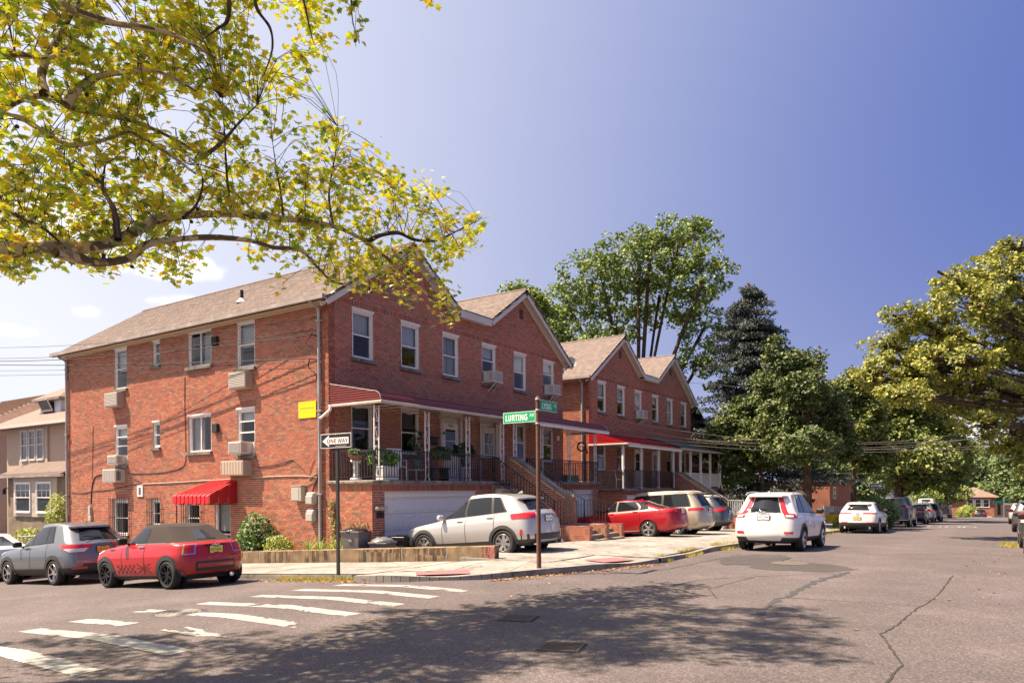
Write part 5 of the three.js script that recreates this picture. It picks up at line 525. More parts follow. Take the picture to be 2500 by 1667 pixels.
const yRoad = (x, z) => roadY(x, z);
{ // red convertible
  const decal = std(0.10, 0.004, 0.006, 0.3);
  const P = paint(0.46, 0.002, 0.005, 0.0);
  makeCar({ name: 'red_convertible', label: 'small red convertible with brown soft top and checkered door decal, parked at the kerb', cat: 'car', L: 3.85, W: 1.73, H: 1.415, gc: 0.17, paint: P, hoodY: 0.86, tailY: 0.93, cowlY: 1.0, cowlX: 0.72, wsX: 0.24, wsD: 0.08, rtX: -1.12, rtY: 1.31, rbX: -1.68, rbY: 0.99, arc: 0.045, clad: 1.05, wheelR: 0.31, archGap: 0.045, flare: 0.07, rimG: rim8, rimMat: M.rimDark, wf: 1.16, wr: -1.33, pos: [-5.42, yRoad(-5.4, 0.5), 0.5], turn: PI / 2, pitch: -0.055, topMat: M.canvas, topName: 'soft_top', sideWins: [[-0.42, 0.52, -0.4, 0.02]], doors: [-0.5, 0.42], handles: [[-0.36, 5.0]], handleMat: M.chrome, mirrorMat: M.black, kTop: 6.84, mats: 0,
    tails: [[3.3, 5.2, [0.118, 0.12], [0.160, 0.158], M.chrome, 0.008], [3.5, 5.02, [0.123, 0.125], [0.155, 0.153], M.tail, 0.016]], rear: [['rear_window', M.midglass, 6.22, 6.72, [-0.09, -0.075], [0.09, 0.075], 0.01], ['boot_handle', M.black, 4.62, 4.86, [-0.075, -0.07], [0.075, 0.07], 0.02], ['bumper_insert', M.plastic, 1.35, 2.35, [-0.125, -0.12], [0.125, 0.12], 0.006], ['bumper_inlay', P, 1.7, 2.1, [-0.115, -0.11], [0.115, 0.11], 0.012], ['brake_light', M.tail, 5.75, 5.86, [-0.04, -0.04], [0.04, 0.04], 0.012]], plateTx: nyPlate('R37·RVG', '#e6d25a', '#2a2614'), plateK: 4.05, exhaust: [0.35],
    extra: ({ t, S, patch, X }) => { for (let i = 0; i < 9; i++) for (let j = 0; j < 3; j++) if ((i + j) % 2 === 0) for (const sd of [-1]) { const x = 0.62 - i * 0.085, k = 1.35 + j * 0.33; patch('door_decal', decal, k, k + 0.3, [sd * X(k, x - 0.075), sd * X(k, x - 0.075)], [sd * X(k, x), sd * X(k, x)], 0.003, { np: 1, nk: 1 }); } for (const [xa, xb, ka, kb] of [[-0.2, -0.75, 1.35, 2.4], [-0.2, -0.75, 2.4, 1.35], [-0.2, -0.75, 1.9, 1.9], [-0.48, -0.5, 1.35, 2.4]]) { const w = 0.03; const nk = 6; for (let i = 0; i < nk; i++) { const a = i / nk, b = (i + 1) / nk, k0 = mix(ka, kb, a), k1 = mix(ka, kb, b), x0 = mix(xa, xb, a), x1 = mix(xa, xb, b); patch('door_decal', decal, Math.min(k0, k1) - (ka === kb ? 0.06 : 0), Math.max(k0, k1) + (ka === kb ? 0.06 : 0), ka <= kb ? [-X(k0, x0 - w), -X(k1, x1 - w)] : [-X(k1, x1 - w), -X(k0, x0 - w)], ka <= kb ? [-X(k0, x0 + w), -X(k1, x1 + w)] : [-X(k1, x1 + w), -X(k0, x0 + w)], 0.003, { np: 1, nk: 1 }); } }
      const e = S(4.74, 0); mb().lathe([[0, 0], [0.035, 0], [0.03, 0.012], [0, 0.014]], 0, 0, 0, 16, rotZ(PI / 2)).bar([0.005, 0, -0.1], [0.005, 0.012, 0.1], 0.006, 0.02).build('badge', M.chrome, t).position.set(e.x - 0.024, e.y, 0); patch('waist_trim', M.chrome, 5.93, 6.0, [-X(5.93, -1.2), -X(6, -1.2)], [-X(5.93, 0.6), -X(6, 0.6)], 0.006, { np: 20 }); patch('side_scuttle', M.black, 4.6, 4.95, [-X(4.6, 0.78), -X(4.95, 0.8)], [-X(4.6, 0.95), -X(4.95, 1.0)], 0.01); } });
}
makeCar(suv({ name: 'silver_suv', label: 'silver grey compact SUV with yellow licence plate, parked ahead of the red convertible', L: 4.33, W: 1.79, H: 1.605, paint: paint(0.23, 0.24, 0.26, 0.7), hoodY: 0.88, tailY: 1.02, cowlY: 1.0, cowlX: 0.96, wsX: 0.14, wsD: 0.13, rtX: -1.55, rtY: 1.49, rbX: -2.0, rbY: 1.12, arc: 0.06, wheelR: 0.33, rimG: rim5, wf: 1.32, wr: -1.29, pos: [-5.2, yRoad(-5.2, -4.9), -4.9], turn: PI / 2, pitch: -0.055, clad: 1.6, sideWins: [[-0.05, 0.82, -0.05, 0.28], [-0.82, -0.12, -0.72, -0.12], [-1.15, -0.88, -0.95, -0.8]], doors: [-0.08, -0.95], handles: [[0.1, 5.2]], tails: [[4.25, 5.1, [0.075, 0.06], [0.2, 0.235], M.tail], [3.7, 4.25, [0.11, 0.085], [0.165, 0.19], M.tailClear]], rear: [['rear_window', M.darkglass, 6.08, 6.85, [-0.135, -0.13], [0.135, 0.13]], ['reflector', M.tail, 1.45, 1.75, [-0.16, -0.16], [-0.1, -0.1], 0.012], ['bumper_insert', M.plastic, 1.2, 2.2, [-0.125, -0.12], [0.125, 0.12], 0.006]], plateTx: nyPlate('JPE·1585', '#e7a51e', '#33265a'), plateK: 3.95 }));
makeCar(suv({ name: 'white_sedan', label: 'white sedan parked at the kerb beyond the silver grey SUV', L: 4.7, W: 1.8, H: 1.45, gc: 0.18, paint: paint(0.75, 0.75, 0.76, 0.1), hoodY: 0.85, tailY: 0.98, cowlY: 0.98, cowlX: 0.95, wsX: 0.25, rtX: -1.0, rtY: 1.36, rbX: -1.7, rbY: 1.03, clad: 0, flare: 0.03, wheelR: 0.32, wf: 1.38, wr: -1.33, pos: [-5.15, yRoad(-5.15, -10.4), -10.4], turn: PI / 2, pitch: -0.055, wiper: 0, spoiler: 0, fin: 0, far: 1, sideWins: [[-0.1, 0.85, -0.1, 0.3], [-0.95, -0.17, -0.8, -0.17]], rear: [['rear_window', M.midglass, 6.08, 6.88, [-0.13, -0.125], [0.13, 0.125]]], tails: [[4.2, 5, [0.09, 0.09], [0.19, 0.2]]] }));
makeCar(suv({ name: 'white_suv', label: 'pearl white SUV parked nose-in at the white garage door behind the low concrete wall', L: 4.6, W: 1.88, H: 1.68, paint: paint(0.58, 0.56, 0.54, 0.5), hoodY: 0.86, tailY: 1.04, cowlY: 1.02, cowlX: 1.08, wsX: 0.12, wsD: 0.12, rtX: -1.72, rtY: 1.5, rbX: -2.1, rbY: 1.17, arc: 0.075, wheelR: 0.35, rimG: rim7, wf: 1.36, wr: -1.36, pos: [1.58, -0.19, 4.48], turn: PI / 2, pitch: -0.07, clad: 1.5, flare: 0.055, sideWins: [[-0.12, 0.88, -0.12, 0.33], [-1.0, -0.19, -0.92, -0.19], [-1.45, -1.07, -1.2, -1.0]], doors: [0.66, -0.15, -1.1], handles: [[0.05, 5.15], [-0.95, 5.25]], tails: [[4.3, 5.55, [0.12, 0.1], [0.235, 0.24], M.tail], [4.5, 5.35, [0.075, 0.07], [0.125, 0.12], M.tailClear, 0.017]], rear: [['rear_window', M.darkglass, 6.05, 6.86, [-0.14, -0.135], [0.14, 0.135]], ['bumper_band', M.plastic, 1.2, 2.25, [-0.2, -0.2], [0.2, 0.2], 0.007], ['bumper_valance', std(0.5, 0.48, 0.46, 0.4), 0.65, 1.25, [-0.11, -0.115], [0.11, 0.115], 0.012], ['reflector', M.tail, 2.2, 2.9, [-0.205, -0.2], [-0.195, -0.185], 0.01]], plateTx: nyPlate('LKG·2108'), plateK: 4.15, exhaust: [-0.6, 0.6], mirrorMat: paint(0.7, 0.665, 0.63, 0.25), extra: ({ S, t }) => { const e = S(5.4, 0); mb().rbox(e.x - 0.02, e.y, -0.42, 0.02, 0.05, 0.13, 0.02).build('badge', std(0.02, 0.06, 0.25, 0.3), t); } }));
makeCar({ name: 'red_sedan', label: 'dark red sedan parked nose-in beside the brick stoop', cat: 'car', L: 4.9, W: 1.86, H: 1.45, gc: 0.16, paint: paint(0.42, 0.008, 0.016, 0.2), hoodY: 0.84, tailY: 1.02, cowlY: 0.97, cowlX: 1.02, wsX: 0.3, wsD: 0.07, rtX: -1.05, rtY: 1.34, rbX: -1.98, rbY: 1.07, tl: 0.06, arc: 0.045, clad: 0, flare: 0.02, wheelR: 0.335, rimG: rim5d, wf: 1.5, wr: -1.36, pos: [11.15, -0.26, 4.45], turn: PI / 2, pitch: -0.06, sideWins: [[-0.05, 0.9, -0.05, 0.35], [-0.95, -0.12, -0.78, -0.12], [-1.38, -1.02, -1.0, -0.86]], doors: [0.62, -0.08, -1.05], handles: [[0.12, 5.15], [-0.85, 5.2]], tails: [[4.2, 5.15, [0.085, 0.08], [0.24, 0.235], M.tail]], rear: [['rear_window', M.midglass, 6.08, 6.9, [-0.135, -0.125], [0.135, 0.125]], ['bumper_insert', M.black, 0.7, 1.25, [-0.12, -0.12], [0.12, 0.12], 0.008]], plateTx: nyPlate('KSM·4471'), plateK: 4.3, exhaust: [-0.6, 0.6], fin: 1, extra: ({ t, S, X, patch }) => { patch('window_chrome', M.chrome, 6.93, 6.98, [-X(6.93, -1.0), -X(6.98, -1.0)], [-X(6.93, 0.33), -X(6.98, 0.33)], 0.008, { np: 16 }); patch('sill_chrome', M.chrome, 0.95, 1.05, [-X(1, -1.0), -X(1, -1.0)], [-X(1, 1.1), -X(1, 1.1)], 0.008, { np: 8 }); } });
makeCar(suv({ name: 'tan_minivan', label: 'tan minivan parked nose-in between the red sedan and the dark grey SUV', cat: 'minivan', L: 5.1, W: 1.97, H: 1.76, gc: 0.18, paint: paint(0.50, 0.43, 0.34, 0.35), hoodY: 0.95, tailY: 1.02, cowlY: 1.1, cowlX: 1.45, wsX: 0.6, wsD: 0.12, rtX: -2.1, rtY: 1.66, rbX: -2.42, rbY: 1.12, clad: 0, flare: 0.02, wheelR: 0.335, rimG: rim5, wf: 1.62, wr: -1.42, pos: [13.9, -0.3, 4.45], turn: PI / 2, pitch: -0.05, sideWins: [[0.3, 1.3, 0.3, 0.75], [-0.75, 0.22, -0.75, 0.22], [-1.95, -0.85, -1.8, -0.85]], doors: [1.05, 0.25, -0.8], tails: [[4.5, 5.55, [0.12, 0.12], [0.23, 0.225], M.tail]], rear: [['rear_window', M.midglass, 6.05, 6.88, [-0.13, -0.125], [0.13, 0.125]]], plateTx: nyPlate('DWR·9083'), plateK: 4.5, rails: 1 }));
makeCar(suv({ name: 'dark_grey_suv', label: 'dark grey SUV parked nose-in beyond the tan minivan', L: 4.6, W: 1.85, H: 1.67, paint: paint(0.09, 0.10, 0.115, 0.4), cowlX: 1.0, wsX: 0.3, rtX: -1.75, rtY: 1.58, rbX: -2.05, rbY: 1.2, wf: 1.36, wr: -1.3, pos: [18.7, -0.42, 4.0], turn: PI / 2, pitch: -0.04, sideWins: [[-0.1, 0.9, -0.1, 0.4], [-0.98, -0.17, -0.9, -0.17], [-1.5, -1.05, -1.3, -1.0]], tails: [[4.5, 5.4, [0.1, 0.1], [0.24, 0.235], M.tail]], rear: [['rear_window', M.darkglass, 6.05, 6.86, [-0.135, -0.13], [0.135, 0.13]]], plateTx: nyPlate('HBT·5526'), plateK: 4.1, rails: 1 }));
makeCar(suv({ name: 'white_suv', label: 'white SUV with tall red tail lamps parked at the kerb of the long street', L: 4.56, W: 1.82, H: 1.685, paint: paint(0.80, 0.78, 0.76, 0.05), hoodY: 0.94, tailY: 1.06, cowlY: 1.06, cowlX: 1.08, wsX: 0.28, rtX: -1.86, rtY: 1.58, rbX: -2.14, rbY: 1.12, arc: 0.05, wf: 1.32, wr: -1.3, pos: [8.0, yRoad(8, 11.15) + 0.0, 11.15], turn: 0, pitch: -0.02, clad: 1.45, sideWins: [[-0.05, 0.95, -0.05, 0.42], [-0.95, -0.12, -0.88, -0.12], [-1.5, -1.02, -1.25, -0.98]], doors: [0.68, -0.08, -1.1], handles: [[0.12, 5.1], [-0.85, 5.15]], tails: [[5.1, 6.92, [0.13, 0.128], [0.155, 0.145], M.tail], [4.2, 5.3, [0.13, 0.13], [0.185, 0.172], M.tail], [4.3, 4.75, [0.135, 0.135], [0.165, 0.165], M.tailClear, 0.018]], rear: [['rear_window', M.darkglass, 5.85, 6.88, [-0.127, -0.124], [0.127, 0.124]], ['tailgate_chrome', M.chrome, 5.3, 5.6, [-0.1, -0.115], [0.1, 0.115], 0.02], ['reflector', M.tail, 2.1, 2.45, [-0.16, -0.16], [-0.125, -0.125], 0.012], ['reflector', M.tail, 2.1, 2.45, [0.125, 0.125], [0.16, 0.16], 0.012], ['bumper_valance', paint(0.78, 0.76, 0.74, 0.1), 0.75, 1.6, [-0.115, -0.12], [0.115, 0.12], 0.01]], plateTx: nyPlate('HFZ·7684'), plateK: 4.35, rails: 1, extra: ({ t, S }) => { const e = S(5.45, 0); mb().rbox(e.x - 0.035, e.y, 0, 0.02, 0.1, 0.12, 0.02).build('badge', M.chrome, t); const f = S(5.0, 0.1); plate('model_lettering', 0.2, 0.035, label2(0.2, 0.035, (g, w, h) => { g.fillStyle = '#dcd8d4'; g.fillRect(0, 0, w, h); txt(g, 'CR-V', w / 2, h / 2, h, '#777', 'bold', 'sans-serif', 1.3); }, 128), t, [f.x - 0.012, f.y - 0.02, -0.52], -PI / 2); } }));
makeCar(suv({ name: 'white_crossover', label: 'white crossover with slim tail lamps parked behind the dark blue pickup', L: 4.4, W: 1.8, H: 1.54, paint: paint(0.76, 0.74, 0.73, 0.05), hoodY: 0.93, tailY: 1.0, cowlY: 1.02, cowlX: 0.95, wsX: 0.2, rtX: -1.6, rtY: 1.43, rbX: -2.0, rbY: 1.1, wf: 1.3, wr: -1.33, pos: [25.5, yRoad(25.5, 10.9), 10.9], pitch: -0.025, clad: 2.1, sideWins: [[-0.1, 0.85, -0.1, 0.3], [-1.05, -0.17, -0.9, -0.17]], tails: [[4.6, 5.0, [0.06, 0.07], [0.2, 0.2], M.tail]], rear: [['rear_window', M.darkglass, 6.05, 6.86, [-0.14, -0.13], [0.14, 0.13]], ['reflector', M.tail, 2.1, 2.3, [-0.15, -0.15], [-0.1, -0.1], 0.012], ['reflector', M.tail, 2.1, 2.3, [0.1, 0.1], [0.15, 0.15], 0.012]], plateTx: nyPlate('E41·LMB', '#d9c98a', '#33301a'), plateK: 3.3, exhaust: [-0.55, 0.55], extra: ({ S, t }) => { const e = S(4.7, 0); mb().add(new THREE.TorusGeometry(0.06, 0.012, 6, 16), rotY(PI / 2).setPosition(e.x - 0.02, e.y, 0)).build('badge', M.chrome, t); } }));
function pickup(o) { return makeCar({ cat: 'pickup truck', L: 5.9, W: 2.03, H: 1.95, gc: 0.34, hoodY: 1.2, tailY: 1.38, cowlY: 1.32, cowlX: 1.5, wsX: 0.85, rtX: -0.75, rtY: 1.9, rbX: -0.95, rbY: 1.42, arc: 0.02, clad: 1.2, flare: 0.03, wheelR: 0.4, rimG: rim6, wf: 1.95, wr: -1.75, mirrorMat: M.black, sideWins: [[0.35, 1.3, 0.35, 0.95], [-0.65, 0.28, -0.6, 0.28]], doors: [1.1, 0.3, -0.85], tails: [[3.9, 5.3, [0.15, 0.15], [0.2, 0.2], M.tail]], rear: [['rear_window', M.darkglass, 6.1, 6.85, [-0.13, -0.125], [0.13, 0.125]], ['step_bumper', M.chrome, 1.1, 2.0, [-0.2, -0.2], [0.2, 0.2], 0.03]], plateK: 1.6, tweak: r => { r[5].xr = -2.9; r[4].xr = -2.93; }, ...o, extra: ({ t, mb }) => { mb().box(-1.92, 1.405, 0, 1.9, 0.02, 1.62).build('bed_cover', M.blackmatte, t); } }); }
pickup({ name: 'blue_pickup', label: 'dark blue pickup truck with chrome bumper parked in front of the white crossover', paint: paint(0.016, 0.026, 0.05, 0.3), pos: [39.5, yRoad(39.5, 10.85), 10.85], pitch: -0.025, plateTx: nyPlate('62841·MK', '#e79a12', '#33265a') });
pickup({ name: 'black_pickup', label: 'black pickup truck parked at the far end of the street', paint: paint(0.012, 0.011, 0.012, 0.2), pos: [90, yRoad(90, 10.4), 10.4], pitch: -0.025, far: 1, plateTx: nyPlate('94017·JB') });
const sed = o => ({ cat: 'car', L: 4.7, W: 1.8, H: 1.45, gc: 0.18, hoodY: 0.85, tailY: 1.0, cowlY: 0.98, cowlX: 0.95, wsX: 0.25, rtX: -1.0, rtY: 1.36, rbX: -1.75, rbY: 1.04, clad: 0, flare: 0.02, wheelR: 0.32, rimG: rim5, wf: 1.38, wr: -1.33, far: 1, pitch: -0.025, sideWins: [[-0.1, 0.85, -0.1, 0.3], [-0.95, -0.17, -0.8, -0.17]], tails: [[4.2, 5, [0.1, 0.1], [0.21, 0.21], M.tail]], rear: [['rear_window', M.midglass, 6.08, 6.88, [-0.13, -0.125], [0.13, 0.125]]], ...o });
const fs = o => suv({ L: 4.6, W: 1.85, H: 1.68, cowlX: 1.0, wsX: 0.3, rtX: -1.8, rtY: 1.58, rbX: -2.08, rbY: 1.15, wf: 1.36, wr: -1.3, far: 1, pitch: -0.025, sideWins: [[-0.1, 0.9, -0.1, 0.4], [-1.5, -0.17, -1.35, -0.17]], tails: [[4.5, 5.5, [0.12, 0.12], [0.22, 0.22], M.tail]], rear: [['rear_window', M.darkglass, 6.05, 6.86, [-0.13, -0.13], [0.13, 0.13]]], ...o });
makeCar(sed({ name: 'dark_sedan', label: 'dark wine sedan parked just past the dark blue pickup', paint: paint(0.03, 0.012, 0.016), pos: [50.5, yRoad(50, 11), 10.95], plateTx: nyPlate('GTA·3310'), plateK: 3.6 }));
makeCar(fs({ name: 'grey_suv', label: 'grey SUV with loaded roof rack in the row past the dark blue pickup', paint: paint(0.3, 0.3, 0.32, 0.4), pos: [57, yRoad(57, 11), 11.0], rails: 1, extra: ({ t, mb }) => { const b = mb(); for (let i = 0; i < 6; i++) b.rbox(-0.9 + i * 0.25, 1.78, -0.4 + (i % 3) * 0.35, 0.18, 0.14, 0.16, 0.04); b.build('roof_load', M.white, t); } }));
makeCar(fs({ name: 'charcoal_suv', label: 'charcoal SUV last in the kerb row before the black pickup', paint: paint(0.06, 0.06, 0.07, 0.4), pos: [64.5, yRoad(64, 11), 11.05] }));
makeCar(fs({ name: 'black_suv', label: 'black SUV with red tail lamps driving off below the brow of the street', paint: paint(0.02, 0.02, 0.022), pos: [128, yRoad(128, 13.5), 13.6], pitch: -0.07 }));
makeCar(sed({ name: 'dark_green_sedan', label: 'dark green sedan on the opposite kerb, its tail lamp showing', far: 0, paint: paint(0.05, 0.055, 0.05, 0.3), pos: [14.5, yRoad(14.5, 18), 18.05], tails: [[4.2, 5.2, [0.1, 0.1], [0.23, 0.23], M.tail], [3.7, 4.2, [0.11, 0.1], [0.2, 0.2], M.tailClear]] }));
makeCar(sed({ name: 'black_sedan', label: 'black sedan at the very edge of the opposite kerb', far: 0, paint: paint(0.03, 0.03, 0.032, 0.3), pos: [7.55, yRoad(7.5, 18), 18.08] }));
makeCar(fs({ name: 'graphite_suv', label: 'graphite SUV parked ahead of the dark green sedan on the opposite kerb', paint: paint(0.09, 0.09, 0.1, 0.3), pos: [33.2, yRoad(33, 18), 18.05] }));
makeCar(fs({ name: 'pale_suv', label: 'pale grey SUV farthest along the opposite kerb', paint: paint(0.45, 0.46, 0.48, 0.3), pos: [56.5, yRoad(56, 18), 18.0] }));

// ---------- garden wall, street signs, bins ----------
{
  const t = thing('low_concrete_wall', 'low weathered concrete wall along the pavement beside the corner duplex', 'wall', [0, 0, 0]); const zs = [6.62, 5.1, 3.6, 2.3, 0.9, -0.6, -2.2, -3.8, -5.4, -7, -8.6, -10.2, -11.8, -13.4, -15];
  for (let i = 0; i < zs.length - 1; i++) { const a = zs[i] - 0.004, b = zs[i + 1] + 0.004, T2 = z => walkY(-2, z) + 0.36, B2 = z => walkY(-2, z) - 0.3, m = mb(), x0 = -0.86, x1 = -0.68; const P = (x, y, z) => [x, y, z]; m.quad(P(x0, B2(b), b), P(x0, B2(a), a), P(x0, T2(a) - 0.02, a), P(x0, T2(b) - 0.02, b)); m.quad(P(x0, T2(b) - 0.02, b), P(x0, T2(a) - 0.02, a), P(x0 + 0.02, T2(a), a), P(x0 + 0.02, T2(b), b)); m.quad(P(x0 + 0.02, T2(b), b), P(x0 + 0.02, T2(a), a), P(x1, T2(a), a), P(x1, T2(b), b)); m.quad(P(x1, T2(b), b), P(x1, T2(a), a), P(x1, B2(a), a), P(x1, B2(b), b)); m.quad(P(x0, B2(a), a), P(x1, B2(a), a), P(x1, T2(a), a), P(x0, T2(a), a)); m.quad(P(x0, T2(b), b), P(x1, T2(b), b), P(x1, B2(b), b), P(x0, B2(b), b)); m.build('wall_panel', M.lowwall, t); }
  const ck = mb(), r = rng(4); for (const z of zs.slice(1, 9)) { let zz = z + 0.05; const tp = walkY(-2, z) + 0.33; for (let k = 0; k < 6; k++) { const y0 = tp - k * 0.065, z2 = zz + (r() - 0.5) * 0.05; ck.quad([-0.8635, y0, zz - 0.012], [-0.8635, y0 - 0.066, z2 - 0.012], [-0.8635, y0 - 0.066, z2 + 0.012], [-0.8635, y0, zz + 0.012]); zz = z2; } } ck.build('mortar_repair', M.walk3, t);
  const sp = mb(), rr = rng(9); for (let i = 0; i < 420; i++) { const z = 6.6 - rr() * rr() * 0.5, y = walkY(-2, z) - 0.02 + rr() * 0.36, s = 0.003 + rr() * rr() * 0.018; sp.add(new THREE.CircleGeometry(s, 7), rotY(-PI / 2).setPosition(-0.8632 - i * 0.000008, y, z)); } sp.build('pink_spray_paint', std(0.42, 0.13, 0.12, 0.9), t);
}
function signFace(w, h, draw, name, parent, pos, ry, px = 512) { return plate(name, w, h, label2(w, h, draw, px), parent, pos, ry); }
{
  const x = -4.3, z = 4.97, y0 = walkY(-2, z), t = thing('one_way_sign', 'black ONE WAY sign with white left arrow on a dark post', 'street sign', [x, y0, z]), H = 2.86 - y0;
  mb().box(0, H / 2 - 0.02, 0, 0.055, H - 0.04, 0.045).box(-0.028, H / 2 - 0.02, 0, 0.006, H - 0.04, 0.062).build('post', std(0.03, 0.028, 0.026, 0.5), t); const sy = H - 0.15;
  mb().rbox(-0.05, sy, 0, 0.006, 0.31, 0.93, 0.003).build('sign_board', M.galv, t);
  signFace(0.92, 0.30, (g, w, h) => { g.fillStyle = '#d8cfd0'; g.fillRect(0, 0, w, h); g.fillStyle = '#0c0b0c'; g.fillRect(w * 0.012, h * 0.035, w * 0.976, h * 0.93); g.fillStyle = '#e2d6d8'; g.beginPath(); const p = [[0.055, 0.5], [0.27, 0.1], [0.29, 0.16], [0.25, 0.27], [0.92, 0.27], [0.92, 0.73], [0.25, 0.73], [0.29, 0.84], [0.27, 0.9]]; p.forEach(([a, b], i) => i ? g.lineTo(a * w, b * h) : g.moveTo(a * w, b * h)); g.fill(); txt(g, 'ONE WAY', w * 0.55, h * 0.515, h * 0.42, '#0c0b0c', 'bold', 'sans-serif', 1.12); g.fillStyle = '#bbb'; g.fillRect(w * 0.5, h * 0.86, w * 0.35, h * 0.03); }, 'sign_face', t, [-0.055, sy, 0], -PI / 2);
  mb().rod([-0.04, H - 0.02, 0], [-0.06, H - 0.02, 0], 0.01).rod([-0.04, H - 0.28, 0], [-0.06, H - 0.28, 0], 0.01).build('bolts', M.galv, t);
}
{
  const x = -2.1, z = 8.62, y0 = 0.0, t = thing('street_name_post', 'rusty brown street name post with green LURTING AV and LYDIG AV signs', 'street sign', [x, y0, z]), H = 3.58;
  const p = mb(); p.lathe([[0.052, 0], [0.05, 0.05], [0.047, 0.6], [0.045, H - 0.06], [0.05, H - 0.05], [0.05, H - 0.01], [0.03, H + 0.02], [0, H + 0.025]], 0, 0, 0, 14); p.build('post', M.rust, t); const cl = mb(); for (const y of [3.05, 3.33, 3.56]) cl.lathe([[0.049, -0.02], [0.058, -0.015], [0.058, 0.015], [0.049, 0.02]], 0, y - 0.02, 0, 14); cl.build('sign_clamp', M.galv, t);
  const green = '#0f9a68', draw = (s, sm) => (g, w, h) => { g.fillStyle = '#d9e6dd'; g.fillRect(0, 0, w, h); g.fillStyle = green; g.fillRect(w * 0.012, h * 0.04, w * 0.976, h * 0.92); txt(g, s, w * 0.415, h * 0.53, h * 0.78, '#e8f0ea', 'bold', 'sans-serif', s.length > 5 ? 0.74 : 0.8); txt(g, 'AV', w * 0.89, h * 0.36, h * 0.42, '#e8f0ea', 'normal', 'sans-serif', 1.0); };
  const b1 = mb().rbox(0, 3.19, -0.47, 0.006, 0.236, 0.83, 0.003).build('name_board', M.green, t); signFace(0.82, 0.23, draw('LURTING'), 'lettering', b1, [-0.0045, 3.19, -0.47], -PI / 2); signFace(0.82, 0.23, draw('LURTING'), 'lettering', b1, [0.0045, 3.19, -0.47], PI / 2);
  const b2 = mb().rbox(0.42, 3.43, 0, 0.74, 0.226, 0.006, 0.003).build('name_board', M.green, t); signFace(0.73, 0.22, draw('LYDIG'), 'lettering', b2, [0.42, 3.43, 0.0045], 0); signFace(0.73, 0.22, draw('LYDIG'), 'lettering', b2, [0.42, 3.43, -0.0045], PI);
}
function bin(label, x, z, h, w, mat, lid, o = {}) {
  const y = roadY(x, z) + (x < 0 ? 0.28 : 0.14), t = thing('trash_bin', label, 'trash bin', [x, o.y === undefined ? y : o.y, z], o.turn || 0.2, o.group); const b = mb(); const P = (s, yy) => [[-s, yy, -s], [s, yy, -s], [s, yy, s], [-s, yy, s]], lo = P(w * 0.38, 0), hi = P(w * 0.5, h); for (let i = 0; i < 4; i++) { const j = (i + 1) % 4; b.quad(lo[j], lo[i], hi[i], hi[j]); } b.quad(lo[0], lo[1], lo[2], lo[3]); for (const s of [-1, 1]) b.rbox(s * w * 0.5, h - 0.02, 0, 0.04, 0.05, w + 0.04, 0.012).rbox(0, h - 0.02, s * w * 0.5, w, 0.05, 0.04, 0.012); b.build('body', mat, t);
  if (lid) mb().rbox(0, h + 0.03, 0, w + 0.06, 0.05, w + 0.06, 0.02).rbox(0, h + 0.06, 0, w * 0.7, 0.04, w * 0.7, 0.02).build('lid', M.binLid, t);
  if (o.bag) { const g = new THREE.SphereGeometry(1, 26, 18), Pp = g.attributes.position, r = rng(5); for (let i = 0; i < Pp.count; i++) { const v = V(Pp.getX(i), Pp.getY(i), Pp.getZ(i)), n = 1 + 0.22 * (fbm(v.x * 3 + 4, v.y * 3, v.z * 3, 3) - 0.5) * 2; Pp.setXYZ(i, v.x * n * w * 0.56, v.y * n * (o.bagH || 0.14) + h, v.z * n * w * 0.56); } g.computeVertexNormals(); mesh('bin_bag', g, o.bag, t); }
  plate('printed_label', 0.16, 0.1, label2(0.16, 0.1, (g, W2, H2) => { g.fillStyle = o.dark ? '#1a1a1c' : '#5a5558'; g.fillRect(0, 0, W2, H2); g.fillStyle = '#bdb8bd'; g.fillRect(W2 * 0.1, H2 * 0.25, W2 * 0.8, H2 * 0.12); g.fillRect(W2 * 0.2, H2 * 0.6, W2 * 0.6, H2 * 0.1); }, 64), t, [-w * 0.47 - 0.004, h * 0.66, 0], -PI / 2); return t;
}
bin('tall grey bin with a black bag folded over its rim beside the porch wall', -0.36, 1.45, 0.76, 0.6, M.bin, 0, { bag: M.sackBlack, bagH: 0.1, y: -0.25 });
bin('short light grey bin wrapped in a clear plastic bag by the garage', -0.05, 2.2, 0.62, 0.56, M.bin, 0, { bag: M.bag, bagH: 0.14, y: -0.42 });
bin('black lidded bin between the wrapped bin and the garage door', 0.62, 2.25, 0.72, 0.55, M.blackmatte, 1, { dark: 1, y: -0.45 });
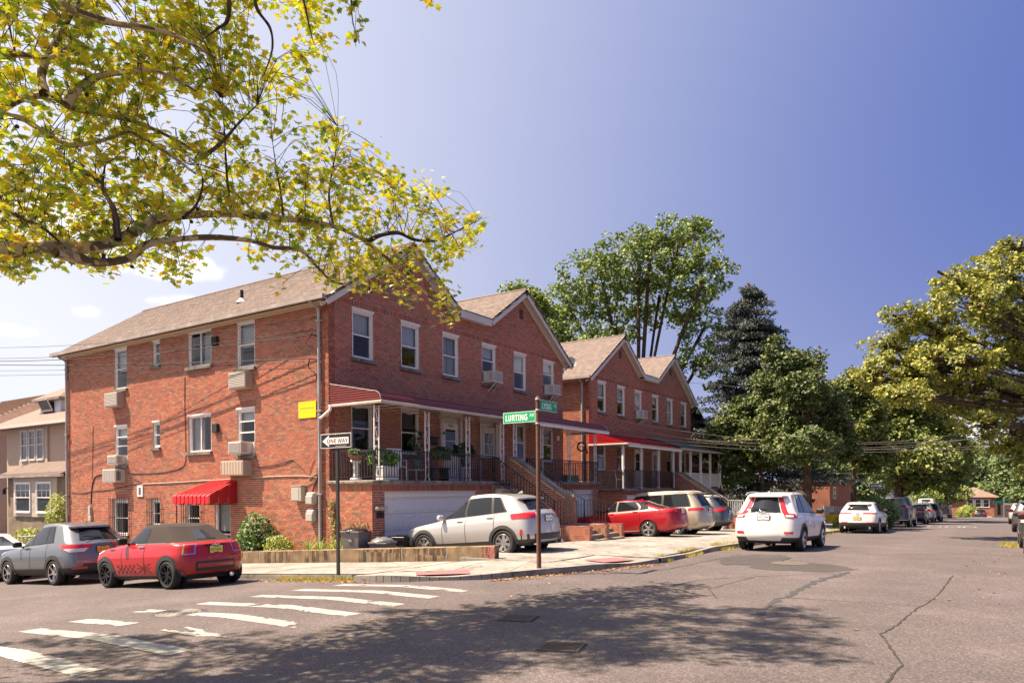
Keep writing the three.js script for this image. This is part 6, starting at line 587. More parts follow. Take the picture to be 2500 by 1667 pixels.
// ---------- leafy plants ----------
function leafCloud(n, seed, shape, size, cols, o = {}) {         // many small leaves as one geometry
  const r = rng(seed), p = [], c = [], nn = []; const A = V(0, 0, 0), U = V(0, 0, 0), W2 = V(0, 0, 0), N = V(0, 0, 0);
  for (let i = 0; i < n; i++) {
    const q = shape(r, i); if (!q) continue; N.set(r() - 0.5, r() - 0.5 + (o.up || 0.35), r() - 0.5).normalize(); if (q.n) N.addScaledVector(q.n, o.out || 0.8).normalize(); U.set(r() - 0.5, (r() - 0.5) * 0.6 - (o.droop || 0), r() - 0.5).cross(N).normalize(); W2.crossVectors(N, U);
    const s = size * (0.6 + r() * 0.8), w = s * (o.wide || 0.45), k = 0.72 + r() * 0.5, cl = cols[Math.floor(r() * cols.length)].map(v => v * k), f = s * 0.12; const P = (a, b, h) => [q.x + U.x * a + W2.x * b + N.x * h, q.y + U.y * a + W2.y * b + N.y * h, q.z + U.z * a + W2.z * b + N.z * h];
    const a = P(-s / 2, 0, 0), b = P(0.05 * s, w, f), d = P(s / 2, 0, -f), e = P(0.05 * s, -w, f); for (const v of [a, e, d, a, d, b]) { p.push(...v); c.push(...cl); } nn.push(0);
  }
  const g = new THREE.BufferGeometry(); g.setAttribute('position', new THREE.Float32BufferAttribute(p, 3)); g.setAttribute('color', new THREE.Float32BufferAttribute(c, 3)); g.setAttribute('uv', new THREE.Float32BufferAttribute(new Float32Array(p.length / 3 * 2), 2)); g.computeVertexNormals(); return g;
}
const ball = (cx, cy, cz, rx, ry, rz, sh = 0.55, seed = 0) => r => { let v; do { v = V(r() * 2 - 1, r() * 2 - 1, r() * 2 - 1); } while (v.lengthSq() > 1 || v.lengthSq() < sh * sh * r()); const k = 0.75 + 0.5 * fbm(v.x * 2.2 + 9 + seed, v.y * 2.2, v.z * 2.2 + seed, 3); return { x: cx + v.x * rx * k, y: cy + v.y * ry * k, z: cz + v.z * rz * k, n: v.clone().normalize() }; };
const greens = { bush: [[0.09, 0.20, 0.035], [0.13, 0.26, 0.04], [0.07, 0.14, 0.03], [0.22, 0.33, 0.06]], lime: [[0.34, 0.40, 0.03], [0.26, 0.34, 0.03], [0.42, 0.45, 0.05]], lily: [[0.22, 0.38, 0.03], [0.34, 0.45, 0.04], [0.14, 0.28, 0.03], [0.48, 0.5, 0.06]], dry: [[0.42, 0.36, 0.16], [0.5, 0.44, 0.24], [0.3, 0.24, 0.1], [0.38, 0.4, 0.12]] };
function shrub(label, x, y, z, rx, ry, rz, n, size, cols, seed, o = {}) { const t = thing(o.name || 'shrub', label, o.cat || 'shrub', [x, y, z], 0, o.group); mesh('foliage', leafCloud(n, seed, ball(0, ry * 0.95, 0, rx, ry, rz, 0.5, seed), size, cols, o), M.leaf, t); const b = mb(), r = rng(seed); for (let i = 0; i < 6; i++) b.rod([(r() - 0.5) * 0.08, -0.05, (r() - 0.5) * 0.08], [(r() - 0.5) * rx * 1.1, ry * (0.7 + r() * 0.5), (r() - 0.5) * rz * 1.1], 0.014, 0.005, 5); b.build('stems', M.bark, t); return t; }
shrub('dark leafy shrub beside the red awning on the side wall', -0.35, -0.62, -3.0, 0.55, 0.8, 0.75, 1500, 0.12, greens.bush, 3, { wide: 0.38 }); shrub('small lime green rounded shrub behind the low wall', -0.4, -0.5, -1.85, 0.36, 0.42, 0.55, 1300, 0.07, greens.lime, 4); shrub('low scrubby plant sprouting at the rear of the side wall', -0.35, -0.95, -9.2, 0.3, 0.55, 0.5, 500, 0.09, greens.lime, 5);
{ const t = thing('daylily_clump', 'clump of strappy yellow green lily leaves behind the low wall', 'plant', [-0.42, -0.34, 0.1]), r = rng(8); for (const [zc, nn] of [[-0.55, 34], [-0.1, 40], [0.35, 40], [0.75, 34]]) { const b = mb(); for (let i = 0; i < nn; i++) { const a = r() * 6.28, L = 0.45 + r() * 0.4, c = greens.lily[Math.floor(r() * 4)], sw = 0.012 + r() * 0.01, dx = Math.cos(a), dz = Math.sin(a), lean = 0.25 + r() * 0.55; let pv = null; for (let k = 0; k <= 4; k++) { const u = k / 4, q = [dx * L * lean * u * u * 1.3 + (r() - 0.5) * 0.02, L * (u - 0.42 * lean * u * u * u), zc + dz * L * lean * u * u * 1.3], w = sw * (1 - u * 0.85), e = [[q[0] - dz * w, q[1], q[2] + dx * w], [q[0] + dz * w, q[1], q[2] - dx * w]]; if (pv) b.quad(pv[0], pv[1], e[1], e[0], c); pv = e; } } b.build('leaf_tuft', M.leaf, t); } }
{ const t = thing('dry_vine', 'half dry vine climbing the brick corner of the porch', 'plant', [-0.08, -0.2, 0.25]); mesh('foliage', leafCloud(420, 21, r => { const u = r(); return { x: (r() - 0.5) * 0.16, y: u * 1.55, z: Math.sin(u * 5) * 0.08 + (r() - 0.5) * (0.34 - 0.18 * u) }; }, 0.075, greens.dry), M.leaf, t); mb().tube([[0.05, 0, 0], [0.03, 0.5, 0.08], [0.04, 1.0, -0.04], [0.05, 1.55, 0.03]], 0.01, 5).build('stems', M.bark, t); }
{ const t = thing('dry_vine', 'dry weeds standing behind the grey bin at the porch wall', 'plant', [-0.1, -0.3, 1.2]); mesh('foliage', leafCloud(160, 22, r => ({ x: (r() - 0.5) * 0.2, y: 0.7 + r() * 0.35, z: (r() - 0.5) * 0.8 }), 0.07, greens.dry), M.leaf, t); const b = mb(), r = rng(2); for (let i = 0; i < 7; i++) b.rod([0, 0, (r() - 0.5) * 0.6], [(r() - 0.5) * 0.1, 0.95, (r() - 0.5) * 0.8], 0.006, 0.003, 4); b.build('stems', M.wireLite, t); }
// grass at the kerbs, fallen leaves
{ const blades = (name, n, seed, f, cols, h) => { const r = rng(seed), b = mb(); for (let i = 0; i < n; i++) { const [x, y, z] = f(r), a = r() * 6.28, L = h * (0.4 + r()), c = cols[Math.floor(r() * cols.length)], w = 0.008; b.tri([x - Math.cos(a) * w, y, z - Math.sin(a) * w], [x + Math.cos(a) * w, y, z + Math.sin(a) * w], [x + (r() - 0.5) * L * 1.2, y + L * 0.8, z + (r() - 0.5) * L * 1.2], c); } return stuff(tag(b.build(name, M.leaf), 'ragged yellow green grass growing along the kerb', 'grass')); };
  const yc = [[0.55, 0.45, 0.04], [0.42, 0.42, 0.05], [0.6, 0.42, 0.06], [0.35, 0.36, 0.05]];
  blades('kerb_grass', 9000, 5, r => { const x = r() < 0.6 ? 1.6 + r() * 4.9 : 2.0 + Math.pow(r(), 0.8) * 24, d = fbm(x * 0.8, 1, 1, 2); if (d < 0.33) return [x, walkY(x, 9) - 0.3, 9.9]; const z = 9.88 + (r() + r() - 1) * 0.22 * (d > 0.5 ? 1.5 : 0.8); return [x, roadY(x, z) + (z < 9.8 ? 0.125 : 0.0), z]; }, yc, 0.10);
  tag(scene.children[scene.children.length - 1], 'yellow grass strip growing along the kerb of the long street', 'grass');
  blades('kerb_grass', 1400, 6, r => { const z = 3.0 + r() * 2.9, x = -4.33 + (r() + r() - 1) * 0.12; return [x, roadY(x, z), z]; }, yc, 0.12); tag(scene.children[scene.children.length - 1], 'yellow weeds in the gutter behind the red convertible', 'grass');
  blades('kerb_grass', 700, 7, r => { const x = 13 + r() * 3, z = 16.9 + (r() - 0.5) * 0.5; return [x, roadY(x, z), z]; }, yc, 0.12); tag(scene.children[scene.children.length - 1], 'tuft of yellow weeds on the road by the opposite kerb', 'grass');
  const litter = (n, seed, f, lab) => stuff(tag(mesh('fallen_leaves', leafCloud(n, seed, f, 0.07, [[0.45, 0.22, 0.05], [0.35, 0.14, 0.04], [0.5, 0.33, 0.06], [0.2, 0.1, 0.04]], { up: 3, wide: 0.4 }), M.leaf), lab, 'leaves'));
  litter(420, 9, r => { const t = r() * 1.0, x = mix(-3.6, 1.0, t), z = mix(8.15, 9.75, t) + 0.18 + r() * r() * 0.5; return { x, y: roadY(x, z) + 0.012, z }; }, 'brown fallen leaves along the rounded corner kerb'); litter(300, 10, r => { const z = 2.4 + r() * 4, x = -4.32 - r() * r() * 0.5; return { x, y: roadY(x, z) + 0.012, z }; }, 'brown fallen leaves in the gutter by the crosswalk'); litter(110, 11, r => { const x = -2 + r() * 30, z = 15.8 + r() * 1.8; return { x, y: roadY(x, z) + 0.012, z }; }, 'scattered fallen leaves along the opposite side of the road'); litter(24, 12, r => { const x = -12 + r() * 14, z = 9 + r() * 7; return { x, y: roadY(x, z) + 0.012, z }; }, 'single fallen leaves on the road in front of the crosswalk'); }
// ---------- things on the porches ----------
function pot(label, x, y, z, h, r, mat, n, ls, cols, seed, o = {}) { const t = thing(o.name || 'potted_plant', label, 'potted plant', [x, y, z]); if (o.square) mb().rbox(0, h / 2, 0, r * 2.6, h, r * 1.5, 0.02).rbox(0, h - 0.03, 0, r * 2.7, 0.06, r * 1.6, 0.015).build('planter', mat, t); else mb().lathe([[0, 0], [r * 0.7, 0], [r * 0.95, h * 0.85], [r * 1.05, h * 0.86], [r * 1.05, h], [r * 0.9, h], [r * 0.85, h * 0.9], [0, h * 0.9]], 0, 0, 0, 20).build('pot', mat, t); mesh('foliage', leafCloud(n, seed, ball(0, h + (o.ph || 0.22), 0, o.pw || r * 1.6, o.ph || 0.26, o.pw || r * 1.6, 0.3, seed), ls, cols, { wide: 0.35 }), M.leaf, t); return t; }
{ const t = thing('pedestal', 'white fluted pedestal on the porch behind the railing corner', 'pedestal', [0.36, 1.95, 0.75]); mb().lathe([[0, 0], [0.18, 0], [0.18, 0.06], [0.11, 0.1], [0.1, 0.5], [0.16, 0.55], [0.18, 0.6], [0, 0.6]], 0, 0, 0, 18).build('column', M.white, t); }
pot('orange bowl of greenery on the white porch pedestal', 0.36, 2.55, 0.75, 0.14, 0.22, M.terracotta, 160, 0.09, greens.bush, 31, { ph: 0.1, pw: 0.28 }); pot('brown pot of bushy bright green plant on the corner porch', 0.75, 1.95, 1.25, 0.35, 0.2, M.soil, 420, 0.13, [[0.16, 0.36, 0.04], [0.26, 0.45, 0.05]], 32, { ph: 0.33, pw: 0.34 }); pot('white planter box of green leaves at the porch corner column', 0.85, 1.95, 1.5, 0.42, 0.26, M.white, 520, 0.12, [[0.12, 0.30, 0.04], [0.22, 0.4, 0.05]], 33, { square: 1, ph: 0.24, pw: 0.42 });
pot('terracotta pot of dark strappy leaves on the low porch bench', 3.75, 2.4, 1.2, 0.24, 0.13, M.terracotta, 260, 0.18, greens.bush, 34, { ph: 0.22, pw: 0.38 }); pot('blue pot with long dark leaves on the small porch table', 4.95, 2.42, 1.3, 0.28, 0.14, std(0.03, 0.10, 0.2, 0.4), 60, 0.3, [[0.05, 0.09, 0.03]], 35, { ph: 0.3, pw: 0.35 }); pot('tall slender plant in a teal bucket on the corner porch', 2.55, 2.3, 1.2, 0.32, 0.17, std(0.05, 0.14, 0.14, 0.4), 26, 0.24, [[0.06, 0.12, 0.03]], 36, { ph: 0.55, pw: 0.18 });
{ const t = thing('porch_chair', 'white plastic armchair on the corner porch', 'chair', [1.75, 1.95, 1.1], -0.5); mb().rbox(0, 0.42, 0, 0.52, 0.04, 0.5, 0.015).build('seat', M.white, t); mb().rbox(0, 0.72, -0.24, 0.5, 0.6, 0.04, 0.02, 0, null, -0.15).build('backrest', M.white, t); for (const [x, z] of [[-0.23, -0.2], [0.23, -0.2], [-0.23, 0.22], [0.23, 0.22]]) mb().bar([x, 0, z * 1.1], [x, 0.42, z], 0.04, 0.04).build('leg', M.white, t); for (const s of [-1, 1]) mb().rbox(s * 0.25, 0.62, 0, 0.05, 0.03, 0.46, 0.012).bar([s * 0.25, 0.42, 0.2], [s * 0.25, 0.61, 0.2], 0.03, 0.03).build('armrest', M.white, t); }
for (const [x, l] of [[2.5, 'white metal porch table under the teal bucket'], [4.95, 'white metal porch table under the blue pot']]) { const t = thing('porch_table', l, 'table', [x, 1.95, 1.25]); mb().rbox(0, 0.36 + (x > 3 ? 0.1 : -0.02), 0, 0.5, 0.03, 0.4, 0.01).build('tabletop', M.white, t); for (const [a, b] of [[-1, -1], [1, -1], [-1, 1], [1, 1]]) mb().rod([a * 0.22, 0, b * 0.17], [a * 0.22, 0.36 + (x > 3 ? 0.1 : -0.02), b * 0.17], 0.012, 0.012, 6).build('leg', M.white, t); }
{ const t = thing('porch_bench', 'dark low bench along the corner porch wall', 'bench', [3.7, 1.95, 1.1]); mb().rbox(0, 0.42, 0, 0.9, 0.05, 0.4, 0.01).build('seat', M.plastic, t); for (const s of [-1, 1]) mb().box(s * 0.38, 0.2, 0, 0.05, 0.4, 0.36).build('leg', M.plastic, t); }
{ const t = thing('striped_planter', 'blue and green striped planter on the far porch railing slab', 'planter', [12.2, 1.95, 1.45]); const cs = [[0.03, 0.18, 0.22], [0.2, 0.3, 0.03]]; for (let i = 0; i < 12; i++) mb().box(-0.5 + i * 0.085, 0.15, 0, 0.08, 0.3, 0.25).build('stripe_panel', std(...cs[i % 2], 0.6), t); }
{ const t = thing('wreath', 'dark twig wreath hanging under the far end of the maroon canopy', 'wreath', [14.0, 3.55, 1.0], -0.9), b = mb(), r = rng(6); for (let i = 0; i < 5; i++) b.add(new THREE.TorusGeometry(0.17 + r() * 0.04, 0.018, 5, 20), new THREE.Matrix4().makeRotationX((r() - 0.5) * 0.3)); b.build('twigs', M.rust, t); mesh('foliage', leafCloud(90, 3, r2 => { const a = r2() * 6.28; return { x: Math.cos(a) * 0.19, y: Math.sin(a) * 0.19, z: (r2() - 0.5) * 0.08 }; }, 0.08, [[0.1, 0.06, 0.04], [0.16, 0.05, 0.04]]), M.leaf, t); mb().rod([0, 0.2, 0], [0, 0.7, 0], 0.004, 0.004, 4).build('hook', M.iron, t); }
{ const t = thing('folding_chair', 'white metal garden chair on the porch under the red awning', 'chair', [17.8, 1.67, 1.1], 0.4); mb().rbox(0, 0.44, 0, 0.42, 0.03, 0.42, 0.01).build('seat', M.white, t); const b = mb(); for (let i = 0; i < 5; i++) b.bar([-0.18 + i * 0.09, 0.46, -0.2], [-0.18 + i * 0.09, 0.9, -0.28], 0.014, 0.014); b.bar([-0.2, 0.9, -0.28], [0.2, 0.9, -0.28], 0.02, 0.02).build('backrest', M.white, t); for (const [x, z] of [[-0.19, -0.19], [0.19, -0.19], [-0.19, 0.2], [0.19, 0.2]]) mb().rod([x * 1.1, 0, z * 1.1], [x, 0.44, z], 0.011, 0.011, 5).build('leg', M.white, t); }
// ---------- overhead wires ----------
function wire(label, a, b, sag, r, mat, n = 14) { const A = a.isVector3 ? a : V(...a), B = b.isVector3 ? b : V(...b), pts = []; for (let i = 0; i <= n; i++) { const u = i / n, p = A.clone().lerp(B, u); p.y -= sag * 4 * u * (1 - u); pts.push(p); } return tag(mb().tube(pts, r, 5, null, n * 2).build('overhead_wire', mat), label, 'wire'); }
wire('thick black service cable running to the upper bracket on the brick side wall', at(-420, 850, 40), V(-0.24, 6.33, -0.5), 0.75, 0.014, M.wire); wire('thick black service cable running to the lower bracket on the brick side wall', at(-420, 868, 40), V(-0.22, 5.64, -0.6), 0.35, 0.015, M.wire); wire('thin topmost wire crossing the sky left of the corner duplex', at(-420, 820, 38), V(-0.1, 6.85, -0.35), 0.75, 0.008, M.wire); wire('thin second wire crossing the sky left of the corner duplex', at(-420, 845, 38), V(-0.1, 6.5, -0.4), 0.75, 0.009, M.wire); wire('thin wire below the thick cables left of the corner duplex', at(-420, 895, 39), V(-0.12, 5.55, -0.5), 0.25, 0.008, M.wire); wire('lowest wire crossing toward the stucco house dormer', at(-420, 918, 40), V(-0.12, 5.35, -0.5), 0.1, 0.008, M.wire);
const wl2 = std(0.22, 0.19, 0.17, 0.6); [[1400, 905, 38, 2100, 960, 62, 0.2, 'highest wire strung over the street past the second duplex'], [1448, 1015, 37, 2620, 985, 60, 2.2, 'upper wire of the bundle over the long street'], [1448, 1030, 37, 2620, 998, 60, 2.3, 'second wire of the bundle over the long street'], [1448, 1052, 37, 2620, 1018, 60, 1.6, 'third wire of the bundle over the long street'], [1448, 1062, 37, 2620, 1050, 60, 1.3, 'fourth wire of the bundle over the long street'], [1690, 1075, 42, 2620, 1042, 60, 0.7, 'lower wire sagging over the trees by the long street'], [1700, 1072, 42, 2640, 1080, 60, 0.6, 'lowest wire sagging over the parked cars of the long street']].forEach(w => wire(w[7], at(w[0], w[1], w[2]), at(w[3], w[4], w[5]), w[6], 0.013, wl2)); for (const [y, l] of [[1085, 'upper far wire in the street gap'], [1110, 'middle far wire in the street gap'], [1140, 'lower far wire in the street gap']]) wire(l, at(1980, y + 12, 80), at(2640, y - 6, 80), 0.6, 0.02, wl2);

// ---------- neighbouring houses ----------
const tpl = (label, pos, name = 'house', cat = 'house') => thing(name, label, cat, pos);
function hipRoof(b, x0, x1, z0, z1, y0, y1, inset, th = 0.12) { // ridge along the longer side
  const lx = x1 - x0, lz = z1 - z0, A = lz >= lx ? [[(x0 + x1) / 2, z0 + inset], [(x0 + x1) / 2, z1 - inset]] : [[x0 + inset, (z0 + z1) / 2], [x1 - inset, (z0 + z1) / 2]]; const [p, q] = A.map(v => [v[0], y1, v[1]]), c = [[x0, y0, z0], [x1, y0, z0], [x1, y0, z1], [x0, y0, z1]], d = c.map(v => [v[0], v[1] - th, v[2]]);
  if (lz >= lx) { b.quad(c[0], p, q, c[3]); b.quad(c[2], q, p, c[1]); b.tri(c[1], p, c[0]); b.tri(c[3], q, c[2]); } else { b.quad(c[1], q, p, c[0]); b.quad(c[3], p, q, c[2]); b.tri(c[0], p, c[3]); b.tri(c[2], q, c[1]); } for (let i = 0; i < 4; i++) b.quad(c[i], d[i], d[(i + 1) % 4], c[(i + 1) % 4]); b.quad(d[0], d[1], d[2], d[3]); return b;
}
function pxWin(t, x, y0, y1, z0, z1, grid, o = {}) { const W = Math.abs(z1 - z0); return windowIn(t, V(x, 0, Math.min(z0, z1)), SX, [0, y0, W, y1], { sill: 0, recess: -0.01, head: 0.06, frame: 0.06, glass: M.midglass, grid, ...o }); }
{ // beige stucco house with an enclosed front room
  const t = tpl('beige stucco house with dormer and enclosed front room, past the rear of the corner duplex', [0, 0, 0]); const y0 = -2.6;
  mb().box(5.6, (y0 + 4.9) / 2, -21.4, 8, 4.9 - y0, 7.8).build('wall', M.stucco, t); mb().box(0.95, (y0 + 2.4) / 2, -19.2, 1.4, 2.4 - y0, 5.3).build('front_room_wall', M.siding, t);
  const roof = hipRoof(mb(), 1.05, 10.2, -26.0, -16.9, 4.95, 7.6, 4.4).build('roof', M.roof, t); const pr = mb(); pr.quad([0.0, 2.48, -16.3], [1.62, 3.15, -16.3], [1.62, 3.15, -22.3], [0.0, 2.48, -22.3]).quad([0.0, 2.48, -16.3], [0.0, 2.48, -22.3], [0.0, 2.38, -22.3], [0.0, 2.38, -16.3]).quad([0, 2.38, -16.3], [0, 2.38, -22.3], [1.6, 2.38, -22.3], [1.6, 2.38, -16.3]).tri([0, 2.48, -22.3], [1.62, 3.15, -22.3], [1.62, 2.4, -22.3]).tri([0, 2.48, -16.3], [1.62, 2.4, -16.3], [1.62, 3.15, -16.3]); pr.build('front_room_roof', std(0.33, 0.27, 0.25, 0.95, { map: T.shingle }), t);
  mb().box(0.0, 2.4, -19.3, 0.12, 0.12, 6.2).build('gutter', M.gutter, t); mb().box(1.05, 4.88, -21.4, 0.14, 0.14, 9.2).build('gutter', M.trim, t); mb().box(1.55, 3.95, -22.3, 0.08, 1.95, 2.9).build('window_surround', M.stuccoTrim, t); for (let i = 0; i < 3; i++) pxWin(t, 1.5, 3.2, 4.72, -23.5 + i * 0.82, -22.78 + i * 0.82, [2, 4], { mat: M.trim });
  mb().box(0.22, 1.46, -19.1, 0.08, 1.75, 4.1).build('window_surround', M.stuccoTrim, t); pxWin(t, 0.17, 0.75, 2.14, -20.9, -19.4, [3, 4], { mat: M.white }); pxWin(t, 0.17, 0.75, 2.14, -18.85, -17.5, [3, 4], { mat: M.white });
  const dm = mb(); dm.box(3.1, 5.75, -21.6, 2.2, 0.9, 2.0).build('dormer', std(0.5, 0.55, 0.66, 0.7), t); hipRoof(mb(), 1.75, 4.4, -23.0, -20.2, 6.2, 7.0, 1.2).build('dormer_roof', M.roof, t); mb().box(1.98, 5.72, -21.75, 0.05, 0.62, 1.1).build('dormer_opening', M.blackmatte, t); mb().box(1.82, 5.86, -21.75, 0.04, 0.6, 1.05, 0, null, 0, 0.45).build('dormer_sash', M.trim, t); mb().box(1.79, 5.87, -21.75, 0.02, 0.48, 0.9, 0, null, 0, 0.45).build('dormer_pane', M.midglass, t);
  mb().rbox(0.12, 1.72, -21.95, 0.14, 0.26, 0.14, 0.03).rbox(0.16, 1.88, -21.95, 0.2, 0.04, 0.18, 0.02).build('wall_lantern', M.iron, t);
}
{ const t = tpl('house with brown tiled hip roof behind the stucco house', [0, 0, 0]); mb().box(8, 1.5, -38, 9, 9, 12).build('wall', M.stucco, t); hipRoof(mb(), 2.8, 13.2, -44.6, -31.2, 5.6, 8.1, 3.6).build('roof', M.tile, t); const r = mb(); for (let i = 0; i < 15; i++) { const u = i / 15; r.bar([2.8 + 5.2 * u, 5.64 + 2.5 * u, -44.6 + 3.6 * u], [2.8 + 5.2 * u, 5.64 + 2.5 * u, -31.2 - 3.6 * u], 0.05, 0.05); } stuff(r.build('tile_course', M.tile, t)); }
{ // chain link fence and shrubs at the stucco house
  const t = thing('chain_link_fence', 'chain link fence at the edge of the stucco house yard', 'fence', [0, 0, 0]); const y = z => walkY(-2, z); for (let z = -16.4; z > -27; z -= 2.4) mb().rod([-0.85, y(z), z], [-0.85, y(z) + 1.25, z], 0.03, 0.03, 8).build('post', M.galv, t); mb().rod([-0.85, y(-16.4) + 1.2, -16.4], [-0.85, y(-26) + 1.2, -26], 0.02, 0.02, 6).build('top_rail', M.galv, t); const m = mb(); for (let i = 0; i < 80; i++) { const z = -16.4 - i * 0.12; for (const s of [-1, 1]) m.bar([-0.85 + s * 0.002, y(z) + 0.05, z], [-0.85 + s * 0.002, y(z) + 1.15, z + s * 1.1], 0.006, 0.006); } m.build('wire_mesh', M.galv, t);
  shrub('yellow green shrub at the rear corner downspout of the corner duplex', -0.1, -1.3, -16.3, 0.55, 1.55, 0.6, 1500, 0.11, greens.lime, 61); shrub('low yellow green shrub along the chain link fence', -0.45, -1.4, -18.2, 0.5, 0.85, 1.0, 1200, 0.11, greens.lime, 62); shrub('straggly shrub behind the white sedan at the fence', -0.5, -1.5, -20.6, 0.5, 0.7, 1.0, 800, 0.1, greens.lime, 63); struct(mb().box(3, -2.1, -24, 9, 1.2, 17).build('front_yard', M.dirt));
}
{ // third house, deep in tree shade
  const t = tpl('shaded dark brick house with dark roof beyond the second duplex', [0, 0, -3.6]); const bm = std(0.52, 0.22, 0.155, 0.9, { map: T.fine }); mb().box(39.6, 2.4, -5.7, 12, 7.6, 10).build('wall', bm, t); const r = mb(); r.quad([33.2, 6.1, 0.0], [33.2, 6.1, -11.2], [39.6, 9.6, -11.2], [39.6, 9.6, 0.0]).quad([46, 6.1, -11.2], [46, 6.1, 0.0], [39.6, 9.6, 0.0], [39.6, 9.6, -11.2]).tri([33.2, 6.1, -0.7], [46, 6.1, -0.7], [39.6, 9.6, -0.7]).quad([33.2, 6.0, 0], [46, 6.0, 0], [46, 6.0, -11.2], [33.2, 6.0, -11.2]); r.build('roof', M.darkroof, t); mb().box(33.2, 6.05, -5.6, 0.14, 0.12, 11).rod([34.0, 6, -0.62], [34.0, 0, -0.62], 0.05).build('gutter', M.white, t);
  mb().box(39.5, 1.75, 0.6, 11.6, 0.2, 2.6).build('porch_slab', M.stone, t); mb().box(39.5, 0.3, 0.5, 11.4, 2.7, 2.2).build('porch_base', bm, t); railing(t, [34, 1.85, 1.85], [42, 1.85, 1.85], 0.9, M.white, 'railing', 0.16); mb().box(39, 4.5, 0.7, 11, 0.14, 2.9, 0, null, 0.12).build('porch_roof', M.darkroof, t); for (const x of [34.2, 38, 42, 45]) mb().box(x, 3.15, 1.8, 0.14, 2.6, 0.14).build('porch_post', M.white, t); mb().box(36.0, 1.05, 1.63, 2.6, 1.5, 0.05).build('yellow_wall', M.yellow, t); for (const x of [35.3, 36.6]) mb().rbox(x, 0.9, 1.68, 0.8, 1.3, 0.05, 0.01).build('panel_door', M.white, t);
  for (let i = 0; i < 9; i++) mb().rbox(42.8, 1.75 - i * 0.2, 1.9 + i * 0.3, 1.6, 0.2, 0.36, 0.02).build('step', M.stone, t); railing(t, [42, 1.85, 1.9], [42, 0.05, 4.6], 0.9, M.white, 'stair_railing', 0.2); railing(t, [43.6, 1.85, 1.9], [43.6, 0.05, 4.6], 0.9, M.white, 'stair_railing', 0.2);
  for (const x of [35.5, 41.5]) windowIn(t, V(x, 0, -0.7), SZ, [0, 2.6, 1.0, 4.1], { glass: M.darkglass, recess: -0.02, sill: 0 }); for (const x of [35.5, 38.7, 42]) windowIn(t, V(x, 0, -0.7), SZ, [0, 4.75, 1.0, 5.9], { glass: M.darkglass, recess: -0.02, sill: 0 });
}
{ const t = thing('yard_fence', 'white metal fence between the parked cars and the third house', 'fence', [0, 0, 0]); for (const [a, b] of [[[21.6, -0.62, 4.9], [25.2, -0.7, 4.9]], [[25.3, -0.7, 4.9], [29.4, -0.78, 4.9]], [[46.5, -1.0, 5.0], [50.5, -1.1, 5.0]], [[50.6, -1.1, 5.0], [51.6, -1.15, 7.0]]]) railing(t, a, b, 1.15, M.white, 'fence_panel', 0.17, 0.1, 0.014); }
{ const t = thing('brick_steps', 'yellow painted front steps with white rails beside the white crossover', 'steps', [48.5, -1.3, 5.2]); for (let i = 0; i < 5; i++) mb().rbox(0, 0.1 + i * 0.18, 1.4 - i * 0.3, 1.8, 0.2 + i * 0.02, 0.34, 0.02).build('step', M.stone, t); mb().box(-1.0, 0.35, 0.6, 0.12, 0.9, 2.0).build('cheek_wall', M.yellow, t); railing(t, [-1, 0.8, -0.3], [-1, 0.1, 1.6], 0.85, M.white, 'stair_railing', 0.18, 0.1, 0.014); }
{ const t = tpl('low brick building behind the white crossover', [0, 0, 0], 'brick_building', 'building'); mb().box(60, 0.1, 0.5, 11, 4.2, 7).build('wall', std(0.36, 0.14, 0.09, 0.9, { map: T.patch }), t); mb().box(60, 2.25, 0.5, 11.3, 0.16, 7.3).build('coping', M.stone, t); windowIn(t, V(55.9, 0, 4.0), SZ, [0, 0.6, 1.2, 1.7], { glass: M.darkglass, recess: -0.02, sill: 0 }); }
{ const t = tpl('far brick ranch house with hip roof at the end of the street', [0, 0, 0]), x = 160; mb().box(x + 5, -4.6, 11.6, 10, 8.2, 7.4).build('wall', std(0.36, 0.15, 0.10, 0.9, { map: T.patch }), t); hipRoof(mb(), x - 0.7, x + 10.7, 7.2, 16.1, -0.5, 1.5, 4.2).build('roof', std(0.42, 0.33, 0.28, 0.95, { map: T.shingle }), t); for (let i = 0; i < 3; i++) pxWin(t, x - 0.05, -2.6, -0.95, 10.6 + i * 1.35, 11.85 + i * 1.35, [1, 1], { mat: M.white, glass: M.midglass, frame: 0.16 }); mb().box(x - 0.1, -5.2, 13.6, 0.1, 1.6, 2.6).build('garage_door', M.white, t); mb().box(x + 4, -2.0, 18, 6, 0.2, 4).build('carport_roof', M.roof, t); }
{ const t = tpl('second far house with pale roof behind the brick ranch house', [0, 0, 0]); mb().box(196, -3, 22, 10, 9, 14).build('wall', M.stucco, t); hipRoof(mb(), 190.5, 201.5, 14.5, 29.5, 1.5, 4.2, 4).build('roof', std(0.5, 0.45, 0.42, 0.95), t); }
{ const p = at(2141, 1290, 46), t = thing('far_one_way_sign', 'small distant ONE WAY sign with right arrow beside the conical shrub', 'street sign', [p.x, p.y, p.z], -0.95); const h = 2.75; mb().rod([0, -0.6, 0], [0, h, 0], 0.03).build('post', M.iron, t); mb().box(0, h - 0.1, 0.035, 0.92, 0.32, 0.01).build('sign_board', M.black, t); signFace(0.9, 0.3, (g, w, hh) => { g.fillStyle = '#cfc8c8'; g.fillRect(0, 0, w, hh); g.fillStyle = '#0c0b0c'; g.fillRect(w * 0.03, hh * 0.08, w * 0.94, hh * 0.84); g.fillStyle = '#ddd5d5'; g.fillRect(w * 0.1, hh * 0.32, w * 0.62, hh * 0.36); g.beginPath(); g.moveTo(w * 0.94, hh * 0.5); g.lineTo(w * 0.7, hh * 0.14); g.lineTo(w * 0.7, hh * 0.86); g.fill(); txt(g, 'ONE WAY', w * 0.42, hh * 0.52, hh * 0.3, '#0c0b0c'); }, 'sign_face', t, [0, h - 0.1, 0.042], 0, 128); }
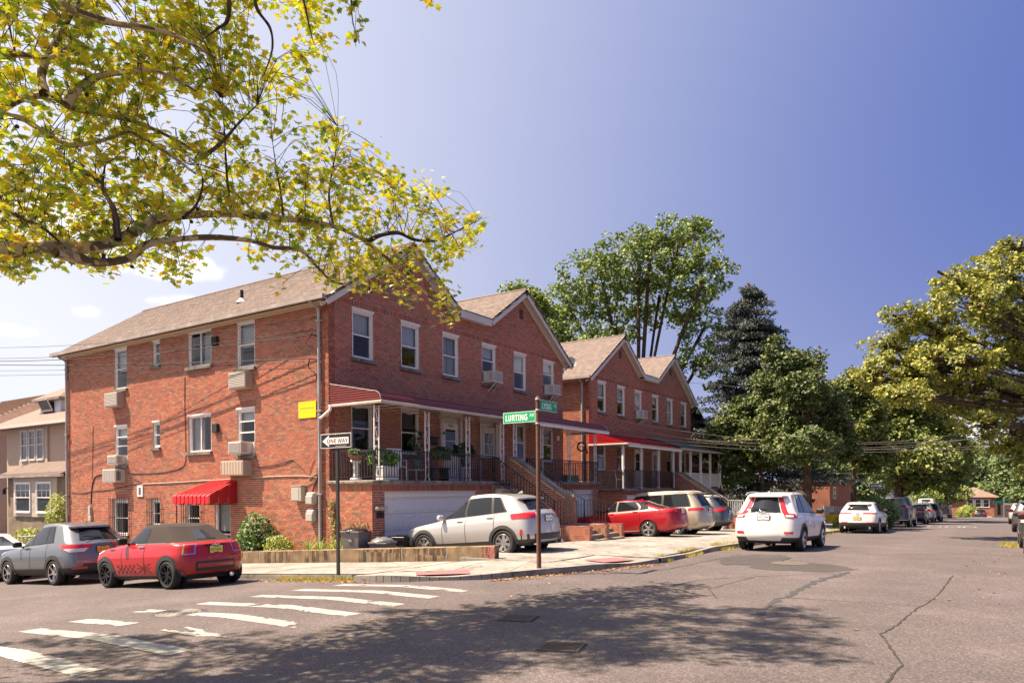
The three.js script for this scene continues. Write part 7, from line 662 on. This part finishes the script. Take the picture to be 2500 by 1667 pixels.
{ const p = at(2453, 1262, 118), t = thing('far_street_sign', 'distant green street sign on a grey post at the end of the street', 'street sign', [p.x, p.y - 1, p.z], -0.98); mb().rod([0, 0, 0], [0, 3.9, 0], 0.06).build('post', M.galv, t); mb().box(-0.9, 3.4, 0.05, 1.6, 0.4, 0.03).box(0.5, 3.75, 0.05, 0.9, 0.3, 0.03).build('name_board', M.green, t); }
makeCar(fs({ name: 'white_van', label: 'white delivery van with tall body parked behind the dark wine sedan', cat: 'van', L: 5.2, W: 1.95, H: 2.25, paint: paint(0.72, 0.72, 0.72, 0), hoodY: 1.15, tailY: 1.3, cowlY: 1.35, rtY: 2.15, rbX: -2.5, rbY: 1.45, rtX: -2.4, wsX: 0.9, cowlX: 1.6, wf: 1.6, wr: -1.5, pos: [74, yRoad(74, 10.2), 10.1], sideWins: [[0.6, 1.4, 0.6, 1.0]], wiper: 0, spoiler: 0, fin: 0, clad: 0, extra: ({ t, S }) => { const e = S(5.9, 0); plate('van_lettering', 0.9, 0.3, label2(0.9, 0.3, (g, w, h) => { g.fillStyle = '#d8d8da'; g.fillRect(0, 0, w, h); txt(g, 'MET', w / 2, h / 2, h, '#4a5a8a'); }, 128), t, [e.x - 0.06, 1.75, 0], -PI / 2); } }));

// ---------- trees ----------
const PX = 1.8816;                                               // limbs of the near plane tree were sketched on a plan at this scale
{
  const t = thing('plane_tree', 'overhanging plane tree with mottled limbs and yellow green leaves', 'tree', [0, 0, 0]), r = rng(2024), base = V(-13.9, -0.3, 7.1), fork = V(-13.7, 3.4, 7.3);
  const plan = [ // [depth at the first point, depth at the last, radius, radius, points...]
    [7.0, 13.2, 0.088, 0.016, [0, 1155], [250, 1140], [450, 1130], [560, 1090], [660, 1040], [750, 1000], [900, 985], [1100, 985], [1250, 1000], [1400, 1015], [1550, 1045], [1680, 1110], [1790, 1200], [1850, 1260], [1950, 1340], [2030, 1420]],
    [7.3, 11.6, 0.055, 0.012, [250, 1160], [350, 1185], [450, 1205], [590, 1185], [680, 1120], [850, 1095], [1000, 1090], [1150, 1105], [1250, 1135], [1380, 1150], [1450, 1220], [1520, 1290], [1600, 1310], [1700, 1350]],
    [11.7, 13.2, 0.04, 0.008, [1680, 1110], [1750, 1080], [1830, 1070], [1900, 1100], [2000, 1105], [2100, 1060], [2200, 1010]],
    [7.2, 9.2, 0.07, 0.014, [-60, 520], [0, 500], [100, 455], [200, 440], [310, 485], [440, 520], [620, 560], [800, 640], [930, 720]], [7.6, 8.6, 0.05, 0.012, [300, 480], [380, 390], [470, 345], [560, 330], [680, 320], [800, 360], [900, 420]], [6.9, 8, 0.06, 0.014, [-40, 225], [0, 240], [130, 255], [220, 265], [300, 225], [350, 170], [430, 90]], [7.4, 8.8, 0.055, 0.014, [-40, 540], [100, 545], [200, 610], [300, 665], [450, 650], [600, 610], [760, 700], [900, 800]],
    [7.6, 8.8, 0.05, 0.01, [220, 0], [400, 70], [520, 105], [680, 130], [800, 160], [960, 250], [1080, 330]], [8.2, 8.6, 0.03, 0.008, [1050, -60], [1045, 90], [1000, 130], [930, 180]], [10.2, 10.3, 0.022, 0.006, [1060, 975], [1040, 800], [1030, 620], [1020, 450]], [10.8, 10.9, 0.02, 0.005, [1300, 1005], [1290, 900], [1270, 780], [1250, 650]], [11.4, 11.6, 0.022, 0.005, [1530, 1040], [1510, 900], [1540, 700], [1550, 580]], [8.6, 9, 0.025, 0.006, [1160, -80], [1180, 40], [1240, 130], [1250, 220], [1210, 350]], [8.8, 9, 0.018, 0.005, [1380, -60], [1420, 120], [1440, 200]], [9, 9.1, 0.012, 0.004, [1610, -60], [1620, 100], [1650, 200]], [7.3, 7.4, 0.03, 0.01, [-20, 950], [100, 1000], [200, 1050], [270, 1110]], [7.4, 8.2, 0.05, 0.012, [200, 430], [190, 330], [250, 200], [330, 60], [400, -80]], [9.0, 10.2, 0.03, 0.008, [930, 720], [1010, 660], [1100, 560], [1180, 480]], [8.5, 9.3, 0.02, 0.006, [840, 1000], [900, 940], [930, 840], [910, 760]], [7.6, 7.8, 0.04, 0.01, [540, 1100], [520, 960], [470, 860], [480, 760]]];
  const nodes = []; // points of wood that twigs can spring from
  const taper = (b, pts, r0, r1, seg = 9) => { const c = new THREE.CatmullRomCurve3(pts), n = pts.length * 6, fr = c.computeFrenetFrames(n, false), P = []; for (let i = 0; i <= n; i++) { const u = i / n, p = c.getPointAt(u), rr = mix(r0, r1, u) * (1 + 0.1 * Math.sin(u * 31)); const ringp = []; for (let k = 0; k <= seg; k++) { const a = k / seg * 2 * PI, nn = fr.normals[i].clone().multiplyScalar(Math.cos(a)).addScaledVector(fr.binormals[i], Math.sin(a)); ringp.push([p.clone().addScaledVector(nn, rr), nn]); } P.push(ringp); if (i % 2 === 0) nodes.push(p); } for (let i = 0; i < n; i++) for (let k = 0; k < seg; k++) { const q = [P[i][k], P[i][k + 1], P[i + 1][k + 1], P[i + 1][k]]; for (const j of [0, 1, 2, 0, 2, 3]) { b.p.push(q[j][0].x, q[j][0].y, q[j][0].z); b.n.push(q[j][1].x, q[j][1].y, q[j][1].z); b.c.push(1, 1, 1); } } return b; };
  taper(mb(), [base, V(-13.85, 1.2, 7.15), V(-13.75, 2.4, 7.25), fork, V(-13.6, 5.2, 7.2), V(-13.5, 7.5, 7.0)], 0.42, 0.2, 14).build('trunk', M.planeBark, t); nodes.length = 0;
  plan.forEach((q, i) => { const pts = q.slice(4).map((p, k, a) => at(p[0] / PX, p[1] / PX, mix(q[0], q[1], k / (a.length - 1)))); if ([0, 3, 5, 6].includes(i)) pts.unshift(V(-13.6, 3.2 + [0, 1.5, 3.2, 1.0][[0, 3, 5, 6].indexOf(i)], 7.25)); taper(mb(), pts, q[2], q[3], i ? 7 : 12).build('limb', q[2] > 0.045 ? M.planeBark : M.bark, t); });
  // twig and leaf masses
  const poly = [[-60, -60], [800, -60], [790, 130], [735, 200], [700, 260], [690, 330], [700, 420], [745, 290], [830, 310], [900, 335], [950, 410], [1010, 430], [1090, 470], [1130, 500], [1190, 515], [1185, 560], [1140, 610], [1100, 690], [1115, 780], [1070, 790], [1010, 725], [950, 750], [860, 695], [780, 690], [720, 640], [560, 612], [490, 640], [470, 690], [420, 695], [405, 645], [300, 640], [250, 672], [220, 632], [100, 640], [0, 660], [-60, 660]];
  const inside = (x, y) => { let c = false; for (let i = 0, j = poly.length - 1; i < poly.length; j = i++) { const [xi, yi] = poly[i], [xj, yj] = poly[j]; if (yi > y !== yj > y && x < (xj - xi) * (y - yi) / (yj - yi) + xi) c = !c; } return c; };
  const outline = [[0, -0.5], [0.10, -0.42], [0.34, -0.46], [0.27, -0.22], [0.5, 0.02], [0.26, 0.04], [0.22, 0.2], [0.08, 0.2], [0, 0.55], [-0.08, 0.2], [-0.22, 0.2], [-0.26, 0.04], [-0.5, 0.02], [-0.27, -0.22], [-0.34, -0.46], [-0.10, -0.42]];
  const leaves = [], tw = mb(), cols = [[0.74, 0.68, 0.02], [0.66, 0.66, 0.02], [0.32, 0.40, 0.02], [0.78, 0.66, 0.025], [0.20, 0.28, 0.02], [0.72, 0.66, 0.02], [0.54, 0.60, 0.02], [0.62, 0.50, 0.03]];
  const clump = (c, nl, spread, reach = 1.6) => { // a sprig: twig from the nearest wood, leaves set along its forks
    let best = nodes[0], bd = 1e9; for (const n of nodes) { const d = n.distanceToSquared(c); if (d < bd) { bd = d; best = n; } } const mid = best.clone().lerp(c, 0.55).add(V((r() - 0.5) * 0.3, 0.1 + r() * 0.15, (r() - 0.5) * 0.3)); if (bd < reach) tw.tube([best, mid, c], 0.003 + r() * 0.003, 3, null, 5);
    for (let i = 0; i < nl; i++) { const p = c.clone().add(V((r() + r() - 1) * spread, (r() + r() - 1) * spread * 0.8, (r() + r() - 1) * spread)); if (r() < 0.12) tw.rod(c, p, 0.0035, 0.002, 3); leaves.push({ p, s: (0.066 + r() * 0.06) * (1 + 0.25 * clamp(c.clone().sub(CAM).dot(FWD) / 6 - 1.3)), a: r() * 6.28, q: new THREE.Quaternion().setFromEuler(new THREE.Euler((r() - 0.5) * 1.7, r() * 6.28, (r() - 0.5) * 1.7)), c: cols[Math.floor(r() * cols.length)].map(v => v * (0.82 + r() * 0.3)) }); }
  };
  let made = 0, guard = 0; while (made < 960 && guard++ < 14000) { const x = -80 + r() * 1290, y = -80 + r() * 890; if (!inside(x, y)) continue; const dn = fbm(x / 95 + 3, y / 95, 2, 3); if (dn < 0.385 || (x > 560 && x < 700 && y > 200 && y < 400 && r() < 0.45)) continue; const d = mix(7.3, 13.2, clamp(x / 1150)) + (r() - 0.5) * 1.9; clump(at(x, y, d), 8 + Math.floor(r() * 7), 0.27); made++; }
  for (const [x, y] of [[860, 20], [880, 60], [870, 95], [850, 10], [1055, 2]]) clump(at(x, y, 9), 7, 0.16); for (const [x, y] of [[440, 620], [420, 660], [445, 680], [640, 620], [690, 690], [1090, 760], [1100, 720], [1175, 535], [1150, 560], [60, 650], [255, 655]]) clump(at(x, y, mix(7.3, 13.2, clamp(x / 1150))), 8, 0.24);
  for (let i = 0; i < 520; i++) { const y = -1050 + r() * 960, x = -150 + r() * (y < -350 ? 800 : 980); if (fbm(x / 190 + 3, y / 190, 6, 3) < 0.44) continue; clump(at(x, y, 7.4 + r() * 3.4), 30, 0.29, 0.2); }
  for (let i = 0; i < 330; i++) { const x = -1000 + r() * 900, y = -900 + r() * 1450; if (fbm(x / 210 + 3, y / 210, 6, 2) < 0.47) continue; clump(at(x, y, 6.6 + r() * 2.6), 28, 0.29, 0.2); }
  const leafGeo = list => { const p = [], c = [], v = V(0, 0, 0); for (const l of list) { const pt = ([a, b]) => { v.set(a * l.s, -Math.abs(a) * l.s * 0.25 - b * b * l.s * 0.2, b * l.s).applyQuaternion(l.q).add(l.p); return [v.x, v.y, v.z]; }; const o = pt([0, -0.05]), q = outline.map(pt); for (let i = 0; i < q.length; i++) { p.push(...o, ...q[(i + 1) % q.length], ...q[i]); for (let k = 0; k < 3; k++) c.push(...l.c); } } const g = new THREE.BufferGeometry(); g.setAttribute('position', new THREE.Float32BufferAttribute(p, 3)); g.setAttribute('color', new THREE.Float32BufferAttribute(c, 3)); g.setAttribute('uv', new THREE.Float32BufferAttribute(new Float32Array(p.length / 3 * 2), 2)); g.computeVertexNormals(); return g; };
  tw.build('twigs', M.bark, t); const dir = l => { const w = l.p.clone().sub(CAM), f = w.dot(FWD), x = w.dot(RGT) / f; return x < -0.72 || w.y / f > 0.68 ? 1e3 + f : f; }; leaves.sort((a, b) => dir(a) - dir(b)); for (const l of leaves.slice(0, 300)) mesh('leaf', leafGeo([l]), M.leaf, t); stuff(mesh('foliage', leafGeo(leaves.slice(300)), M.leaf, t));
  const fr = mb(); for (let i = 0; i < 16; i++) { const n = nodes[Math.floor(r() * nodes.length)], y = 0.07 + r() * 0.08; fr.add(new THREE.IcosahedronGeometry(0.022, 1), new THREE.Matrix4().setPosition(n.x, n.y - y, n.z)).rod([n.x, n.y, n.z], [n.x, n.y - y, n.z], 0.002, 0.002, 3); } fr.build('seed_balls', M.bark, t);
}
function leafTree(o) {                                           // trunk, limbs into every lobe of the crown, leaves in clumps through its volume
  const b = o.base, r = rng(o.seed), t = thing(o.name || 'street_tree', o.label, 'tree', [b.x, b.y, b.z], 0, o.group), lob = o.lobes.map(([px, py, rx, ry, dd]) => { const D = o.D + (dd || 0), c = at(px, py, D).sub(b), k = D / F; return { c, rx: rx * k, ry: ry * k, v: rx * ry * rx }; }), tot = lob.reduce((s, l) => s + Math.pow(l.v, 0.72), 0);
  const w = mb(), top = V(o.lean || 0, o.trunk, 0), h0 = V(0, o.trunk * 0.45, 0); if (o.stems) for (let i = 0; i < o.stems; i++) { const a = i / o.stems * 6.28, q = lob[i % lob.length].c; w.tube([V(Math.cos(a) * 0.3, 0, Math.sin(a) * 0.3), V(q.x * 0.22, q.y * 0.4, q.z * 0.22), V(q.x * 0.6, q.y * 0.72, q.z * 0.6), q], o.r * (0.55 + r() * 0.3), 6); } else { w.rod([0, -0.4, 0], h0, o.r * 1.25, o.r, 10).rod(h0, top, o.r, o.r * 0.8, 10); }
  w.build('trunk', M.bark, t); const lm = mb(); for (const l of lob) { const s = o.stems ? l.c.clone().multiplyScalar(0.62) : top; if (!o.stems) lm.tube([s, s.clone().lerp(l.c, 0.5).add(V(0, -0.05 * l.c.length() * 0.4, 0)), l.c], o.r * (o.limbR || 0.42), 6); for (let i = 0; i < 9; i++) { const e = V(r() - 0.5, r() * 0.9 - 0.25, r() - 0.5).multiplyScalar(1.3), q = l.c.clone().add(V(e.x * l.rx, e.y * l.ry, e.z * l.rx)); lm.tube([l.c.clone().lerp(s, 0.3 * r()), l.c.clone().lerp(q, 0.5).add(V(0, 0.1 * l.ry, 0)), q], o.r * (0.08 + r() * 0.1), 4, null, 5); } } lm.build('limbs', M.bark, t);
  const clumps = []; for (const l of lob) { const n = Math.max(6, Math.round((o.clumps || 260) * Math.pow(l.v, 0.72) / tot)); for (let i = 0; i < n; i++) { let v; do { v = V(r() * 2 - 1, r() * 2 - 1, r() * 2 - 1); } while (v.lengthSq() > 1 || v.lengthSq() < 0.16); const k = 0.8 + 0.42 * fbm(v.x * 2 + o.seed, v.y * 2, v.z * 2, 2); clumps.push({ x: l.c.x + v.x * l.rx * k, y: l.c.y + v.y * l.ry * k, z: l.c.z + v.z * l.rx * k, n: v.clone().normalize(), s: o.clumpR * (0.6 + r() * 0.8) }); } }
  mesh('crown', leafCloud(o.n, o.seed + 1, r2 => { const c = clumps[Math.floor(r2() * clumps.length)], a = r2() * 6.28, u = r2() * 2 - 1, rad = c.s * Math.cbrt(r2()), q = Math.sqrt(1 - u * u); return { x: c.x + Math.cos(a) * q * rad, y: c.y + u * rad * 0.62, z: c.z + Math.sin(a) * q * rad, n: c.n }; }, o.leaf, o.cols, { wide: 0.42, out: 0.35, up: 0.5 }), M.leafFar, t); return t;
}
const oak = [[0.14, 0.22, 0.025], [0.085, 0.155, 0.02], [0.20, 0.28, 0.03], [0.27, 0.33, 0.035]], mapleC = [[0.06, 0.11, 0.013], [0.035, 0.07, 0.01], [0.11, 0.16, 0.018], [0.20, 0.235, 0.028]], mapleL = [[0.13, 0.19, 0.018], [0.21, 0.255, 0.026], [0.075, 0.125, 0.014], [0.30, 0.29, 0.035]], lind = [[0.31, 0.33, 0.04], [0.23, 0.27, 0.03], [0.40, 0.39, 0.045], [0.16, 0.20, 0.025], [0.44, 0.41, 0.05]], farC = [[0.12, 0.19, 0.04], [0.18, 0.24, 0.05], [0.09, 0.15, 0.035]];
const ground = (px, D, y) => { const p = at(px, 1195, D); p.y = y; return p; };
leafTree({ label: 'tall spreading tree with many stems behind the second duplex', name: 'tall_tree', base: ground(1560, 60, 0), D: 60, seed: 5, trunk: 6, r: 0.21, stems: 13, n: 24000, leaf: 0.27, clumps: 560, clumpR: 0.8, cols: oak, lobes: [[1470, 690, 110, 75], [1560, 640, 110, 65], [1655, 600, 95, 65, 1], [1720, 680, 75, 80, -2], [1610, 720, 130, 70, 2], [1385, 740, 85, 60, 1], [1420, 850, 100, 60, -2], [1720, 800, 75, 75, 2], [1330, 800, 60, 50], [1700, 900, 70, 55, -1], [1500, 790, 90, 50, 3], [1370, 900, 80, 50], [1590, 580, 60, 35], [1700, 560, 40, 40]] });
leafTree({ label: 'rounded green tree between the two duplex roofs', name: 'tall_tree', base: ground(1320, 50, 0), D: 50, seed: 6, trunk: 7, r: 0.3, n: 9000, leaf: 0.28, clumps: 160, clumpR: 0.8, cols: oak, lobes: [[1295, 760, 55, 50], [1340, 830, 70, 55], [1390, 870, 60, 45], [1275, 720, 32, 30]] });
{ // spruce
  const b = ground(1832, 54, -0.8), t = thing('spruce', 'dark blue green spruce with reddish cones at its tip, behind the maples', 'tree', [b.x, b.y, b.z]), r = rng(44), H = 17.8; mb().rod([0, 0, 0], [0, H * 0.97, 0], 0.32, 0.03, 8).build('trunk', M.bark, t); const br = mb(), tips = []; for (let y = 2.0; y < H - 0.8; y += 0.34) { const u = (H - y) / H, L = 0.5 + 7.6 * Math.pow(u, 0.85) * (0.65 + r() * 0.55), n = u < 0.18 ? 3 : 7; for (let i = 0; i < n; i++) { const a = r() * 6.28, l = L * (0.55 + r() * 0.55), e = V(Math.cos(a) * l, y - l * 0.16 + l * l * 0.012, Math.sin(a) * l); br.rod([0, y + 0.1, 0], e, 0.03, 0.01, 4); for (let k = 0.25; k <= 1.01; k += 0.13) tips.push({ p: V(0, y + 0.1, 0).lerp(e, k), u, w: 0.16 + 0.22 * Math.sin(k * 3), d: V(Math.cos(a), -0.15, Math.sin(a)) }); } } br.build('branches', M.bark, t);
  mesh('crown', leafCloud(46000, 45, q => { const c = tips[Math.floor(q() * tips.length)]; return { x: c.p.x + (q() - 0.5) * c.w * 3.4, y: c.p.y - q() * 0.34 + 0.08, z: c.p.z + (q() - 0.5) * c.w * 3.4, n: c.d }; }, 0.27, [[0.06, 0.09, 0.085], [0.045, 0.07, 0.06], [0.10, 0.13, 0.11], [0.035, 0.055, 0.045]], { wide: 0.22, out: 0.3, up: 0.4 }), M.leafFar, t); mesh('cones', leafCloud(220, 46, q => { const y = H - q() * q() * 4.5, l = (H - y) * 0.3; return { x: (q() - 0.5) * l * 2, y: y - 0.4, z: (q() - 0.5) * l * 2 }; }, 0.26, [[0.3, 0.12, 0.05], [0.4, 0.2, 0.07]], { wide: 0.3 }), M.leafFar, t);
}
leafTree({ label: 'dense dark green maple in front of the third house', base: ground(1972, 41, -0.9), D: 42, seed: 7, trunk: 4.4, r: 0.24, lean: 0, n: 30000, leaf: 0.19, clumps: 460, clumpR: 0.52, cols: mapleC, lobes: [[1915, 880, 34, 40], [1955, 890, 34, 34], [1900, 950, 55, 50, 2], [1975, 950, 52, 50, -2], [1930, 1020, 75, 45], [2020, 1000, 45, 50, 1], [1870, 1070, 62, 50, 3], [1960, 1085, 85, 45, -2], [2050, 1075, 50, 55, 2], [1895, 845, 16, 20], [1995, 880, 20, 26]] });
leafTree({ label: 'slim maple with bare lower stems between the spruce and the dense maple', base: ground(1862, 46, -0.9), D: 47, seed: 17, trunk: 3.4, r: 0.13, n: 13000, leaf: 0.22, clumps: 200, clumpR: 0.6, cols: mapleC, lobes: [[1800, 1060, 65, 50], [1850, 1110, 70, 40], [1760, 1100, 55, 45], [1830, 1010, 50, 40], [1790, 1160, 50, 28]] });
leafTree({ label: 'lighter green maple rising behind the dense dark maple', base: ground(2085, 56, -1.3), D: 56, seed: 8, trunk: 4, r: 0.22, n: 17000, leaf: 0.24, clumps: 280, clumpR: 0.62, cols: mapleL, lobes: [[2090, 935, 36, 34], [2050, 965, 40, 40], [2125, 975, 44, 44], [2090, 1040, 65, 48], [2130, 1110, 50, 40]] });
leafTree({ label: 'large forked street maple above the dark blue pickup', base: ground(2196, 66, -1.7), D: 66, seed: 9, trunk: 4.0, r: 0.42, n: 26000, leaf: 0.32, clumps: 380, clumpR: 0.95, cols: mapleL, lobes: [[2200, 990, 70, 48], [2275, 1035, 70, 45], [2320, 1085, 50, 50, 3], [2180, 1070, 85, 45], [2255, 1115, 80, 40, -3], [2140, 1030, 60, 45], [2330, 1150, 45, 35], [2230, 1170, 60, 25]] });
leafTree({ label: 'small bright green tree beside the black pickup', base: ground(2295, 82, -2.2), D: 82, seed: 10, trunk: 2.0, r: 0.13, n: 7000, leaf: 0.26, clumps: 120, clumpR: 0.6, cols: [[0.22, 0.30, 0.03], [0.3, 0.36, 0.04], [0.14, 0.2, 0.03]], lobes: [[2295, 1175, 40, 32], [2270, 1205, 38, 24], [2325, 1205, 38, 24]] });
leafTree({ label: 'golden green linden leaning over the street from the opposite kerb', name: 'linden_tree', base: V(24.5, -0.5, 23.5), D: 30, seed: 11, trunk: 4.6, r: 0.34, n: 52000, leaf: 0.14, clumps: 1000, clumpR: 0.36, limbR: 0.2, cols: lind, lobes: [[2450, 690, 105, 75], [2360, 750, 95, 65, -1], [2260, 815, 80, 42, 1], [2185, 885, 55, 30], [2470, 830, 125, 80, 1], [2330, 880, 110, 52, -1], [2430, 960, 110, 55], [2540, 980, 100, 90, 2], [2470, 1075, 60, 50, 1], [2600, 800, 140, 140, 1], [2480, 620, 50, 40], [2140, 905, 30, 20], [2250, 930, 70, 40], [2560, 1120, 70, 60], [2210, 775, 48, 32], [2160, 850, 45, 32, 1], [2125, 925, 36, 28], [2205, 965, 60, 34, -1], [2330, 690, 50, 32], [2320, 985, 70, 36, 1], [2390, 1040, 60, 40, -1], [2260, 890, 60, 36]] });
for (const [px, py, rx, ry, D, s, l] of [[2420, 1130, 90, 60, 175, 21, 'rounded tree far behind the brick ranch house'], [2500, 1110, 80, 75, 150, 22, 'broad far tree right of the brick ranch house'], [2350, 1110, 60, 50, 210, 23, 'distant tree straight above the end of the street'], [2540, 1170, 70, 60, 120, 24, 'bright shrubby tree at the far right kerb'], [2100, 1150, 90, 60, 110, 25, 'tree mass behind the forked street maple'], [1990, 1130, 80, 60, 100, 26, 'tree mass behind the dense dark maple'], [1760, 1080, 70, 80, 90, 27, 'tree in the gap behind the third house'], [2280, 1130, 90, 60, 130, 28, 'tree behind the small bright green tree'], [2440, 1195, 45, 22, 165, 29, 'hedge trees beside the far brick ranch house'], [2210, 1140, 80, 60, 100, 30, 'tree filling the row behind the blue pickup']]) leafTree({ label: l, name: 'far_tree', base: ground(px, D, -0.025 * D - 0.3), D, seed: s, trunk: 3, r: 0.3, n: 5500, leaf: D * 0.0044, clumps: 110, clumpR: D * 0.012, cols: farC, lobes: [[px, py, rx * 0.7, ry * 0.75], [px - rx * 0.5, py + ry * 0.3, rx * 0.5, ry * 0.6], [px + rx * 0.5, py + ry * 0.35, rx * 0.5, ry * 0.6], [px, py + ry * 0.7, rx * 0.8, ry * 0.4]] });
{ const p = ground(2135, 44, -1.0); shrub('conical bright green shrub between the white crossover and the blue pickup', p.x, p.y, p.z, 1.3, 1.1, 1.3, 4500, 0.16, [[0.2, 0.3, 0.03], [0.14, 0.22, 0.03]], 71); const q = ground(2075, 42, -1.0); shrub('yellow flowering shrub beside the white crossover', q.x, q.y, q.z, 1.3, 0.55, 0.9, 2600, 0.13, greens.lime, 72); const s = ground(1503, 29, -0.35); shrub('clipped green hedge behind the red sedan', 14.9, -0.4, 2.6, 0.5, 0.55, 0.9, 2400, 0.07, greens.bush, 73); shrub('low hedge in the yard beyond the dark grey SUV', 33, -0.9, 4.4, 1.2, 0.5, 0.8, 1500, 0.12, greens.bush, 74); const w = ground(2365, 140, -5.2); shrub('bushes below the windows of the far brick ranch house', w.x, w.y, w.z, 3, 1.7, 2, 2500, 0.35, greens.lime, 75); }

scene.traverse(o => { if (o.isMesh) { o.castShadow = true; o.receiveShadow = true; } });
renderer.render(scene, camera);
